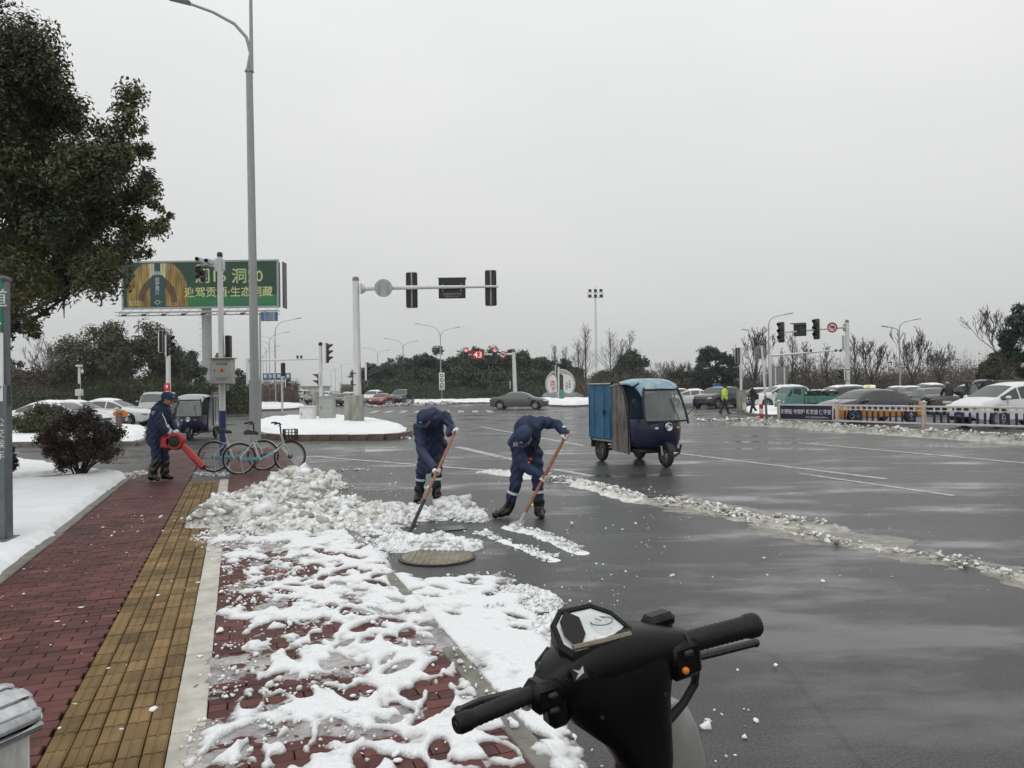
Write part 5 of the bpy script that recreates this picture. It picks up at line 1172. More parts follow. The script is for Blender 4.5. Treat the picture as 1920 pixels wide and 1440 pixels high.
q = rz_(1560, 614, -.15); b = MB(); b.lathe([(.34, 0), (.34, .03), (0, .03)], q, (0, -1, 0), 28); sg = b.build('ban_sign', 'sign_white', t_); b = MB(); b.torus(q + Vector((0, -.035, 0)), (0, 1, 0), .30, .05, 28, 6); b.box(q + Vector((0, -.045, 0)), (.56, .012, .05), 0, (0, .78, 0)); b.build('red_ring', 'sign_red', sg); b = MB(); b.box(q + Vector((.03, -.038, .02)), (.26, .01, .14), .004); b.box(q + Vector((-.13, -.038, -.01)), (.08, .01, .10), .004); b.build('pictogram', 'black_plastic', sg)
signal_head(t_, rz_(1583, 703) + Vector((-.12, 0, 0)), 2, .36, (-1, -.2, 0))
# camera arm behind it, with the back of a board on two posts
D = 62.; base = foot(1446, D); t_ = empty('camera_mast', base, 0, 'white mast with a long rising camera arm behind the green truck', 'pole'); q = lambda px, py: Vector((at(px, py, D).x - base.x, 0, at(px, py, D).z))
MB().tube([(0, 0, -.02), q(1444, 662)], [.13, .11], 10).build('pole', 'pole_white', t_); MB().tube([q(1446, 667), q(1590, 655)], [.10, .05], 8).build('arm', 'pole_white', t_)
for px in (1512, 1520, 1567, 1576): MB().box(q(px, 658) + Vector((0, 0, .04)), (.12, .3, .22), .03).build('camera', 'black_plastic', t_)
D = 60.; base = foot(1463, D); t_ = empty('notice_board', base, 0, 'grey board seen from behind on two pale posts', 'board'); z_ = lambda py: at(1463, py, D).z
MB().box((.0, .06, z_(704)), (1.25, .05, 1.5), .01).build('board', 'stone_grey', t_)
for x in (-.36, .36): MB().tube([(x, 0, -.02), (x, 0, z_(689))], .06, 8).build('post', 'pole_white', t_)
# left-of-fence post with the round sign seen from behind
D = 33.8; base = foot(1437, D); t_ = empty('road_sign', base, 0, 'round sign seen from behind on a leaning post at the fence end', 'sign'); q = lambda px, py: Vector((at(px, py, D).x - base.x, 0, at(px, py, D).z))
MB().tube([(0, 0, 0), q(1435, 742)], .055, 10).build('lower_post', 'sign_grey', t_); MB().tube([q(1435, 743), q(1428, 648)], .050, 10).build('post', 'pole_white', t_); c = q(1427, 660); b = MB(); b.lathe([(.31, 0), (.31, .03), (0, .03)], c + Vector((0, .1, 0)), (0, 1, 0), 28); b.lathe([(0, 0), (.31, 0)], c + Vector((0, .1, 0)), (0, 1, 0), 28); b.build('plate', 'stone_grey', t_); b = MB()
for z in (-.12, .16): b.box(c + Vector((.02, .06, z)), (.30, .05, .035))
b.build('clamp', 'galv', t_)
D = 52.; base = foot(1389, D); t_ = empty('signal_post', base, 0, 'white post with two black signal heads behind the traffic officer', 'traffic signal'); MB().tube([(0, 0, -.02), (.06, 0, at(1389, 652, D).z)], .085, 10).build('pole', 'pole_white', t_); signal_head(t_, (-.16, .05, at(1387, 667, D).z), 3, .34, (.1, 1, 0)); signal_head(t_, (-.15, 0, at(1389, 698, D).z), 2, .36, (-1, -.3, 0))
D = 47.; base = foot(1390, D); t_ = empty('street_cabinet', base, 0, 'stained beige roadside cabinet between the officer and the walker', 'cabinet'); MB().box((0, 0, .72), (.52, .45, 1.35), .04).build('body', 'concrete', t_); MB().box((0, 0, 1.42), (.56, .5, .06), .02).build('lid', 'concrete', t_); MB().box((.1, -.25, .4), (.25, .03, .4), .01).build('paper_notice', 'fence_post', t_)
D = 70.; base = foot(1344, D); t_ = empty('kiosk', base, 0, 'narrow blue and white roadside kiosk panel behind the dark car', 'kiosk'); MB().box((0, 0, .9), (.6, .4, 1.8), .03).build('body', 'cabinet_pale', t_); MB().box((0, -.02, 1.75), (.64, .46, .35), .03).build('blue_top', 'sign_blue', t_)
D = 33.9; base = foot(1427, D); t_ = empty('barrier_post', base, 0, 'short red and white banded post at the end of the fence', 'post')
for i in range(4): MB().box((0, 0, .11 + i * .22), (.15, .15, .219), .01).build('band', 'sign_red' if i % 2 else 'fence_white', t_)
# road fence with navy banner
FP = [foot(1460, 34.2), foot(1569, 32.0), foot(1732, 28.9), foot(1960, 25.6)]
def fence_run(a, c, label, banner):
    t_ = empty('road_fence', a, math.atan2(c.y - a.y, c.x - a.x), label, 'fence'); Ln = (c - a).length
    for x in ((0, Ln) if banner != 2 else (Ln,)):
        if banner == 1 and x: continue
        p_ = MB().box((x, 0, .48), (.13, .13, .96), .015).build('post', 'fence_post', t_); b = MB(); b.box((x, 0, .985), (.18, .18, .05), .015); b.lathe([(.075, 1.0), (.04, 1.05), (0, 1.07)], (x, 0, 0), n=4); b.build('post_cap', 'fence_white', p_)
    MB().box((Ln / 2, 0, .82), (Ln - .13, .06, .075), .012).build('rail', 'fence_white', t_); MB().box((Ln / 2, 0, .66), (Ln - .13, .04, .04), .008).build('rail', 'fence_white', t_); MB().box((Ln / 2, 0, .16), (Ln - .13, .06, .075), .012).build('rail', 'fence_white', t_)
    n = int(Ln / .24); w1 = MB().box((0, 0, .705), (.075, .03, .19), .006).mesh('slat_top'); w1.materials.append(MATS['fence_white']); w2 = MB().box((0, 0, .405), (.085, .034, .41), .006).mesh('slat'); w2.materials.append(MATS['fence_blue'])
    for i in range(n):
        x = (i + .5) * Ln / n
        if x < .15 or x > Ln - .15: continue
        s_ = link('slat', w2, None, t_, (x, 0, 0)); link('slat_top', w1, None, s_)
    if banner == 1:
        bn = MB().box((Ln * .485, -.06, .50), (Ln * .90, .012, .60), .004).build('banner', 'banner_navy', t_)
        text('知荣耻 守规矩 畅交通 保平安', .235, 'fence_white', bn, (Ln * .485, -.07, .53), sx=.80, bold=.004); text('城市交通管理宣传服务中心', .09, 'fence_white', bn, (Ln * .68, -.07, .29))
        for x in (Ln * .03, Ln * .94): MB().box((x, -.05, .5), (.06, .03, .66), .008).build('banner_batten', 'fence_white', t_)
fence_run(FP[0], FP[1], 'white road fence panel hung with a navy banner', 1); fence_run(FP[1], FP[2], 'white and blue slatted fence panel before the amber taxi', 0); fence_run(FP[2], FP[3], 'white and blue slatted fence panel before the white family car', 2)

# steel-lidded litter bin cut by the frame at lower left
qa, qb = P(0, 1338, .985), P(86, 1303, .985); d_ = (qb - qa); d_.z = 0; d_.normalize(); ang = math.atan2(d_.y, d_.x); ce = qb - d_ * .42 - Vector((.075, 0, 0))
t_ = empty('litter_bin', (ce.x, ce.y, 0), ang, 'litter bin with ribbed stainless lid beside the red paving', 'litter bin')
zt = .93
MB().box((0, 0, zt / 2), (.80, .19, zt), .02).build('body', 'bin_panel', t_)
b = MB(); rings = []
for x, sc_ in ((-.42, .8), (-.415, .93), (-.40, 1.), (.0, 1.), (.385, 1.), (.405, .96), (.416, .88), (.42, .78)):
    ring = []
    for k in range(49):
        a = math.pi * k / 48; rb = 1 + .10 * (1 if (k // 6) % 2 else 0); ring.append((x, .105 * math.cos(a) * rb * sc_, zt + .012 + .075 * math.sin(a) * rb * sc_))
    rings.append(ring)
b.loft(rings); b.build('lid', 'chrome', t_, ang=25)
MB().box((0, 0, zt + .0), (.835, .222, .022), .008).build('lid_rim', 'chrome', t_)
# ================================================================ vehicles
def lerp_prof(pr, u): return float(np.interp(u, [p[0] for p in pr], [p[1] for p in pr]))
PROF = {
 'sedan': dict(top=[(0, .50), (.012, .62), (.03, .685), (.15, .715), (.20, .76), (.33, .965), (.44, 1.), (.56, .985), (.64, .90), (.755, .70), (.90, .625), (.965, .54), (1, .40)], belt=[(0, .46), (.03, .60), (.17, .665), (.5, .645), (.76, .635), (.95, .50), (1, .36)], sw=(.215, .74), ws=(.60, .745), rw=(.205, .325), pil=(.38, .545), hwc=.70),
 'suv': dict(top=[(0, .44), (.012, .60), (.035, .70), (.10, .90), (.15, .965), (.30, 1.), (.5, .985), (.60, .94), (.745, .70), (.92, .62), (.975, .54), (1, .40)], belt=[(0, .42), (.03, .57), (.15, .655), (.5, .64), (.75, .64), (.95, .52), (1, .36)], sw=(.12, .735), ws=(.60, .735), rw=(.04, .115), pil=(.27, .44), hwc=.74),
 'mpv': dict(top=[(0, .44), (.012, .60), (.035, .72), (.08, .90), (.13, .97), (.32, 1.), (.5, .985), (.62, .92), (.80, .66), (.93, .57), (.98, .48), (1, .36)], belt=[(0, .42), (.03, .56), (.15, .62), (.5, .605), (.8, .59), (.95, .47), (1, .34)], sw=(.10, .79), ws=(.63, .795), rw=(.035, .10), pil=(.25, .43, .60), hwc=.73),
 'van': dict(top=[(0, .44), (.01, .75), (.03, .94), (.07, .985), (.4, 1.), (.72, .985), (.80, .90), (.90, .62), (.965, .52), (1, .38)], belt=[(0, .42), (.02, .54), (.5, .55), (.9, .54), (.97, .46), (1, .34)], sw=(.06, .87), ws=(.795, .895), rw=(.012, .028), pil=(.30, .58), hwc=.84),
 'pickup': dict(top=[(0, .40), (.01, .58), (.35, .59), (.36, .62), (.39, .96), (.50, 1.), (.60, .975), (.735, .70), (.92, .64), (.975, .56), (1, .42)], belt=[(0, .38), (.01, .57), (.36, .58), (.5, .63), (.74, .64), (.95, .54), (1, .38)], sw=(.385, .725), ws=(.605, .725), rw=(.362, .388), pil=(.50,), hwc=.76),
}
def car(name, label, cat, loc, heading, paint, style='sedan', L_=4.6, W_=1.8, H_=1.46, low=None, group=None, plate='plate_blue', snow=False, dark=False, spokes=5, plate_text=None, detail=True):
    pf = PROF[style]; t_ = empty(name, loc, heading, label, cat, group); Rw = .325 if H_ < 1.6 else .36
    wu = (.185, .805) if style != 'pickup' else (.19, .80)
    bot = [(0, .27), (.04, .165), (.96, .155), (1, .25)]; hw = [(0, .76), (.02, .86), (.06, .94), (.18, 1), (.78, 1), (.92, .94), (.975, .82), (1, .62)]
    us = sorted(set([round(x, 4) for x in np.concatenate([np.linspace(0, 1, 41), [.006, .012, .02, .03, .985, .993]] + [np.linspace(w_ - .105, w_ + .105, 23) for w_ in wu])]))
    def sec(u):
        zt = lerp_prof(pf['top'], u) * H_; zb = lerp_prof(bot, u) * H_; zl = min(lerp_prof(pf['belt'], u) * H_, zt - .015); h = lerp_prof(hw, u) * W_ / 2; x = (u - .5) * L_
        for w_ in wu:
            dx = abs(x - (w_ - .5) * L_); ra = Rw + .055
            if dx < ra: zb = max(zb, Rw + math.sqrt(ra * ra - dx * dx))
        zl = max(zl, zb + .05); zt = max(zt, zl + .02); k = min(1., max(0., (zt - zl) / (.32 * H_))); hr = h * (.90 - (.90 - pf['hwc']) * k)
        zm = max(zb + .02, zb + (zl - zb) * .45); e = (zt - zl)
        return x, [(0, zb), (h * .93, zb), (h * .985, min(zb + .05, zm - .005)), (h * 1.0, zm), (h * .965, zl), (hr + (h * .965 - hr) * .12, zl + e * .86), (hr * .90, zt - e * .03), (hr * .45, zt + .012), (0, zt + .018)]
    b = MB(); rings = []
    for u in us:
        x, s_ = sec(u); rings.append([(x, y, z) for y, z in s_] + [(x, -y, z) for y, z in s_[-2:0:-1]])
    n = len(rings[0]); b.loft(rings)
    nf = len(b.f); mi = []
    for f in b.f:
        if len(f) > 4: mi.append(0); continue
        ks = sorted(set(i % n for i in f)); zc = sum(b.v[i][2] for i in f) / 4
        und = set(ks) <= {0, 1, n - 1}; mi.append(1 if und else (2 if low and zc < H_ * .50 else 0))
    b.m = mi; body = b.build('body', [paint, 'rubber', low or paint], t_, ang=32)
    def patch(u0, u1, k0, k1, f0, f1, off, nm, m, parent, nu=8, sides=(1, -1), nrm='y'):
        for sg in sides:
            g_ = MB(); rg = []
            for i in range(nu + 1):
                u = u0 + (u1 - u0) * i / nu; x, s_ = sec(u); a = Vector((0, *s_[k0])); c = Vector((0, *s_[k1])); p0 = a.lerp(c, f0); p1 = a.lerp(c, f1); rg.append([(x, sg * (p0.y + off), p0.z), (x, sg * (p1.y + off), p1.z)])
            g_.loft(rg, False, False); g_.build(nm, m, parent, fix=False)
    gl = 'glass_dark'
    cuts = [pf['sw'][0]] + list(pf['pil']) + [pf['sw'][1]]
    for i in range(len(cuts) - 1): patch(cuts[i] + (.008 if i else 0), cuts[i + 1] - .008, 4, 5, .10, .93, .007, 'window', gl, t_)
    def top_patch(u0, u1, nm):
        g_ = MB(); rg = []
        for i in range(9):
            u = u0 + (u1 - u0) * i / 8; x, s_ = sec(u); x2, s2 = sec(min(1, u + .004)); dz = (s2[8][1] - s_[8][1]); nx = -dz / math.hypot(dz, x2 - x + 1e-9); nz = (x2 - x) / math.hypot(dz, x2 - x + 1e-9)
            row = [(s_[6][0] * 1.02, s_[6][1] - .004), s_[7], s_[8]]; rg.append([(x + nx * .010, y, z + nz * .010) for y, z in row] + [(x + nx * .010, -y, z + nz * .010) for y, z in row[1::-1]])
        g_.loft(rg, False, False); g_.build(nm, gl, t_, fix=False)
    top_patch(pf['ws'][0], pf['ws'][1], 'windscreen'); top_patch(pf['rw'][0], pf['rw'][1], 'rear_window')
    # wheels
    tyre = MB(); tyre.lathe([(Rw * .66, -.085), (Rw * .93, -.10), (Rw, -.07), (Rw, .07), (Rw * .93, .10), (Rw * .66, .085)], (0, 0, 0), (0, 1, 0), 22); tm = tyre.mesh('wheel'); tm.materials.append(MATS['rubber'])
    rim = MB(); rim.lathe([(Rw * .68, -.09), (Rw * .62, -.09), (Rw * .60, -.04), (0, -.035)], (0, 0, 0), (0, 1, 0), 20); rim.mi = 1
    for i in range(spokes):
        a = 2 * math.pi * i / spokes; c_ = Vector((math.cos(a), 0, math.sin(a))); rim.box(c_ * Rw * .36 + Vector((0, -.075, 0)), (Rw * .58, .03, Rw * .17), .008, Matrix.Rotation(-a, 3, 'Y'))
    rim.lathe([(.06, -.098), (.05, -.105), (0, -.105)], (0, 0, 0), (0, 1, 0), 12); rim.lathe([(Rw * .68, -.095), (Rw * .60, -.095)], (0, 0, 0), (0, 1, 0), 20)
    rm = rim.mesh('rim'); rm.materials.append(MATS['black_plastic']); rm.materials.append(MATS['alloy'])
    for w_ in wu:
        for sg in (1, -1):
            o = link('wheel', tm, None, t_, ((w_ - .5) * L_, -sg * (W_ / 2 - .105), Rw), (0, 0, 0 if sg > 0 else math.pi)); link('rim', rm, None, o)
    # lamps, grille, plates, mirrors, handles
    hx = L_ / 2; zh = H_ * .47
    for sg in (1, -1):
        b = MB(); b.blob((hx * .945, sg * W_ * .36, zh), (.20, .17, .07), 2, (0, .1, -sg * .75)); b.build('headlight', 'lens_clear', t_)
        b = MB(); b.blob((-hx * .955, sg * W_ * .37, H_ * .53), (.16, .15, .085), 2, (0, 0, sg * .6)); b.build('tail_light', 'lens_red', t_)
        xm = (pf['sw'][1] - .5) * L_ - .22; b = MB(); b.blob((xm, sg * (W_ / 2 + .09), H_ * .66), (.09, .11, .075), 2); b.box((xm, sg * (W_ / 2 - .01), H_ * .645), (.06, .1, .03), .01); b.build('mirror', paint, t_)
        if detail:
            for u_ in (.33, .50): b = MB(); b.box(((u_ - .5) * L_, sg * (W_ / 2 * .985 + .012), H_ * .57), (.2, .03, .028), .01); b.build('door_handle', paint, t_)
            for u_ in (.40, .565, .73): b = MB(); b.box(((u_ - .5) * L_, sg * (W_ / 2 * .994 + .002), H_ * .42), (.008, .008, H_ * .40)); b.build('door_seam', 'rubber', t_)
    b = MB(); b.box((hx * .992, 0, H_ * .40), (.05, W_ * .44, .13), .02); b.box((hx * .985, 0, H_ * .24), (.06, W_ * .6, .10), .02); b.build('grille', 'black_plastic', t_)
    for sg in (1, -1):
        p_ = MB().box((sg * (hx + .012), 0, H_ * (.31 if sg > 0 else .46)), (.02, .44, .14), .005).build('plate', plate, t_)
        if plate_text and sg < 0: text(plate_text, .12, 'fence_white', p_, (-hx - .026, 0, H_ * .46), (0, 0, -math.pi / 2))
    if detail: MB().box((-hx * .99, 0, H_ * .25), (.06, W_ * .66, .13), .03).build('rear_bumper', 'black_plastic', t_)
    if style == 'pickup': MB().box((-L_ * .32, 0, H_ * .60), (L_ * .33, W_ * .86, .03), .01).build('bed_cover', 'rubber', t_)
    if snow:
        g = np.random.default_rng(int(abs(loc[0]) * 100)); X = g.uniform(-.28, .06, 60) * L_; Y = g.uniform(-.33, .33, 60) * W_; Zr = np.array([lerp_prof(pf['top'], x / L_ + .5) * H_ for x in X])
        s_ = MB(); u0, u1 = pf['rw'][1] + .01, pf['ws'][0] - .01; rg = []
        for i in range(13):
            u = u0 + (u1 - u0) * i / 12; x, sc_ = sec(u); row = []
            for j in range(9):
                y = (j - 4) / 4 * sc_[6][0] * .97; ed = min(1, 3 * (1 - abs(j - 4) / 4)) * min(1, i / 2., (12 - i) / 2.); row.append((x, y, sc_[8][1] + .002 - .03 * (abs(y) / (sc_[6][0] + 1e-6)) ** 2 + .055 * ed * g.uniform(.6, 1.2)))
            rg.append(row)
        s_.loft(rg, False, False); s_.build('roof_snow', 'snow', t_)
    return t_
def gp(px, D): return foot(px, D)
# parked white cars behind the verge
car('parked_car', 'nearest white saloon with snowy roof half hidden by the clipped bush', 'car', gp(105, 34.5), 0, 'paint_white', L_=4.7, H_=1.44, snow=True)
car('parked_car', 'white saloon parked between two other white cars', 'car', gp(142, 37.5), R(2), 'paint_white', L_=4.6, H_=1.42, snow=True)
car('parked_car', 'farther white saloon with clear alloy front wheel by the marker post', 'car', gp(206, 40.3), R(-1), 'paint_white', L_=4.7, H_=1.46, snow=True, spokes=9)
car('parked_van', 'grey van mostly hidden behind the blower worker', 'van', gp(296, 50), R(-80), 'paint_silver', 'van', 4.2, 1.6, 1.85)
# junction traffic
car('car', 'dark grey fastback saloon turning across the junction', 'car', gp(974, 62), R(-12), 'paint_grey', L_=4.75, H_=1.45, spokes=9)
car('car', 'red saloon coming down the far avenue', 'car', gp(716, 82), R(-98), 'paint_red', L_=4.4, W_=1.72, H_=1.42)
car('pickup', 'dark pickup truck coming out of the far avenue', 'pickup', gp(753, 88), R(-99), 'paint_black', 'pickup', 5.2, 1.9, 1.8)
car('car', 'white off-roader with roof snow behind the red saloon', 'car', gp(700, 94), R(-98), 'paint_white', 'suv', 4.6, 1.85, 1.72, snow=True)
car('car', 'black saloon waiting behind the concrete block', 'car', gp(645, 88), R(-95), 'paint_black', H_=1.45)
car('car', 'second black saloon behind the island cabinets', 'car', gp(634, 90), R(-95), 'paint_grey', H_=1.45)
car('car', 'silver saloon queuing far behind the island', 'car', gp(662, 120), R(-94), 'paint_silver', H_=1.45, snow=True, detail=False)
car('car', 'white saloon queuing farther up the avenue', 'car', gp(650, 140), R(-94), 'paint_white', H_=1.45, snow=True, detail=False)
car('car', 'white hatch far up the avenue behind the post', 'car', gp(612, 150), R(-94), 'paint_white', 'suv', 4.2, 1.75, 1.55, snow=True, detail=False)
car('van', 'white minibus driving up the far avenue', 'van', gp(569, 140), R(86), 'paint_white', 'van', 4.6, 1.8, 2.0, detail=False)
car('car', 'grey car ahead of the minibus', 'car', gp(541, 150), R(86), 'paint_silver', H_=1.5, detail=False)
car('car', 'dark car right of the white minibus', 'car', gp(588, 118), R(-94), 'paint_black', H_=1.46, detail=False)
car('car', 'small black car beside the tall grey cabinet', 'car', gp(594, 100), R(-94), 'paint_black', H_=1.46, detail=False)
# right side traffic
car('car', 'white saloon standing behind the blue cargo tricycle', 'car', gp(1298, 63), R(172), 'paint_white', L_=4.7, H_=1.45, snow=True)
car('car', 'black sporty off-roader nose-on beside the traffic officer', 'car', gp(1346, 58), R(222), 'paint_black', 'suv', 4.7, 1.95, 1.66)
car('car', 'dark saloon behind the white saloon by the tricycle', 'car', gp(1272, 74), R(175), 'paint_grey', H_=1.45, snow=True)
car('car', 'dark car behind the walker', 'car', gp(1418, 60), R(180), 'paint_navy', H_=1.46, snow=True)
car('car', 'white off-roader behind the leaning sign post', 'car', gp(1462, 55), R(188), 'paint_white', 'suv', 4.6, 1.85, 1.68, snow=True)
car('car', 'pale saloon with snowy roof behind the fence end', 'car', gp(1432, 66), R(182), 'paint_silver', H_=1.45, snow=True)
tx = car('taxi', 'black over amber taxi with lit roof sign behind the slatted fence', 'taxi', gp(1627, 33.6), R(196), 'paint_navy', L_=4.8, W_=1.82, H_=1.50, low='paint_amber', plate_text='皖A·3BCA5', spokes=5)
b = MB(); b.box((-.1, 0, 1.60), (.16, .62, .14), .03); rs = b.build('roof_sign', 'taxi_lamp', tx); text('出租', .13, 'sign_red', rs, (-.02, 0, 1.60), (0, 0, math.pi / 2))
text('TAXI', .13, 'sign_red', rs, (-.185, 0, 1.60), (0, 0, -math.pi / 2))
MB().box((-.1, 0, 1.68), (.1, .3, .05), .02).build('sign_cap', 'stone_grey', tx)
car('car', 'dark green off-roader right behind the taxi bonnet', 'car', gp(1570, 46), R(188), 'paint_grey', 'suv', 4.5, 1.8, 1.62, snow=True)
car('car', 'black older saloon seen from behind beyond the taxi', 'car', gp(1744, 43), R(80), 'paint_black', L_=4.8, W_=1.8, H_=1.44, plate='fence_white')
tx2 = car('taxi', 'yellow taxi far behind the black saloon', 'taxi', gp(1706, 56), R(80), 'paint_grey', low='paint_yellow', H_=1.46, snow=True)
car('car', 'snow covered dark saloon behind the taxi roof', 'car', gp(1682, 58), R(82), 'paint_black', H_=1.46, snow=True)
car('car', 'dark off-roader with snowy roof beyond the black saloon', 'car', gp(1738, 60), R(82), 'paint_black', 'suv', 4.6, 1.85, 1.66, snow=True)
car('car', 'snow topped car beside the dark tricycles', 'car', gp(1815, 58), R(110), 'paint_black', H_=1.5, snow=True)
mp = car('car', 'white family car with big side windows at the fence end', 'car', gp(1896, 29.0), R(191), 'paint_white', 'mpv', 4.6, 1.84, 1.74, spokes=10)
# green flatbed truck
base = gp(1512, 44); t_ = empty('flatbed_truck', base, R(186), 'small teal flatbed truck with dropside bed behind the banner', 'truck', scale=.92)
b = MB(); rings = []
for x, z0, z1, hw_ in ((.55, .45, 1.72, .74), (1.35, .45, 1.74, .76), (1.62, .45, 1.35, .76), (1.78, .45, 1.0, .74), (1.80, .5, .7, .70)): rings.append([(x, -hw_, z0), (x, hw_, z0), (x, hw_, z0 + (z1 - z0) * .55), (x, hw_ * .9, z1), (x, -hw_ * .9, z1), (x, -hw_, z0 + (z1 - z0) * .55)])
b.loft(rings); b.build('cab', 'paint_teal', t_, ang=30)
for sg in (1, -1):
    MB().prism([(.72, 1.12), (1.25, 1.12), (1.18, 1.62), (.72, 1.62)], (0, sg * .735, 0), (1, 0, 0), (0, 0, 1), .02 * sg).build('window', 'glass_dark', t_); MB().prism([(1.3, 1.12), (1.62, 1.12), (1.32, 1.6)], (0, sg * .74, 0), (1, 0, 0), (0, 0, 1), .02 * sg).build('window', 'glass_dark', t_)
b = MB(); b.add([(1.63, -.6, 1.34), (1.63, .6, 1.34), (1.38, .58, 1.70), (1.38, -.58, 1.70)], [(0, 1, 2, 3)]); b.build('windscreen', 'glass_dark', t_)
MB().box((-.75, 0, .72), (2.5, 1.5, .08), .01).build('bed_floor', 'paint_teal', t_)
for y in (-.75, .75):
    sd_ = MB().box((-.75, y, .95), (2.5, .05, .40), .01).build('side_board', 'paint_teal', t_)
    for i in range(5): MB().box((-1.75 + i * .5, y * 1.05, .95), (.06, .04, .42), .01).build('stake', 'paint_teal', sd_)
MB().box((.48, 0, 1.25), (.05, 1.4, 1.0), .01).build('headboard', 'paint_teal', t_); MB().box((-2.0, 0, .95), (.05, 1.5, .4), .01).build('tail_board', 'paint_teal', t_)
b = MB(); g = np.random.default_rng(8)
for i in range(60): b.blob((g.uniform(-1.9, -.2), g.uniform(-.6, .6), 1.0 + g.uniform(0, .45)), tuple(g.uniform(.12, .25, 3)), 1)
b.build('load', 'leaf_dark', t_); b = MB()
for i in range(16): b.blob((g.uniform(-1.9, -.2), g.uniform(-.6, .6), 1.42 + g.uniform(0, .1)), (.2, .15, .05), 1)
b.build('load_snow', 'snow', t_)
for x in (1.2, -1.3):
    for sg in (1, -1):
        b = MB(); b.lathe([(.15, -.08), (.27, -.09), (.29, -.06), (.29, .06), (.27, .09), (.15, .08)], (x, sg * .62, .29), (0, 1, 0), 18); w_ = b.build('wheel', 'rubber', t_); b = MB(); b.lathe([(.17, .0), (.17, .06), (0, .08)], (x, sg * .64, .29), (0, sg, 0), 14); b.build('rim', 'alloy', w_)
for sg in (1, -1): b = MB(); b.blob((1.79, sg * .52, .78), (.04, .12, .07), 2); b.build('headlight', 'lens_clear', t_)
MB().box((0, 0, .5), (3.4, .6, .14), .02).build('chassis', 'rubber', t_)

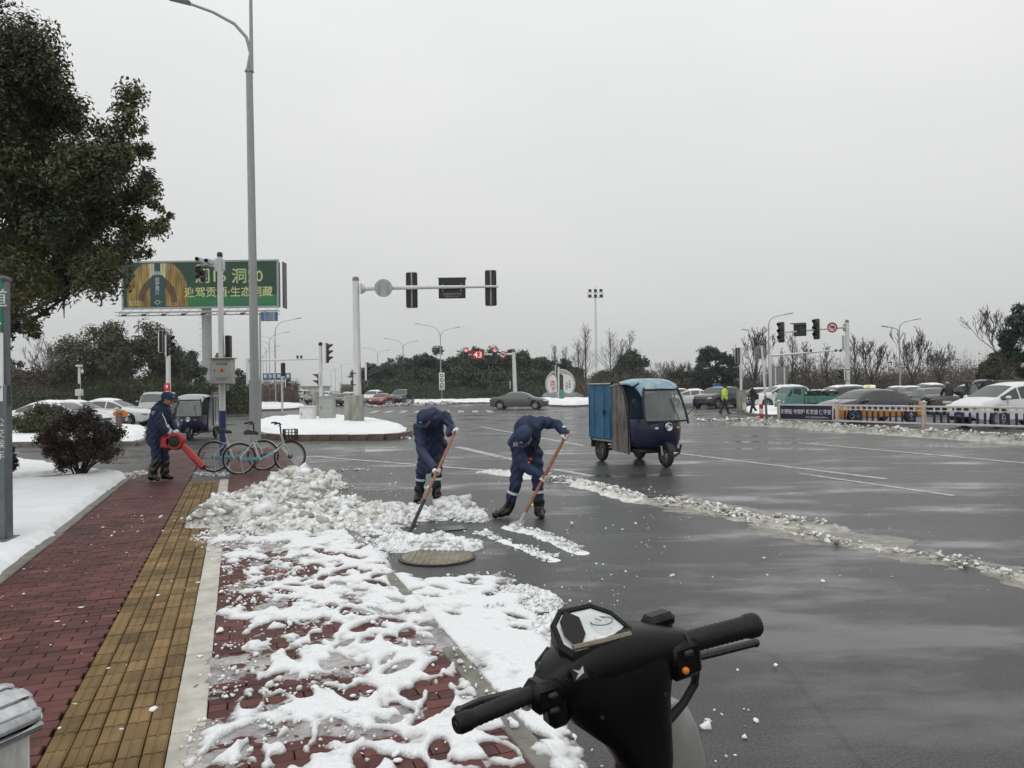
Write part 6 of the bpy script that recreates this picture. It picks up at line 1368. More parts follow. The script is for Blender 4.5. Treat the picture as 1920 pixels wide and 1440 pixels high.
# ---------------------------------------------------------------- cargo tricycles
def trike(label, loc, heading, body='trike_blue', box_m='sheet_blue', side='tarp_dark', roof='film_cyan', box=True, group=None, scale=1.):
    t_ = empty('cargo_tricycle', loc, heading, label, 'tricycle', group, scale=scale)      # local +x forward
    # cab: side arch profile extruded across
    yw = .56
    if box:
        b = MB(); b.box((-.62, 0, 1.15), (1.06, 1.22, 1.24), .015); bx = b.build('cargo_box', box_m, t_)
        b = MB()
        for x in (-1.12, -.86, -.38, -.12): b.box((x, -.615, 1.15), (.03, .015, 1.18), .004); b.box((x, .615, 1.15), (.03, .015, 1.18), .004)
        b.build('panel_seam', box_m, bx); MB().box((-.62, 0, 1.785), (1.10, 1.26, .035), .012).build('box_roof', 'paint_silver', bx)
        b = MB(); b.tube([(-.35, -.63, 1.17), (-.35, -.66, 1.12), (-.35, -.63, 1.05)], .012, 6); b.lathe([(.035, 0), (.035, .03), (0, .03)], (-.35, -.62, 1.15), (0, -1, 0), 12); b.build('latch', 'rubber', bx)
        MB().box((-.62, 0, .50), (1.12, 1.16, .06), .01).build('deck', 'steel_grey', t_)
    # dirty tarp side panels of the cab: curved top edge
    prof = [(-.08, .30), (-.08, 1.76), (.02, 1.83), (.14, 1.85), (.27, 1.82), (.40, 1.72), (.51, 1.56), (.59, 1.34), (.64, 1.05), (.68, .72), (.70, .26)]
    for sg in (-1, 1):
        b = MB(); b.prism(prof, (0, sg * (yw + .03), 0), (1, 0, 0), (0, 0, 1), .025 * sg); sp = b.build('side_panel', side, t_)
        b = MB(); b.tube([(x, sg * (yw + .045), z) for x, z in prof[1:]], .014, 6); b.build('edge_trim', 'rubber', sp)
    # roof sheet sweeping down to the windscreen
    rp_ = [(-.12, 1.84), (.25, 1.89), (.62, 1.89), (.86, 1.83), (.98, 1.70), (1.03, 1.62)]; b = MB(); rg = []
    for x, z in rp_:
        hw_ = yw + .05 - .14 * max(0, (x - .5) / .53) ** 1.5; rg.append([(x, y, z - .10 * (abs(y) / hw_) ** 3) for y in np.linspace(-hw_, hw_, 11)] + [(x, y, z - .03 - .10 * (abs(y) / hw_) ** 3) for y in np.linspace(hw_, -hw_, 11)])
    b.loft(rg); b.build('roof', roof, t_)
    # windscreen: tilted glass in a dark frame
    def wsx(z): return 1.04 + (1.62 - z) * .32
    w0, w1 = .98, 1.64; b = MB(); b.loft([[(wsx(z), y, z) for y in np.linspace(-.50 + .10 * ((z - w0) / (w1 - w0)) ** 2, .50 - .10 * ((z - w0) / (w1 - w0)) ** 2, 7)] for z in np.linspace(w0, w1, 8)], False, False); ws = b.build('windscreen', 'glass_mid', t_, fix=False)
    b = MB()
    for sg in (-1, 1): b.tube([(wsx(z) + .005, sg * (.52 - .10 * max(0, (z - w0) / (w1 - w0)) ** 2), z) for z in np.linspace(.92, 1.68, 8)], .026, 6)
    b.tube([(wsx(w0) + .01, -.52, w0), (wsx(w0) + .03, 0, w0 - .01), (wsx(w0) + .01, .52, w0)], .022, 6); b.tube([(wsx(w1) + .005, -.42, w1), (wsx(w1) + .02, 0, w1 + .01), (wsx(w1) + .005, .42, w1)], .02, 6); b.build('screen_frame', 'rubber', ws)
    b = MB(); b.tube([(wsx(1.02) + .02, .30, 1.02), (wsx(1.45) + .03, .18, 1.45)], .010, 5); b.build('wiper', 'rubber', ws)
    # door gap frame between tarp and screen
    b = MB()
    for sg in (-1, 1): b.tube([(.60, sg * yw, .95), (.66, sg * yw, 1.40), (.80, sg * yw, 1.70), (.98, sg * .5, 1.78)], .022, 6); b.box((.72, sg * .555, .93), (.30, .03, .10), .01)
    b.build('door_frame', body, t_)
    # nose: rounded front shell
    b = MB(); rg = []
    for z, x1, hw_ in ((.40, 1.10, .46), (.46, 1.18, .53), (.58, 1.25, .565), (.80, 1.28, .575), (.97, 1.27, .57), (1.02, 1.22, .56)):
        ring = [(.58, -hw_, z)]
        for q in np.linspace(-1, 1, 15): ring.append((.86 + (x1 - .86) * (1 - abs(q) ** 3.2), hw_ * q, z))
        ring.append((.58, hw_, z)); rg.append(ring)
    b.loft(rg, True, True); nose = b.build('nose', body, t_)
    b = MB(); b.lathe([(.085, 0), (.092, .05), (.078, .06), (.03, .03), (0, .03)], (1.285, 0, .86), (1, 0, 0), 24); hl = b.build('headlight', 'chrome', t_); b = MB(); b.lathe([(.04, .0), (.03, .03), (0, .035)], (1.315, 0, .86), (1, 0, 0), 16); b.build('bulb', 'lens_clear', hl)
    for sg in (-1, 1): b = MB(); b.blob((1.27, sg * .26, .83), (.03, .045, .03), 2); b.build('turn_lamp', 'lens_amber' if sg > 0 else 'lens_clear', t_)
    # floor, seat, driver dark interior
    MB().box((.45, 0, .33), (1.1, .98, .08), .02).build('floor', 'rubber', t_); MB().box((.22, 0, .62), (.4, .8, .5), .05).build('seat', 'rubber', t_)
    b = MB(); b.tube([(.98, 0, .6), (.88, 0, 1.05)], .025, 8); b.tube([(.80, -.32, 1.10), (.88, 0, 1.06), (.80, .32, 1.10)], .016, 8); b.build('handlebar', 'rubber', t_)
    # fork, fender, wheels
    b = MB()
    for y in (-.085, .085): b.tube([(1.12, y, .62), (1.20, y, .26)], .024, 8)
    b.box((1.12, 0, .60), (.12, .24, .07), .02); b.build('fork', 'galv', t_)
    def wheel(c, r_, wd):
        b = MB(); b.lathe([(r_ * .62, -wd * .45), (r_ * .9, -wd * .5), (r_, -wd * .25), (r_, wd * .25), (r_ * .9, wd * .5), (r_ * .62, wd * .45)], c, (0, 1, 0), 28); w_ = b.build('wheel', 'rubber', t_); b = MB(); b.lathe([(r_ * .64, -wd * .4), (r_ * .60, -wd * .1), (r_ * .2, 0), (r_ * .2, wd * .3), (r_ * .60, wd * .1), (r_ * .64, wd * .4)], c, (0, 1, 0), 20)
        for i in range(6):
            a = i * math.pi / 3; b.box(Vector(c) + Vector((math.cos(a), 0, math.sin(a))) * r_ * .4, (r_ * .45, wd * .3, .03), .006, Matrix.Rotation(-a, 3, 'Y'))
        b.build('rim', 'paint_grey', w_)
    wheel((1.20, 0, .255), .255, .10); wheel((-.72, -.50, .265), .265, .11); wheel((-.72, .50, .265), .265, .11)
    b = MB(); b.loft([[(1.20 + .285 * math.cos(a), y, .255 + .285 * math.sin(a)) for y in (-.075, .075)] for a in np.linspace(.35, 2.6, 12)], False, False); b.build('front_fender', 'rubber', t_)
    b = MB(); b.tube([(-.72, -.45, .265), (-.72, .45, .265)], .03, 8); b.box((-.2, 0, .42), (1.6, .5, .07), .01)
    for y in (-.3, .3): b.tube([(-1.1, y, .47), (-.72, y, .32), (-.3, y, .45)], .02, 6)
    b.build('chassis', 'rubber', t_)
    for y in (-.5, .5): MB().box((-1.06, y, .42), (.03, .2, .22), .005).build('mud_flap', 'rubber', t_)
    for sg in (-1, 1): b = MB(); b.tube([(1.1, sg * .55, 1.05), (1.18, sg * .72, 1.22), (1.18, sg * .74, 1.28)], .010, 6); b.blob((1.18, sg * .75, 1.36), (.025, .05, .10), 2); b.build('mirror', 'rubber', t_)
    b = MB(); b.tube([(1.05, .48, .45), (1.12, .38, .28), (1.15, .2, .2)], .025, 6); b.build('bumper_bar', 'rubber', t_)
    return t_
fw = P(1247, 876); rw_ = P(1131, 864)
# front wheel at local (1.2,0), near rear wheel at local (-.72,-.5) : heading from these two contacts
v = Vector((fw.x - rw_.x, fw.y - rw_.y)); ang = math.atan2(v.y, v.x) - math.atan2(.5, 1.92); ln = v.length / math.hypot(1.92, .5)
TRH, TRS = ang, 1.0
cs, sn = math.cos(ang), math.sin(ang); ctr = Vector((fw.x + rw_.x, fw.y + rw_.y, 0)) / 2; off = Vector((.24, -.25)); loc = (ctr.x - (off.x * cs - off.y * sn), ctr.y - (off.x * sn + off.y * cs), 0)
print('TRIKE', fw, rw_, math.degrees(ang), ln)
trike('blue sheet-metal cargo tricycle with dirty grey tarp side on the wet road', loc, ang, scale=1.02)
q = P(356, 826); trike('dark blue passenger tricycle facing out behind the blower worker', (q.x - .15, q.y + 1.1, 0), R(-84), 'trike_blue', 'paint_grey', 'trike_blue', 'paint_silver', True, scale=.90)
q = gp(418, 61); trike('small dark tricycle far behind the camera pole', (q.x, q.y, 0), R(-95), 'paint_black', 'paint_grey', 'paint_black', 'paint_grey', True)
q = gp(1858, 47); trike('dark covered tricycle behind the white family car', (q.x, q.y, 0), R(150), 'paint_black', 'paint_black', 'paint_black', 'paint_black', True)
q = gp(1830, 51); trike('blue fronted tricycle beside the snow topped car', (q.x, q.y, 0), R(240), 'sign_blue', 'paint_grey', 'sign_blue', 'rubber', True)

# ---------------------------------------------------------------- shared bicycles
def bicycle(label, rear, heading, frame_m, accent, basket, lean=.05, steer=0.):
    t_ = empty('bicycle', rear, 0, label, 'bicycle', rot=(0, 0, heading)); t_.rotation_euler = Euler((0, 0, heading)); rw = .315; F_ = Vector((1.02, 0, rw)); B_ = Vector((0, 0, rw)); BB = Vector((.40, 0, .27)); ST_ = Vector((.24, 0, .78)); HT = Vector((.84, 0, .80)); HB = Vector((.90, 0, .58))
    for c, nm in ((B_, 'wheel'), (F_, 'wheel')):
        b = MB(); b.torus(c, (0, 1, 0), rw, .019, 36, 8); w_ = b.build('wheel', 'rubber', t_); b = MB(); b.torus(c, (0, 1, 0), rw - .024, .012, 36, 6); b.build('rim', 'alloy', w_)
        b = MB()
        for i in range(24):
            a = i * math.pi / 12; b.tube([c + Vector((.02 * math.cos(a + 1.2), (-1) ** i * .025, .02 * math.sin(a + 1.2))), c + Vector(((rw - .03) * math.cos(a), 0, (rw - .03) * math.sin(a)))], .0022, 3, False)
        b.build('spokes', 'galv', w_, fix=False); b = MB(); b.tube([c + Vector((0, -.05, 0)), c + Vector((0, .05, 0))], .03 if c is B_ else .045, 12); b.build('hub', 'rubber', w_)
        b = MB(); b.loft([[c + Vector(((rw + .035) * math.cos(a), y, (rw + .035) * math.sin(a))) for y in (-.028, 0, .028)] for a in (np.linspace(.9, 3.3, 12) if c is B_ else np.linspace(.5, 2.5, 10))], False, False); b.build('mudguard', frame_m, t_)
    b = MB(); b.tube([BB, BB.lerp(HB, .5) + Vector((0, 0, -.05)), HB + Vector((0, 0, .02))], .026, 8); b.tube([BB, ST_.lerp(BB, .25)], .021, 8)
    for y in (-.05, .05): b.tube([BB + Vector((0, y * .6, 0)), B_ + Vector((0, y, 0))], .011, 6); b.tube([BB.lerp(ST_, .75), B_ + Vector((0, y, 0))], .010, 6)
    b.tube([HB - (HT - HB) * .1, HT], .024, 8); b.build('frame', frame_m, t_)
    MB().tube([BB + Vector((.04, 0, .02)), BB.lerp(HB, .6) + Vector((0, 0, -.035))], .029, 8).build('frame_sleeve', accent, t_); MB().tube([BB.lerp(ST_, .2), ST_ + Vector((0, 0, .04))], .014, 8).build('seat_post', 'alloy', t_)
    b = MB()
    for y in (-.045, .045): b.tube([HB + Vector((.02, y, -.02)), HB.lerp(F_, .5) + Vector((.03, y, 0)), F_ + Vector((0, y, 0))], .012, 6)
    b.box(HB + Vector((.01, 0, -.01)), (.05, .11, .04), .01); b.build('fork', frame_m, t_)
    b = MB(); rg = []
    for x, w_, z in ((-.14, .085, .055), (-.08, .095, .085), (.02, .06, .06), (.10, .03, .045), (.14, .016, .02)): rg.append([(ST_.x + x, -w_, ST_.z + .05), (ST_.x + x, -w_ * .6, ST_.z + .05 + z), (ST_.x + x, w_ * .6, ST_.z + .05 + z), (ST_.x + x, w_, ST_.z + .05), (ST_.x + x, 0, ST_.z + .03)])
    b.loft(rg); b.build('saddle', 'rubber', t_)
    hb = HT + Vector((-.02, 0, .20)); b = MB(); b.tube([HT, hb], .016, 8); cw = math.cos(steer); b.tube([hb + Vector((-.14, -.28, .03)), hb + Vector((-.04, -.22, .04)), hb + Vector((0, -.08, .01)), hb, hb + Vector((0, .08, .01)), hb + Vector((-.04, .22, .04)), hb + Vector((-.14, .28, .03))], .012, 8); hd = b.build('handlebar', 'rubber', t_)
    for sg in (-1, 1): b = MB(); b.tube([hb + Vector((-.14, sg * .28, .03)), hb + Vector((-.06, sg * .24, .038))], .018, 8); b.build('grip', 'rubber_grip', hd); b = MB(); b.tube([hb + Vector((.02, sg * .20, .02)), hb + Vector((-.09, sg * .26, -.02))], .006, 5); b.build('brake_lever', 'rubber', hd)
    b = MB(); b.lathe([(.09, -.004), (.09, .004)], BB + Vector((0, -.05, 0)), (0, 1, 0), 20); b.tube([BB + Vector((-.12, -.07, -.11)), BB + Vector((.12, .07, .11))], .009, 6)
    for sg in (-1, 1): b.box(BB + Vector((sg * .12, sg * .11, sg * .11)), (.09, .08, .02), .005)
    b.build('crank', 'rubber', t_); MB().box(BB.lerp(B_, .45) + Vector((0, -.055, .01)), (.36, .03, .07), .012).build('chain_guard', accent, t_)
    MB().tube([B_ + Vector((.02, -.06, -.02)), B_ + Vector((-.05 + .12, -.16, -.30))], .009, 6).build('kickstand', 'galv', t_)
    if basket:
        c = HT + Vector((.19, 0, -.02)); b = MB(); w_, d_, h_ = .17, .13, .11
        for z in (-h_, -h_ * .3, h_ * .4, h_): b.tube([c + Vector((-d_, -w_, z)), c + Vector((d_, -w_, z)), c + Vector((d_, w_, z)), c + Vector((-d_, w_, z)), c + Vector((-d_, -w_, z))], .007, 5, False)
        for i in range(5):
            y = -w_ + 2 * w_ * i / 4; b.tube([c + Vector((d_, y, -h_)), c + Vector((d_, y, h_))], .006, 4); b.tube([c + Vector((-d_, y, -h_)), c + Vector((-d_, y, h_))], .006, 4); b.tube([c + Vector((-d_, y, -h_)), c + Vector((d_, y, -h_))], .006, 4)
            x = -d_ + 2 * d_ * i / 4; b.tube([c + Vector((x, -w_, -h_)), c + Vector((x, -w_, h_))], .006, 4); b.tube([c + Vector((x, w_, -h_)), c + Vector((x, w_, h_))], .006, 4)
        b.build('basket', 'rubber', t_, fix=False)
    else: MB().box(HT + Vector((.13, 0, -.02)), (.2, .26, .02), .006).build('front_rack', 'paint_teal', t_)
    return t_
q = P(449, 889, SW); q.z = SW; q2 = P(535, 884, SW); bicycle('white and blue shared bicycle with black basket beside the snow heap', q, math.atan2(q2.y - q.y, q2.x - q.x) * 1.0, 'bike_white', 'bike_blue', True)
q = P(401, 884, SW); q.z = SW; bicycle('pale blue shared bicycle without basket behind the white one', q, R(10), 'bike_white', 'bike_blue', False)

# ---------------------------------------------------------------- the scooter in the foreground
zc = 1.14; Lg = at(868, 1338, 1.44); Rg = at(1383, 1168, 1.72)
axis = (Rg - Lg); blen = axis.length; ctr = (Lg + Rg) / 2
fwd = Vector((-axis.y, axis.x, 0)).normalized(); rgt = axis.normalized(); upv = rgt.cross(fwd).normalized()
print('SCOOTER', Lg, Rg, blen)
Ms = Matrix((rgt, fwd, upv)).transposed()
so = Vector((ctr.x, ctr.y, 0)) + fwd * .18
sroot = empty('scooter', (so.x, so.y, 0), 0, 'black motor scooter with clear dial and silver front panel parked at the kerb', 'scooter')
org = ctr - sroot.location                       # headset centre in root coordinates
def sp(x, y, z): return org + rgt * x + fwd * y + upv * z         # x right, y forward, z up (leaning with the stand)
hb = blen / 2
# bar tube with grips
b = MB(); b.tube([sp(-hb, -.03, 0), sp(-hb * .55, .0, -.005), sp(-.1, .02, -.01), sp(.1, .02, -.01), sp(hb * .55, 0, -.005), sp(hb, -.03, 0)], .0115, 10); b.build('handlebar', 'scoot_matte', sroot)
for sg, rr_ in ((-1, .0165), (1, .0235)):
    a, c = sp(sg * hb * .99, -.03, 0), sp(sg * hb * .56, -.003, -.004); pr = []; n_ = 25; b = MB(); pts = [a.lerp(c, i / (n_ - 1)) for i in range(n_)]
    b.tube(pts, [rr_ * (1.0 if i in (0, n_ - 1) else (1.06 if i % 2 else .98)) for i in range(n_)], 18); gr = b.build('grip', 'rubber_grip', sroot, ang=60)
    d = (a - c).normalized(); b = MB(); b.tube([a - d * .004, a + d * .004, a + d * .024, a + d * .032], [rr_ * 1.02, rr_ * 1.17, rr_ * 1.17, rr_ * .95], 20); ec = b.build('bar_end', 'scoot_matte' if sg < 0 else 'rubber_grip', gr); b = MB(); b.tube([a + d * .032, a + d * .0335], [rr_ * .45, rr_ * .42], 14); b.build('end_screw', 'black_gloss', ec)
# switch pods
b = MB(); b.box(sp(-hb * .485, .0, -.012), (.075, .062, .062), .014, Ms); b.box(sp(-hb * .42, .0, -.05), (.05, .05, .07), .012, Ms); b.build('switch_pod', 'scoot_black', sroot)
b = MB(); b.box(sp(hb * .50, -.005, -.03), (.085, .06, .085), .014, Ms); sw_ = b.build('switch_pod', 'scoot_black', sroot); b = MB(); b.blob(sp(hb * .455, -.04, -.045), (.0085, .007, .0085), 2); b.build('starter_button', 'lens_amber', sw_)
# brake levers
for sg in (-1, 1):
    b = MB(); p0 = sp(sg * hb * .46, .03, -.045); pts = [p0, sp(sg * hb * .58, .05, -.066), sp(sg * hb * .85, .055, -.078), sp(sg * hb * 1.22, .035, -.078)] if sg > 0 else [p0, sp(-hb * .55, .07, -.03), sp(-hb * .8, .085, -.03), sp(-hb * .95, .075, -.03)]; b.tube(pts, [.012, .011, .010, .0095], 8); b.blob(pts[-1], .011, 2); b.box(p0, (.05, .04, .04), .01, Ms); b.build('brake_lever', 'black_gloss', sroot)
# small switches, clamps and thin hoses
for (x, z) in ((-.475, .0), (-.475, -.03)): b = MB(); b.box(sp(hb * x, -.034, z - .006), (.022, .012, .012), .004, Ms); b.build('toggle', 'rubber', sroot)
b = MB(); b.box(sp(hb * .50, -.036, -.012), (.024, .012, .014), .004, Ms); b.build('toggle', 'rubber', sroot)
for sg in (-1, 1): b = MB(); b.tube([sp(sg * hb * .555, -.004, -.004), sp(sg * hb * .535, -.003, -.004)], [.027, .027], 16); b.build('grip_flange', 'rubber', sroot)
b = MB(); b.tube([sp(-hb * .47, .03, -.03), sp(-hb * .42, .07, .02), sp(-.10, .10, .03), sp(-.05, .10, -.02)], .0045, 6); b.build('cable', 'rubber', sroot)
b = MB(); b.tube([sp(hb * .45, .03, -.03), sp(hb * .40, .075, .01), sp(.12, .11, .0), sp(.08, .10, -.08)], .0045, 6); b.build('cable', 'rubber', sroot)
# headset shell: loft of sections across the bar, a hump in the middle
def shell(sections, name, m, parent, nseg=20, ang=50):
    b = MB(); rg = []
    for (x, y, z, ry, rz, p) in sections:
        ring = []
        for k in range(nseg):
            a = 2 * math.pi * k / nseg; ca, sa = math.cos(a), math.sin(a); ring.append(sp(x, y + ry * math.copysign(abs(ca) ** p, ca), z + rz * math.copysign(abs(sa) ** p, sa)))
        rg.append(ring)
    b.loft(rg); return b.build(name, m, parent, ang=ang)
head = shell([(-.175, .012, -.012, .024, .026, .9), (-.165, .014, -.012, .034, .036, .85), (-.12, .03, -.005, .060, .050, .8), (-.08, .035, .0, .070, .055, .75), (-.03, .04, .0, .080, .060, .7), (.03, .04, .0, .080, .060, .7), (.08, .035, .0, .072, .056, .75), (.13, .03, -.004, .060, .048, .8), (.185, .012, -.008, .036, .034, .85), (.2, .01, -.008, .028, .028, .9)], 'headset_cover', 'scoot_black', sroot)
# dial hood and glass on the top, tipped back to the rider
dz = .060
b = MB(); hood = [(-.105, -.02), (-.085, .07), (-.045, .115), (.05, .115), (.088, .065), (.10, -.02), (.085, -.06), (-.09, -.06)]
def dp(x, y, h): return sp(x * .84 - .018, y * .72 + .03, .060 + y * .26 - x * .05 + h * .7)
b.loft([[dp(x * 1.10, y * 1.08, -.055) for x, y in hood], [dp(x * 1.08, y * 1.06, .0) for x, y in hood], [dp(x, y, .012) for x, y in hood], [dp(x * .93, y * .93, .008) for x, y in hood], [dp(x * .92, y * .92, -.01) for x, y in hood]]); b.build('dial_hood', 'scoot_matte', sroot, ang=35)
b = MB(); c0 = [dp(x * .915, y * .915, .002) for x, y in hood]; c1 = [dp(x * .5, y * .5, .012) for x, y in hood]; b.loft([c0, c1], True, False); b.add(c1, [tuple(range(len(c1)))]); dg = b.build('dial_glass_glare', 'dial_glass_glare', sroot, ang=60)
b = MB(); b.prism([(-.086, .0), (-.070, .058), (-.035, .098), (-.012, .060), (-.030, -.01), (-.055, -.040), (-.078, -.046)], dp(0, 0, .0165), (dp(1, 0, 0) - dp(0, 0, 0)), (dp(0, 1, 0) - dp(0, 0, 0)), .0012); b.build('dial_glare_gap', 'scoot_matte', dg)  # dark patch laid on the glass where the painted reflection stops at the hood
for (x, y, r_) in ((.035, .022, .024),): b = MB(); b.torus(dp(x, y, .019), (dp(0, 0, 1) - dp(0, 0, 0)), r_, .0014, 24, 5); b.tube([dp(x, y, .020), dp(x - r_ * .5, y + r_ * .6, .020)], .0012, 5); b.build('gauge', 'sign_grey', dg)
b = MB(); b.tube([dp(-.085, -.045, .012), dp(0, -.052, .016), dp(.082, -.045, .012)], .006, 6); b.build('dial_edge', 'cover_iron', dg); b = MB(); b.blob(dp(.0, -.035, .012), (.016, .012, .006), 2); b.build('trip_knob', 'cabinet_pale', dg)
for x in (-.07, .085): b = MB(); b.tube([sp(x, -.056, -.07), sp(x, -.060, -.07)], .004, 10); b.build('screw', 'rubber', sroot)
b = MB(); b.prism([(-.016, -.014), (.016, -.014), (.016, .014), (-.016, .014)], sp(-.105, -.046, .028), rgt, (upv * .8 + fwd * .6).normalized(), .002); em = b.build('emblem', 'scoot_matte', sroot)
b = MB(); b.prism([(-.012, -.010), (.010, -.002), (.013, .011), (.002, .004), (-.011, .010), (-.002, .0)], sp(-.105, -.0478, .028), rgt, (upv * .8 + fwd * .6).normalized(), .0012); b.build('wing_mark', 'cabinet', em)
# inner leg shield: from headset down to the floor, tapering neck
b = MB(); rg = []
for (z, y, hx, hy, xo) in ((.02, .02, .150, .055, .0), (-.04, .015, .142, .06, .005), (-.10, .02, .118, .062, .015), (-.18, .035, .080, .06, .055), (-.26, .06, .060, .058, .085), (-.34, .09, .062, .055, .09), (-.45, .14, .14, .05, .03), (-.60, .18, .20, .05, .02), (-.80, .22, .21, .05, .02), (-.86, .20, .20, .05, .02)):
    ring = []
    for k in range(24):
        a = 2 * math.pi * k / 24; ca, sa = math.cos(a), math.sin(a); ring.append(sp(xo + hx * math.copysign(abs(ca) ** .55, ca), y + hy * math.copysign(abs(sa) ** .7, sa), z))
    rg.append(ring)
b.loft(rg); b.build('leg_shield', 'scoot_black', sroot, ang=50)
# silver front panel and nose ahead of the shield
b = MB(); rg = []
for (z, y, hx, hy) in ((-.165, .10, .035, .02), (-.19, .105, .065, .035), (-.25, .12, .095, .05), (-.34, .15, .125, .065), (-.50, .20, .16, .09), (-.72, .27, .16, .09), (-.80, .28, .12, .07)):
    ring = []
    for k in range(20):
        a = 2 * math.pi * k / 20; ca, sa = math.cos(a), math.sin(a); ring.append(sp(.165 + hx * ca, y - .02 + hy * math.copysign(abs(sa) ** .8, sa), z))
    rg.append(ring)
b.loft(rg); fp = b.build('front_panel', 'scoot_silver', sroot, ang=50)
b = MB(); b.tube([sp(.10, .05, -.21), sp(.15, .06, -.24), sp(.20, .085, -.30), sp(.24, .11, -.40)], .005, 6); b.build('panel_seam', 'rubber', fp)
b = MB(); b.loft([[sp(.10, .06, -.08), sp(.19, .07, -.03), sp(.205, .09, -.07), sp(.12, .09, -.16)], [sp(.10, .08, -.08), sp(.19, .085, -.03), sp(.20, .105, -.07), sp(.12, .105, -.16)]]); b.build('inner_panel', 'scoot_silver', sroot)
# cables
b = MB(); b.tube([sp(hb * .58, .01, -.05), sp(hb * .66, .02, -.085), sp(hb * .66, .03, -.12), sp(hb * .55, .03, -.155), sp(hb * .44, .03, -.175), sp(.10, .03, -.20)], [.009, .010, .010, .010, .012, .009], 8); b.build('cable', 'rubber', sroot)
b = MB(); b.tube([sp(hb * .40, .03, -.06), sp(hb * .36, .05, -.11), sp(.11, .06, -.16)], .005, 6); b.build('cable', 'rubber', sroot)
b = MB(); b.tube([sp(-hb * .38, .02, -.07), sp(-hb * .30, .0, -.075), sp(-.02, .0, -.08)], .006, 6); b.build('cable', 'rubber', sroot)
b = MB(); b.box(sp(.165, .06, .035), (.075, .05, .035), .012, Ms); b.build('reservoir', 'scoot_black', sroot)
# rest of the machine below the frame: floor, seat body, wheels, stand
zg = -org.z
b = MB(); b.box(sp(.0, -.10, -.86), (.34, .44, .06), .02, Ms); b.build('floor_board', 'scoot_matte', sroot)
fwc = Vector((0, 0, 0)) + org + fwd * .36; fwc.z = .215
b = MB(); b.lathe([(.13, -.04), (.19, -.05), (.215, -.02), (.215, .02), (.19, .05), (.13, .04)], fwc, rgt, 26); w_ = b.build('wheel', 'rubber', sroot); b = MB(); b.lathe([(.135, -.03), (.03, -.045), (.03, .045), (.135, .03)], fwc, rgt, 20); b.build('rim', 'alloy', w_)
b = MB(); b.tube([fwc, sp(.02, .17, -.62)], .03, 8); b.build('fork', 'scoot_matte', sroot)
rwc = org - fwd * .82; rwc.z = .215
b = MB(); b.lathe([(.13, -.04), (.19, -.05), (.215, -.02), (.215, .02), (.19, .05), (.13, .04)], rwc, rgt, 26); w_ = b.build('wheel', 'rubber', sroot); b = MB(); b.lathe([(.135, -.03), (.03, -.045), (.03, .045), (.135, .03)], rwc, rgt, 20); b.build('rim', 'alloy', w_)
# ================================================================ people
def capsule(b, p0, p1, r0, r1, n=14):
    p0, p1 = Vector(p0), Vector(p1); d = p1 - p0; L_ = d.length
    if L_ < 1e-4: b.blob(p0, max(r0, r1), 2); return
    d.normalize(); pts = []; rs = []
    for a in (-80, -50, -25): pts.append(p0 + d * r0 * math.sin(R(a))); rs.append(r0 * math.cos(R(a)))
    for i in range(5): pts.append(p0.lerp(p1, i / 4)); rs.append(r0 + (r1 - r0) * i / 4)
    for a in (25, 50, 80): pts.append(p1 + d * r1 * math.sin(R(a))); rs.append(r1 * math.cos(R(a)))
    b.tube(pts, rs, n)
def body_mesh(caps, voxel, fold=.010, seed=1, blobs=()):
    b = MB()
    for c in caps: capsule(b, c[0], c[1], c[2], c[3])
    for c in blobs: b.blob(c[0], c[1], 3, c[2])
    me = b.mesh('body'); o = bpy.data.objects.new('body', me); COL.objects.link(o)
    m = o.modifiers.new('r', 'REMESH'); m.mode = 'VOXEL'; m.voxel_size = voxel; s_ = o.modifiers.new('s', 'SMOOTH'); s_.factor = .5; s_.iterations = 4
    e = ev_mesh(o); bpy.data.objects.remove(o); bpy.data.meshes.remove(me)
    n = len(e.vertices); V = np.zeros(n * 3, np.float32); e.vertices.foreach_get('co', V); V = V.reshape(-1, 3).astype(float); N = np.zeros(n * 3, np.float32); e.vertices.foreach_get('normal', N); N = N.reshape(-1, 3)
    best = np.full(n, 9.); idx = np.zeros(n, int); items = [(c[0], c[1], c[2], c[3], c[4]) for c in caps] + [(q[0], q[0], min(q[1]) if isinstance(q[1], tuple) else q[1], min(q[1]) if isinstance(q[1], tuple) else q[1], q[3]) for q in blobs]
    for (p0, p1, r0, r1, tg) in items:
        a = np.array(p0[:], float); d = np.array(p1[:], float) - a; t = np.clip(((V - a) @ d) / max(d @ d, 1e-9), 0, 1); ds = np.linalg.norm(V - a - t[:, None] * d, axis=1) - (r0 + (r1 - r0) * t); m_ = ds < best; best = np.where(m_, ds, best); idx = np.where(m_, tg, idx)
    soft = (idx != 1) & (idx != 3)
    fl = fold * (np.sin(V[:, 2] * 46 + 5 * np.sin(V[:, 0] * 13 + seed) + 3 * np.sin(V[:, 1] * 17)) * .55 + (fbm(V[:, 0] * 9 + V[:, 2] * 5 + seed, V[:, 1] * 9 - V[:, 2] * 6, 3, seed) - .5) * 2.2)
    V = V + N * np.where(soft, fl, 0)[:, None]; e.vertices.foreach_set('co', V.astype(np.float32).ravel())
    k = len(e.polygons); ls = np.zeros(k, np.int32); e.polygons.foreach_get('loop_start', ls); lv = np.zeros(len(e.loops), np.int32); e.loops.foreach_get('vertex_index', lv); e.polygons.foreach_set('material_index', idx[lv[ls]].astype(np.int32)); e.polygons.foreach_set('use_smooth', [True] * k); e.update(); return e
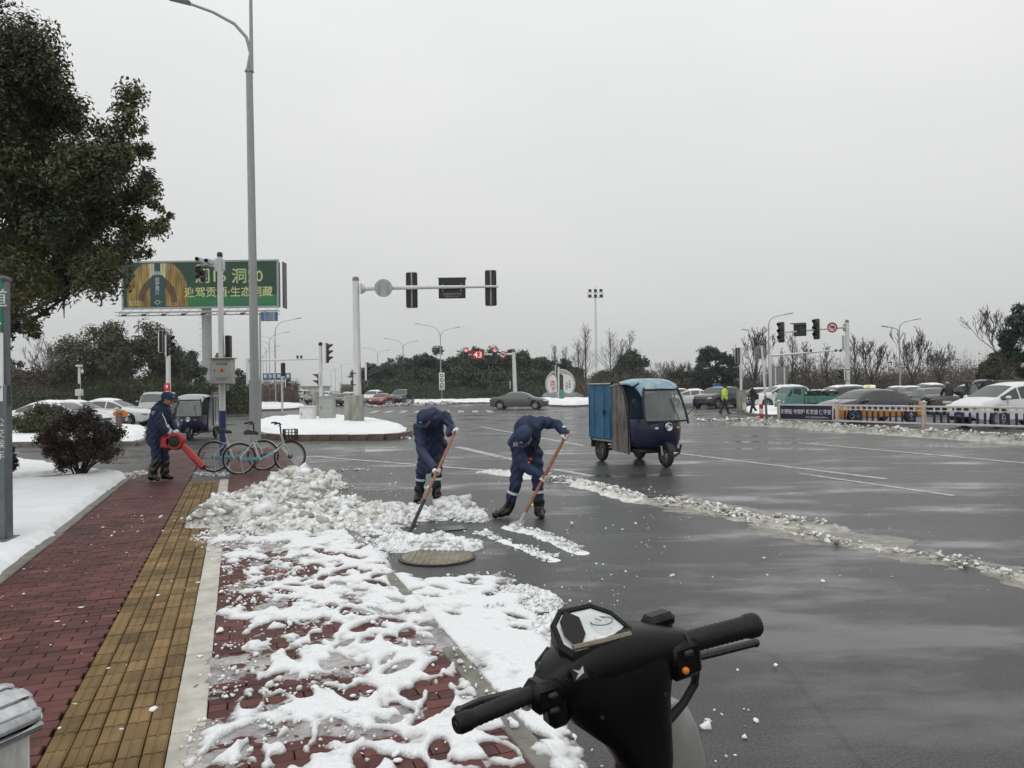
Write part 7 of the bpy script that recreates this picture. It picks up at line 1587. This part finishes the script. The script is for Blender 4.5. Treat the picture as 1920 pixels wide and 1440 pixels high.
def glove(parent, c, ax, palm, size=1., m='glove', rad=.019):
    """hand closed round a shaft: c = grip centre, ax = shaft direction, palm = side the back of the hand is on"""
    ax = Vector(ax).normalized(); pv = Vector(palm); pv = (pv - ax * pv.dot(ax)).normalized(); sv = ax.cross(pv); b = MB(); c = Vector(c); s_ = size
    b.blob(c + pv * (.030 * s_ + rad * .4), (.030 * s_, .028 * s_, .045 * s_), 2, (Matrix((pv, sv, ax)).transposed()).to_euler())
    for i, (o, ln) in enumerate(((.034, 190), (.012, 215), (-.011, 210), (-.033, 175))):
        pts = []; rr_ = rad + .011 * s_
        for k in range(7): a = R(25 + ln * k / 6); pts.append(c + ax * o * s_ + (pv * math.cos(a) + sv * math.sin(a)) * rr_ * (1.25 if k == 0 else 1.05))
        b.tube(pts, [.0115 * s_] * 5 + [.0105 * s_, .008 * s_], 8); b.blob(pts[-1], .009 * s_, 1)
    pts = [c + ax * .03 * s_ + (pv * math.cos(R(a)) + sv * math.sin(R(a))) * (rad + .013 * s_) + ax * k * .007 for k, a in enumerate((-15, -60, -105, -140))]
    b.tube(pts, [.015 * s_, .013 * s_, .012 * s_, .009 * s_], 8); b.blob(pts[-1], .0095 * s_, 1)
    return b.build('glove' if m == 'glove' else 'hand', m, parent)
def ring_band(parent, a, c, f, r_, wd, m='reflective', name='reflective_band'):
    a, c = Vector(a), Vector(c); d = (c - a).normalized(); p = a.lerp(c, f); b = MB(); b.lathe([(r_, -wd / 2), (r_ + .006, -wd / 2), (r_ + .006, wd / 2), (r_, wd / 2)], p, d, 20); b.build(name, m, parent)
def cap(parent, c, up, fw, r_=.108, m='cloth_cap', logo=True):
    up = Vector(up).normalized(); fw = Vector(fw); fw = (fw - up * fw.dot(up)).normalized(); sd_ = fw.cross(up); c = Vector(c); M = Matrix((sd_, fw, up)).transposed(); b = MB(); rg = []
    for z, k in ((-.02, 1.02), (.02, 1.03), (.055, .98), (.085, .84), (.105, .58), (.113, .25)): rg.append([c + M @ Vector((r_ * .92 * k * math.cos(a), r_ * 1.08 * k * math.sin(a), z)) for a in np.linspace(0, 2 * math.pi, 22, endpoint=False)])
    b.loft(rg); cp = b.build('cap', m, parent, ang=60)
    b = MB(); rg = []
    for t in np.linspace(0, 1, 5): rg.append([c + M @ Vector((r_ * .86 * math.sin(a) * (1 - .15 * t), r_ * .95 * math.cos(a * .95) + .075 * t * math.cos(a * .8), -.012 - .020 * t + .02 * (1 - math.cos(a * .9)) * -1)) for a in np.linspace(-1.25, 1.25, 11)])
    b.loft(rg, False, False); br_ = b.build('brim', m, cp); sol = br_.modifiers.new('t', 'SOLIDIFY'); sol.thickness = .005
    b = MB(); b.blob(c + up * .112, .012, 1); b.build('button', m, cp)
    if logo:
        b = MB(); b.blob(c + M @ Vector((0, r_ * 1.07, .035)), (.022, .006, .016), 2, M.to_euler()); b.build('badge', 'reflective', cp)
    return cp
def face(parent, c, up, fw, r_=.10):
    up = Vector(up).normalized(); fw = Vector(fw); fw = (fw - up * fw.dot(up)).normalized(); sd_ = fw.cross(up); c = Vector(c); M = Matrix((sd_, fw, up)).transposed(); E_ = M.to_euler()
    b = MB(); b.loft([[c + M @ Vector((x * k, r_ * y, z)) for x, z in ((-.016, -.03), (.016, -.03), (.006, .012), (-.006, .012))] for k, y in ((1., .80), (.55, 1.16))]); b.build('nose', 'skin', parent)
    for sg in (-1, 1):
        b = MB(); b.blob(c + M @ Vector((sg * .034, r_ * .90, .008)), (.013, .008, .007), 2, E_); b.build('eye', 'hair', parent); b = MB(); b.blob(c + M @ Vector((sg * r_ * .83, -.005, -.005)), (.012, .022, .032), 2, E_); b.build('ear', 'skin', parent)
    b = MB(); b.blob(c + M @ Vector((0, r_ * .90, -.05)), (.024, .008, .006), 2, E_); b.build('mouth', 'kerb_red', parent)
    b = MB(); b.blob(c + M @ Vector((0, -.022, .014)), (r_ * .90, r_ * .96, r_ * .94), 3, E_); b.build('hair', 'hair', parent)
Vv = Vector
UNI = ['cloth_navy', 'skin', 'boot', 'glove']            # 0 cloth 1 skin 2 boot 3 glove
def legs(hL, kL, aL, tL, hR, kR, aR, tR, th=.105, kn=.078, an=.066, boot_r=.072):
    return [(hL, kL, th, kn, 0), (kL, aL, kn, an, 0), (hR, kR, th, kn, 0), (kR, aR, kn, an, 0),
            (kL.lerp(aL, .62), aL, boot_r, boot_r, 2), (aL, tL, .062, .045, 2), (kR.lerp(aR, .62), aR, boot_r, boot_r, 2), (aR, tR, .062, .045, 2)]
def person(label, loc, caps, blobs=(), mats=UNI, voxel=.012, fold=.014, seed=1, rz=0.):
    t_ = empty('person', loc, rz, label, 'person'); link('body', body_mesh(caps, voxel, fold, seed, blobs), mats, t_); return t_
def shaft_tool(name, label, p0, p1, blade):
    p0, p1 = Vv(p0), Vv(p1); t_ = empty(name, (p1.x, p1.y, 0), 0, label, 'shovel'); o = Vv((p1.x, p1.y, 0)); a, c = p0 - o, p1 - o
    MB().tube([a, a.lerp(c, .3), a.lerp(c, .7), c], [.019, .021, .021, .018], 12).build('handle', 'wood_handle', t_)
    d = (c - a).normalized(); h = Vv((d.x, d.y, 0)).normalized(); s_ = Vv((-h.y, h.x, 0)); b = MB()
    if blade == 'spade':
        rg = []
        for t, w_, cv in ((-.10, .02, .0), (0, .09, .02), (.06, .125, .035), (.16, .13, .03), (.24, .115, .015), (.28, .06, .0)):
            e = c + (d * .75 + h * .5).normalized() * t + Vv((0, 0, .0)); rg.append([e + s_ * w_ * k + Vv((0, 0, cv * k * k)) for k in (-1, -.6, 0, .6, 1)])
        b.loft(rg, False, False); o_ = b.build('blade', 'steel_grey', t_); sol = o_.modifiers.new('t', 'SOLIDIFY'); sol.thickness = .004; MB().tube([c - d * .16, c + d * .03], [.024, .028], 10).build('socket', 'steel_grey', t_)
    else:
        b.box(c + d * .02, (.10, .06, .05), .012, Matrix((s_, h, Vv((0, 0, 1)))).transposed()); b.box(c + d * .05 + Vv((0, 0, -.01)), (.26, .02, .10), .008, Matrix((s_, h, Vv((0, 0, 1)))).transposed()); b.build('blade', 'rubber', t_); MB().tube([a.lerp(c, .72), c], [.023, .022], 10).build('socket', 'rubber', t_)
    return t_

# --- worker with the long shaft
W0 = P(803, 942); k = W0.y / FPX
def w(x, z, y): return Vv((x, y, z))
hL, hR = w(-.03, .88, .12), w(.17, .88, .14); kL, kR = w(-.10, .47, -.02), w(.13, .47, .02); aL, aR = w(-.15, .10, .05), w(.13, .09, .02); tL, tR = w(-.17, .055, -.10), w(.19, .05, -.12)
pel, mid, che, nek, hed = w(.07, .93, .13), w(.08, 1.13, .02), w(.10, 1.29, -.16), w(.04, 1.315, -.33), w(.005, 1.285, -.43)
s1, e1, g1 = w(.30, 1.34, -.20), w(.405, 1.16, -.36), w(.375, 1.09, -.56)
s2, e2, g2 = w(-.10, 1.17, -.26), w(-.05, .85, -.46), w(.10, .565, -.72)
caps = legs(hL, kL, aL, tL, hR, kR, aR, tR) + [(pel, mid, .165, .165, 0), (mid, che, .17, .185, 0), (che, nek, .14, .085, 0), (che, s1, .13, .085, 0), (che, s2, .14, .09, 0), (s1, e1, .082, .062, 0), (e1, g1, .062, .045, 0), (s2, e2, .085, .064, 0), (e2, g2, .064, .046, 0), (hL, pel, .12, .15, 0), (hR, pel, .12, .15, 0), (pel + w(0, -.08, -.02), mid, .175, .175, 0), (nek, hed, .062, .06, 1)]
pr = person('stooping worker in navy uniform and cap pushing a long brown shaft', W0, caps, [(hed, (.083, .10, .115), (.6, 0, 0), 1)], seed=2)
UPc = (-.12, -.75, .62); FWc = (-.25, -.55, -.75)
cap(pr, hed + w(-.005, .045, -.02), UPc, FWc); face(pr, hed, UPc, FWc, .098)
for a, c in ((kL, aL), (kR, aR)): ring_band(pr, a, c, .28, .079, .035)
b = MB(); b.torus(nek + w(-.01, .0, .03), (hed - nek), .085, .032, 20, 8); b.build('collar', 'cloth_navy', pr)
pxt, pxb = at(855, 806, W0.y - .50), P(766, 1003, .06)
top_, bot_ = Vv(pxt), Vv(pxb); dv = (bot_ - top_).normalized()
glove(pr, g1 * 0 + (top_ + dv * .05 - W0), dv, (.3, .6, .5), 1.05, rad=.021); tm_ = (W0.y - .72 - top_.y) / (bot_.y - top_.y)
f2 = min(.45, max(.2, (top_.z - .57) / (top_.z - bot_.z))); glove(pr, top_.lerp(bot_, f2) - W0, dv, (-.6, .6, .3), 1.05, rad=.021)
for ee, gg in ((e1, top_ + dv * .05 - W0), (e2, top_.lerp(bot_, f2) - W0)):
    MB().tube([ee, ee.lerp(gg, .5), ee.lerp(gg, .92)], [.066, .058, .047], 14).build('sleeve', 'cloth_navy', pr)
b = MB(); b.blob(w(-.165, 1.10, -.30), (.012, .03, .022), 2, (0, .3, .8)); b.build('sleeve_badge', 'reflective', pr)
shaft_tool('snow_pusher', 'long reddish brown wooden shaft leaning into the snow by the manhole', top_, bot_, 'pusher')

# --- worker with the flat shovel
W0 = P(980, 972)
hL, hR = w(-.02, .86, .15), w(.18, .86, .12); kL, kR = w(-.09, .45, .02), w(.21, .46, .02); aL, aR = w(-.20, .10, .10), w(.23, .09, .04); tL, tR = w(-.36, .055, .0), w(.25, .05, -.12)
pel, mid, che, nek, hed = w(.07, .90, .16), w(.07, 1.08, .03), w(.08, 1.20, -.14), w(.05, 1.17, -.32), w(.035, 1.10, -.42)
s1, e1, g1 = w(.27, 1.29, -.12), w(.47, 1.27, -.14), w(.585, 1.13, -.26)
s2, e2, g2 = w(-.09, 1.04, -.24), w(.03, .74, -.36), w(.235, .60, -.42)
caps = legs(hL, kL, aL, tL, hR, kR, aR, tR) + [(pel, mid, .165, .165, 0), (mid, che, .175, .19, 0), (che, nek, .14, .09, 0), (che, s1, .13, .085, 0), (che, s2, .15, .09, 0), (s1, e1, .085, .064, 0), (e1, g1, .064, .045, 0), (s2, e2, .088, .064, 0), (e2, g2, .064, .046, 0), (hL, pel, .12, .15, 0), (hR, pel, .12, .15, 0), (nek, hed, .062, .06, 1)]
pr = person('bent worker in navy uniform and white gloves using a flat shovel', W0, caps, [(hed, (.083, .10, .115), (.9, 0, 0), 1)], seed=5)
UPc = (-.25, -.8, .42); FWc = (-.2, -.35, -.85); cap(pr, hed + w(-.012, .045, -.03), UPc, FWc); face(pr, hed, UPc, FWc, .098)
for a, c in ((kL, aL), (kR, aR)): ring_band(pr, a, c, .28, .079, .035)
ring_band(pr, e1, g1, .55, .056, .03); ring_band(pr, e2, g2, .55, .056, .03)
b = MB(); b.torus(nek + w(-.0, .0, .03), (hed - nek), .085, .032, 20, 8); b.build('collar', 'cloth_navy', pr)
MB().box(w(.09, .80, -.12), (.09, .06, .06), .02).build('red_cloth', 'sign_red', pr)
me = text_mesh('环卫', .075); o = link('back_print', me, 'reflective', pr, w(-.04, 1.02, -.385)); o.rotation_euler = (-.45, 0, .1)
top_ = W0 + g1 + w(.03, .06, .0); bot_ = Vv(P(974, 982, .05)); dv = (bot_ - top_).normalized()
fA_ = .06; glove(pr, top_.lerp(bot_, fA_) - W0, dv, (.4, .3, .8), 1.05, rad=.021); f2 = (top_.z - (W0.z + g2.z)) / (top_.z - bot_.z); glove(pr, top_.lerp(bot_, f2) - W0, dv, (-.6, .3, .5), 1.05, rad=.021)
for ee, gg in ((e1, top_.lerp(bot_, fA_) - W0), (e2, top_.lerp(bot_, f2) - W0)): MB().tube([ee, ee.lerp(gg, .5), ee.lerp(gg, .92)], [.066, .058, .047], 14).build('sleeve', 'cloth_navy', pr)
shaft_tool('shovel', 'flat steel shovel with wooden handle held by the bent worker', top_, bot_, 'spade')

# --- worker with the red blower, in profile
W0 = P(296, 902, SW)
hL, hR = w(-.01, .86, -.08), w(.04, .86, .09); kL, kR = w(.02, .47, -.10), w(.10, .46, .09); aL, aR = w(-.06, .10, -.10), w(.09, .10, .09); tL, tR = w(.06, .055, -.12), w(.22, .05, .08)
pel, mid, che, nek, hed = w(.01, .92, .0), w(.0, 1.12, .0), w(.05, 1.32, .0), w(.13, 1.47, .0), w(.205, 1.565, .0)
s1, e1, g1 = w(.07, 1.37, -.17), w(.15, 1.10, -.23), w(.27, .93, -.16); s2, e2, g2 = w(.09, 1.37, .17), w(.18, 1.12, .21), w(.34, .98, .08)
caps = legs(hL, kL, aL, tL, hR, kR, aR, tR, boot_r=.082) + [(pel, mid, .17, .17, 0), (mid, che, .175, .175, 0), (che, nek, .13, .085, 0), (che, s1, .12, .088, 0), (che, s2, .12, .088, 0), (s1, e1, .088, .066, 0), (e1, g1, .066, .046, 0), (s2, e2, .088, .066, 0), (e2, g2, .066, .046, 0), (hL, pel, .125, .15, 0), (hR, pel, .125, .15, 0), (pel + w(-.03, -.10, 0), mid, .19, .18, 0), (nek, hed, .065, .06, 1), (kL + w(0, -.06, 0), aL, .085, .08, 2), (kR + w(0, -.06, 0), aR, .085, .08, 2), (nek + w(-.08, -.02, 0), nek + w(-.03, .03, 0), .085, .075, 0)]
pr = person('worker in navy coat, cap and tall boots holding a red leaf blower', W0, caps, [(hed, (.102, .083, .118), (0, .15, 0), 1)], seed=8)
cap(pr, hed + w(0, .048, 0), (.15, 0, 1), (1, 0, -.25)); face(pr, hed, (.15, 0, 1), (1, 0, -.2), .10)
b = MB(); b.lathe([(.032, 0), (.032, .008), (0, .01)], w(.055, 1.33, -.262), (0, -1, 0), 18); bd_ = b.build('sleeve_badge', 'fence_white', pr); b = MB(); b.lathe([(.02, .010), (.02, .014), (0, .016)], w(.055, 1.33, -.262), (0, -1, 0), 14); b.build('badge_core', 'sign_red', bd_)
bl = empty('leaf_blower', (W0.x + .42, W0.y - .17, SW), 0, 'red engine leaf blower with a long red nozzle tube', 'leaf blower')
gA = w(-.15, .90, .02)
b = MB(); b.lathe([(.02, -.10), (.15, -.10), (.17, -.06), (.17, .05), (.13, .09), (.02, .10)], (.02, 0, .78), (0, 1, 0), 28); b.build('fan_housing', 'red_plastic', bl)
b = MB(); b.torus((.02, -.105, .78), (0, 1, 0), .10, .012, 24, 6); b.lathe([(.09, 0), (.03, .02), (0, .02)], (.02, -.10, .78), (0, -1, 0), 18); b.build('air_grille', 'rubber', bl)
MB().box((-.15, .0, .76), (.2, .2, .24), .035, (0, .25, 0)).build('engine', 'red_plastic', bl); MB().box((-.10, 0, .62), (.22, .05, .03), .01, (0, -.3, 0)).build('foot_bar', 'rubber', bl)
b = MB(); b.tube([(-.19, 0, .86), (-.17, 0, .92), (-.05, 0, .955), (.05, 0, .93)], .016, 8); b.build('handle', 'rubber', bl)
e_ = Vv(at(381, 876, W0.y - .35)) - Vv(bl.location); s_ = Vv((.12, 0, .72)); b = MB(); b.tube([s_, s_.lerp(e_, .3), s_.lerp(e_, .8), e_], [.055, .062, .066, .060], 16, False); b.tube([e_, e_ + (e_ - s_).normalized() * .02], [.072, .070], 16, False); b.build('nozzle', 'red_plastic', bl)
gl_ = Vv(bl.location) + Vv((-.10, 0, .945)) - W0; glove(pr, gl_, (1, 0, .1), (-.1, -.2, 1), 1.05, rad=.017); MB().tube([e1, e1.lerp(gl_, .5), e1.lerp(gl_, .9)], [.068, .060, .048], 14).build('sleeve', 'cloth_navy', pr)
gl2 = Vv(bl.location) + Vv((.02, 0, .94)) - W0; glove(pr, gl2, (1, 0, -.1), (0, .5, .8), 1.05, rad=.017)
b = MB(); b.tube([w(.10, 1.40, -.12), w(.24, 1.2, -.19), gl_ + w(0, -.02, -.02)], .010, 5); b.build('strap', 'reflective', pr)

# --- traffic officer, walking
def walker(label, px, D, mats, cap_m, seed, face_dir=1, phase=1, hat=True, bag=None):
    W0 = foot(px, D); f = face_dir
    hL, hR = w(0, .90, -.09), w(0, .90, .09); kL, kR = w(f * .10 * phase, .50, -.09), w(-f * .04, .49, .09); aL, aR = w(f * .20 * phase, .10, -.09), w(-f * .26, .13, .09); tL, tR = w(f * .34 * phase, .055, -.09), w(-f * .14, .06, .09)
    pel, mid, che, nek, hed = w(0, .95, 0), w(f * .01, 1.15, 0), w(f * .02, 1.36, 0), w(f * .03, 1.52, 0), w(f * .06, 1.64, 0)
    s1, e1, g1 = w(0, 1.42, -.19), w(-f * .10, 1.15, -.23), w(f * .06, .94, -.22); s2, e2, g2 = w(0, 1.42, .19), w(f * .10, 1.15, .22), w(f * .22, .98, .18)
    caps = legs(hL, kL, aL, tL, hR, kR, aR, tR); caps = [(*c[:4], 2 if c[4] == 0 else c[4]) for c in caps]
    caps += [(pel, mid, .165, .165, 0), (mid, che, .17, .18, 0), (che, nek, .12, .075, 0), (che, s1, .12, .09, 0), (che, s2, .12, .09, 0), (s1, e1, .085, .065, 0), (e1, g1, .065, .048, 0), (s2, e2, .085, .065, 0), (e2, g2, .065, .048, 0), (hL, pel, .12, .15, 2), (hR, pel, .12, .15, 2), (nek, hed, .06, .06, 1), (g1, g1 + w(f * .02, -.09, 0), .04, .022, 3), (g2, g2 + w(f * .02, -.09, 0), .04, .022, 3)]
    pr = person(label, W0, caps, [(hed, (.10, .083, .12), (0, 0, 0), 1)], mats, .018, .008, seed)
    if hat: cap(pr, hed + w(0, .05, 0), (0, 0, 1), (f, -.2, 0), m=cap_m, logo=False)
    face(pr, hed, (0, 0, 1), (f, -.2, 0), .10)
    return pr, (mid, che)
pr, (mid, che) = walker('traffic officer in a bright yellow-green jacket and black trousers walking', 1358, 45, ['hivis', 'skin', 'cloth_black', 'glove'], 'cloth_black', 12, 1)
for z in (1.02, 1.2): b = MB(); b.lathe([(.19, -.025), (.196, -.025), (.196, .025), (.19, .025)], (0.01, 0, z), (0, 0, 1), 20); b.build('reflective_band', 'reflective', pr)
pr, _ = walker('pedestrian in dark coat and trousers striding with a bag', 1412, 43.5, ['cloth_black', 'skin', 'cloth_black', 'cloth_black'], 'hair', 13, -1, 1)
b = MB(); b.box((.18, -.2, 1.05), (.16, .14, .36), .04); b.build('bag', 'cloth_navy', pr); MB().box((.2, -.25, .80), (.10, .05, .26), .02).build('paper_bag', 'glove', pr)

# --- scooter rider among the cars
W0 = foot(1776, 41.5); hd_ = R(75)
sc_ = empty('motor_scooter', W0, hd_, 'dark scooter ridden beside the black older saloon', 'scooter')
for x in (-.55, .6): b = MB(); b.lathe([(.12, -.05), (.20, -.055), (.225, -.02), (.225, .02), (.20, .055), (.12, .05)], (x, 0, .225), (0, 1, 0), 20); b.build('wheel', 'rubber', sc_)
b = MB(); b.loft([[(x, -y, z0), (x, y, z0), (x, y * .9, z1), (x, -y * .9, z1)] for x, y, z0, z1 in ((-.85, .10, .5, .72), (-.6, .16, .4, .78), (-.15, .17, .35, .74), (0, .14, .25, .36), (.3, .14, .24, .34), (.42, .17, .3, .8), (.52, .16, .4, .95), (.6, .08, .6, .98))]); b.build('body', 'black_gloss', sc_)
b = MB(); b.tube([(.42, -.33, 1.02), (.5, 0, .98), (.42, .33, 1.02)], .018, 8); b.build('handlebar', 'rubber', sc_); b = MB(); b.box((-.86, 0, .62), (.03, .2, .08), .01); b.build('tail_light', 'lens_red', sc_); MB().box((-.35, 0, .80), (.6, .3, .09), .04).build('seat', 'rubber', sc_)
caps = []
for sg in (-1, 1):
    h_, k_, a_, t__ = Vv((-.25, sg * .10, .90)), Vv((.16, sg * .14, .78)), Vv((.10, sg * .13, .42)), Vv((.26, sg * .13, .38)); caps += [(h_, k_, .10, .08, 0), (k_, a_, .075, .062, 0), (a_, t__, .06, .045, 2)]
    s_, e_, g_ = Vv((-.12, sg * .19, 1.36)), Vv((.08, sg * .27, 1.14)), Vv((.38, sg * .30, 1.05)); caps += [(Vv((-.15, 0, 1.34)), s_, .12, .09, 0), (s_, e_, .085, .065, 0), (e_, g_, .065, .048, 0), (g_, g_ + Vv((.05, 0, 0)), .045, .03, 2)]
caps += [(Vv((-.27, 0, .92)), Vv((-.22, 0, 1.15)), .17, .17, 0), (Vv((-.22, 0, 1.15)), Vv((-.15, 0, 1.36)), .17, .175, 0), (Vv((-.15, 0, 1.36)), Vv((-.08, 0, 1.52)), .1, .07, 0), (Vv((-.08, 0, 1.5)), Vv((-.04, 0, 1.62)), .06, .06, 1)]
rd_ = person('rider in black coat and pale helmet astride a dark scooter', W0, caps, [(Vv((-.03, 0, 1.63)), (.10, .085, .115), (0, 0, 0), 1)], ['cloth_black', 'skin', 'boot', 'glove'], .018, .008, 15, hd_)
b = MB(); b.blob((-.04, 0, 1.68), (.13, .12, .115), 3); b.build('helmet', 'stone_grey', rd_); face(rd_, (-.03, 0, 1.62), (0, 0, 1), (1, 0, 0), .10)

# ================================================================ haze over the whole place
hz = MB().box((0, 260, 13), (900, 560, 28.4)).build('haze', 'hazebuild', fix=True); tag(hz, 'thin grey winter haze over the junction', 'haze', kind='stuff')
hm = bpy.data.materials.new('haze_air'); hm.use_nodes = True; hm.node_tree.nodes.clear(); ho = hm.node_tree.nodes.new('ShaderNodeOutputMaterial'); pv_ = hm.node_tree.nodes.new('ShaderNodeVolumePrincipled')
pv_.inputs['Color'].default_value = (.93, .95, .96, 1); pv_.inputs['Density'].default_value = .0004; pv_.inputs['Anisotropy'].default_value = .0
hm.node_tree.links.new(pv_.outputs[0], ho.inputs['Volume']); hz.data.materials.clear(); hz.data.materials.append(hm); hz.display_type = 'WIRE'
try: SC.cycles.volume_step_rate = 5
except Exception: pass
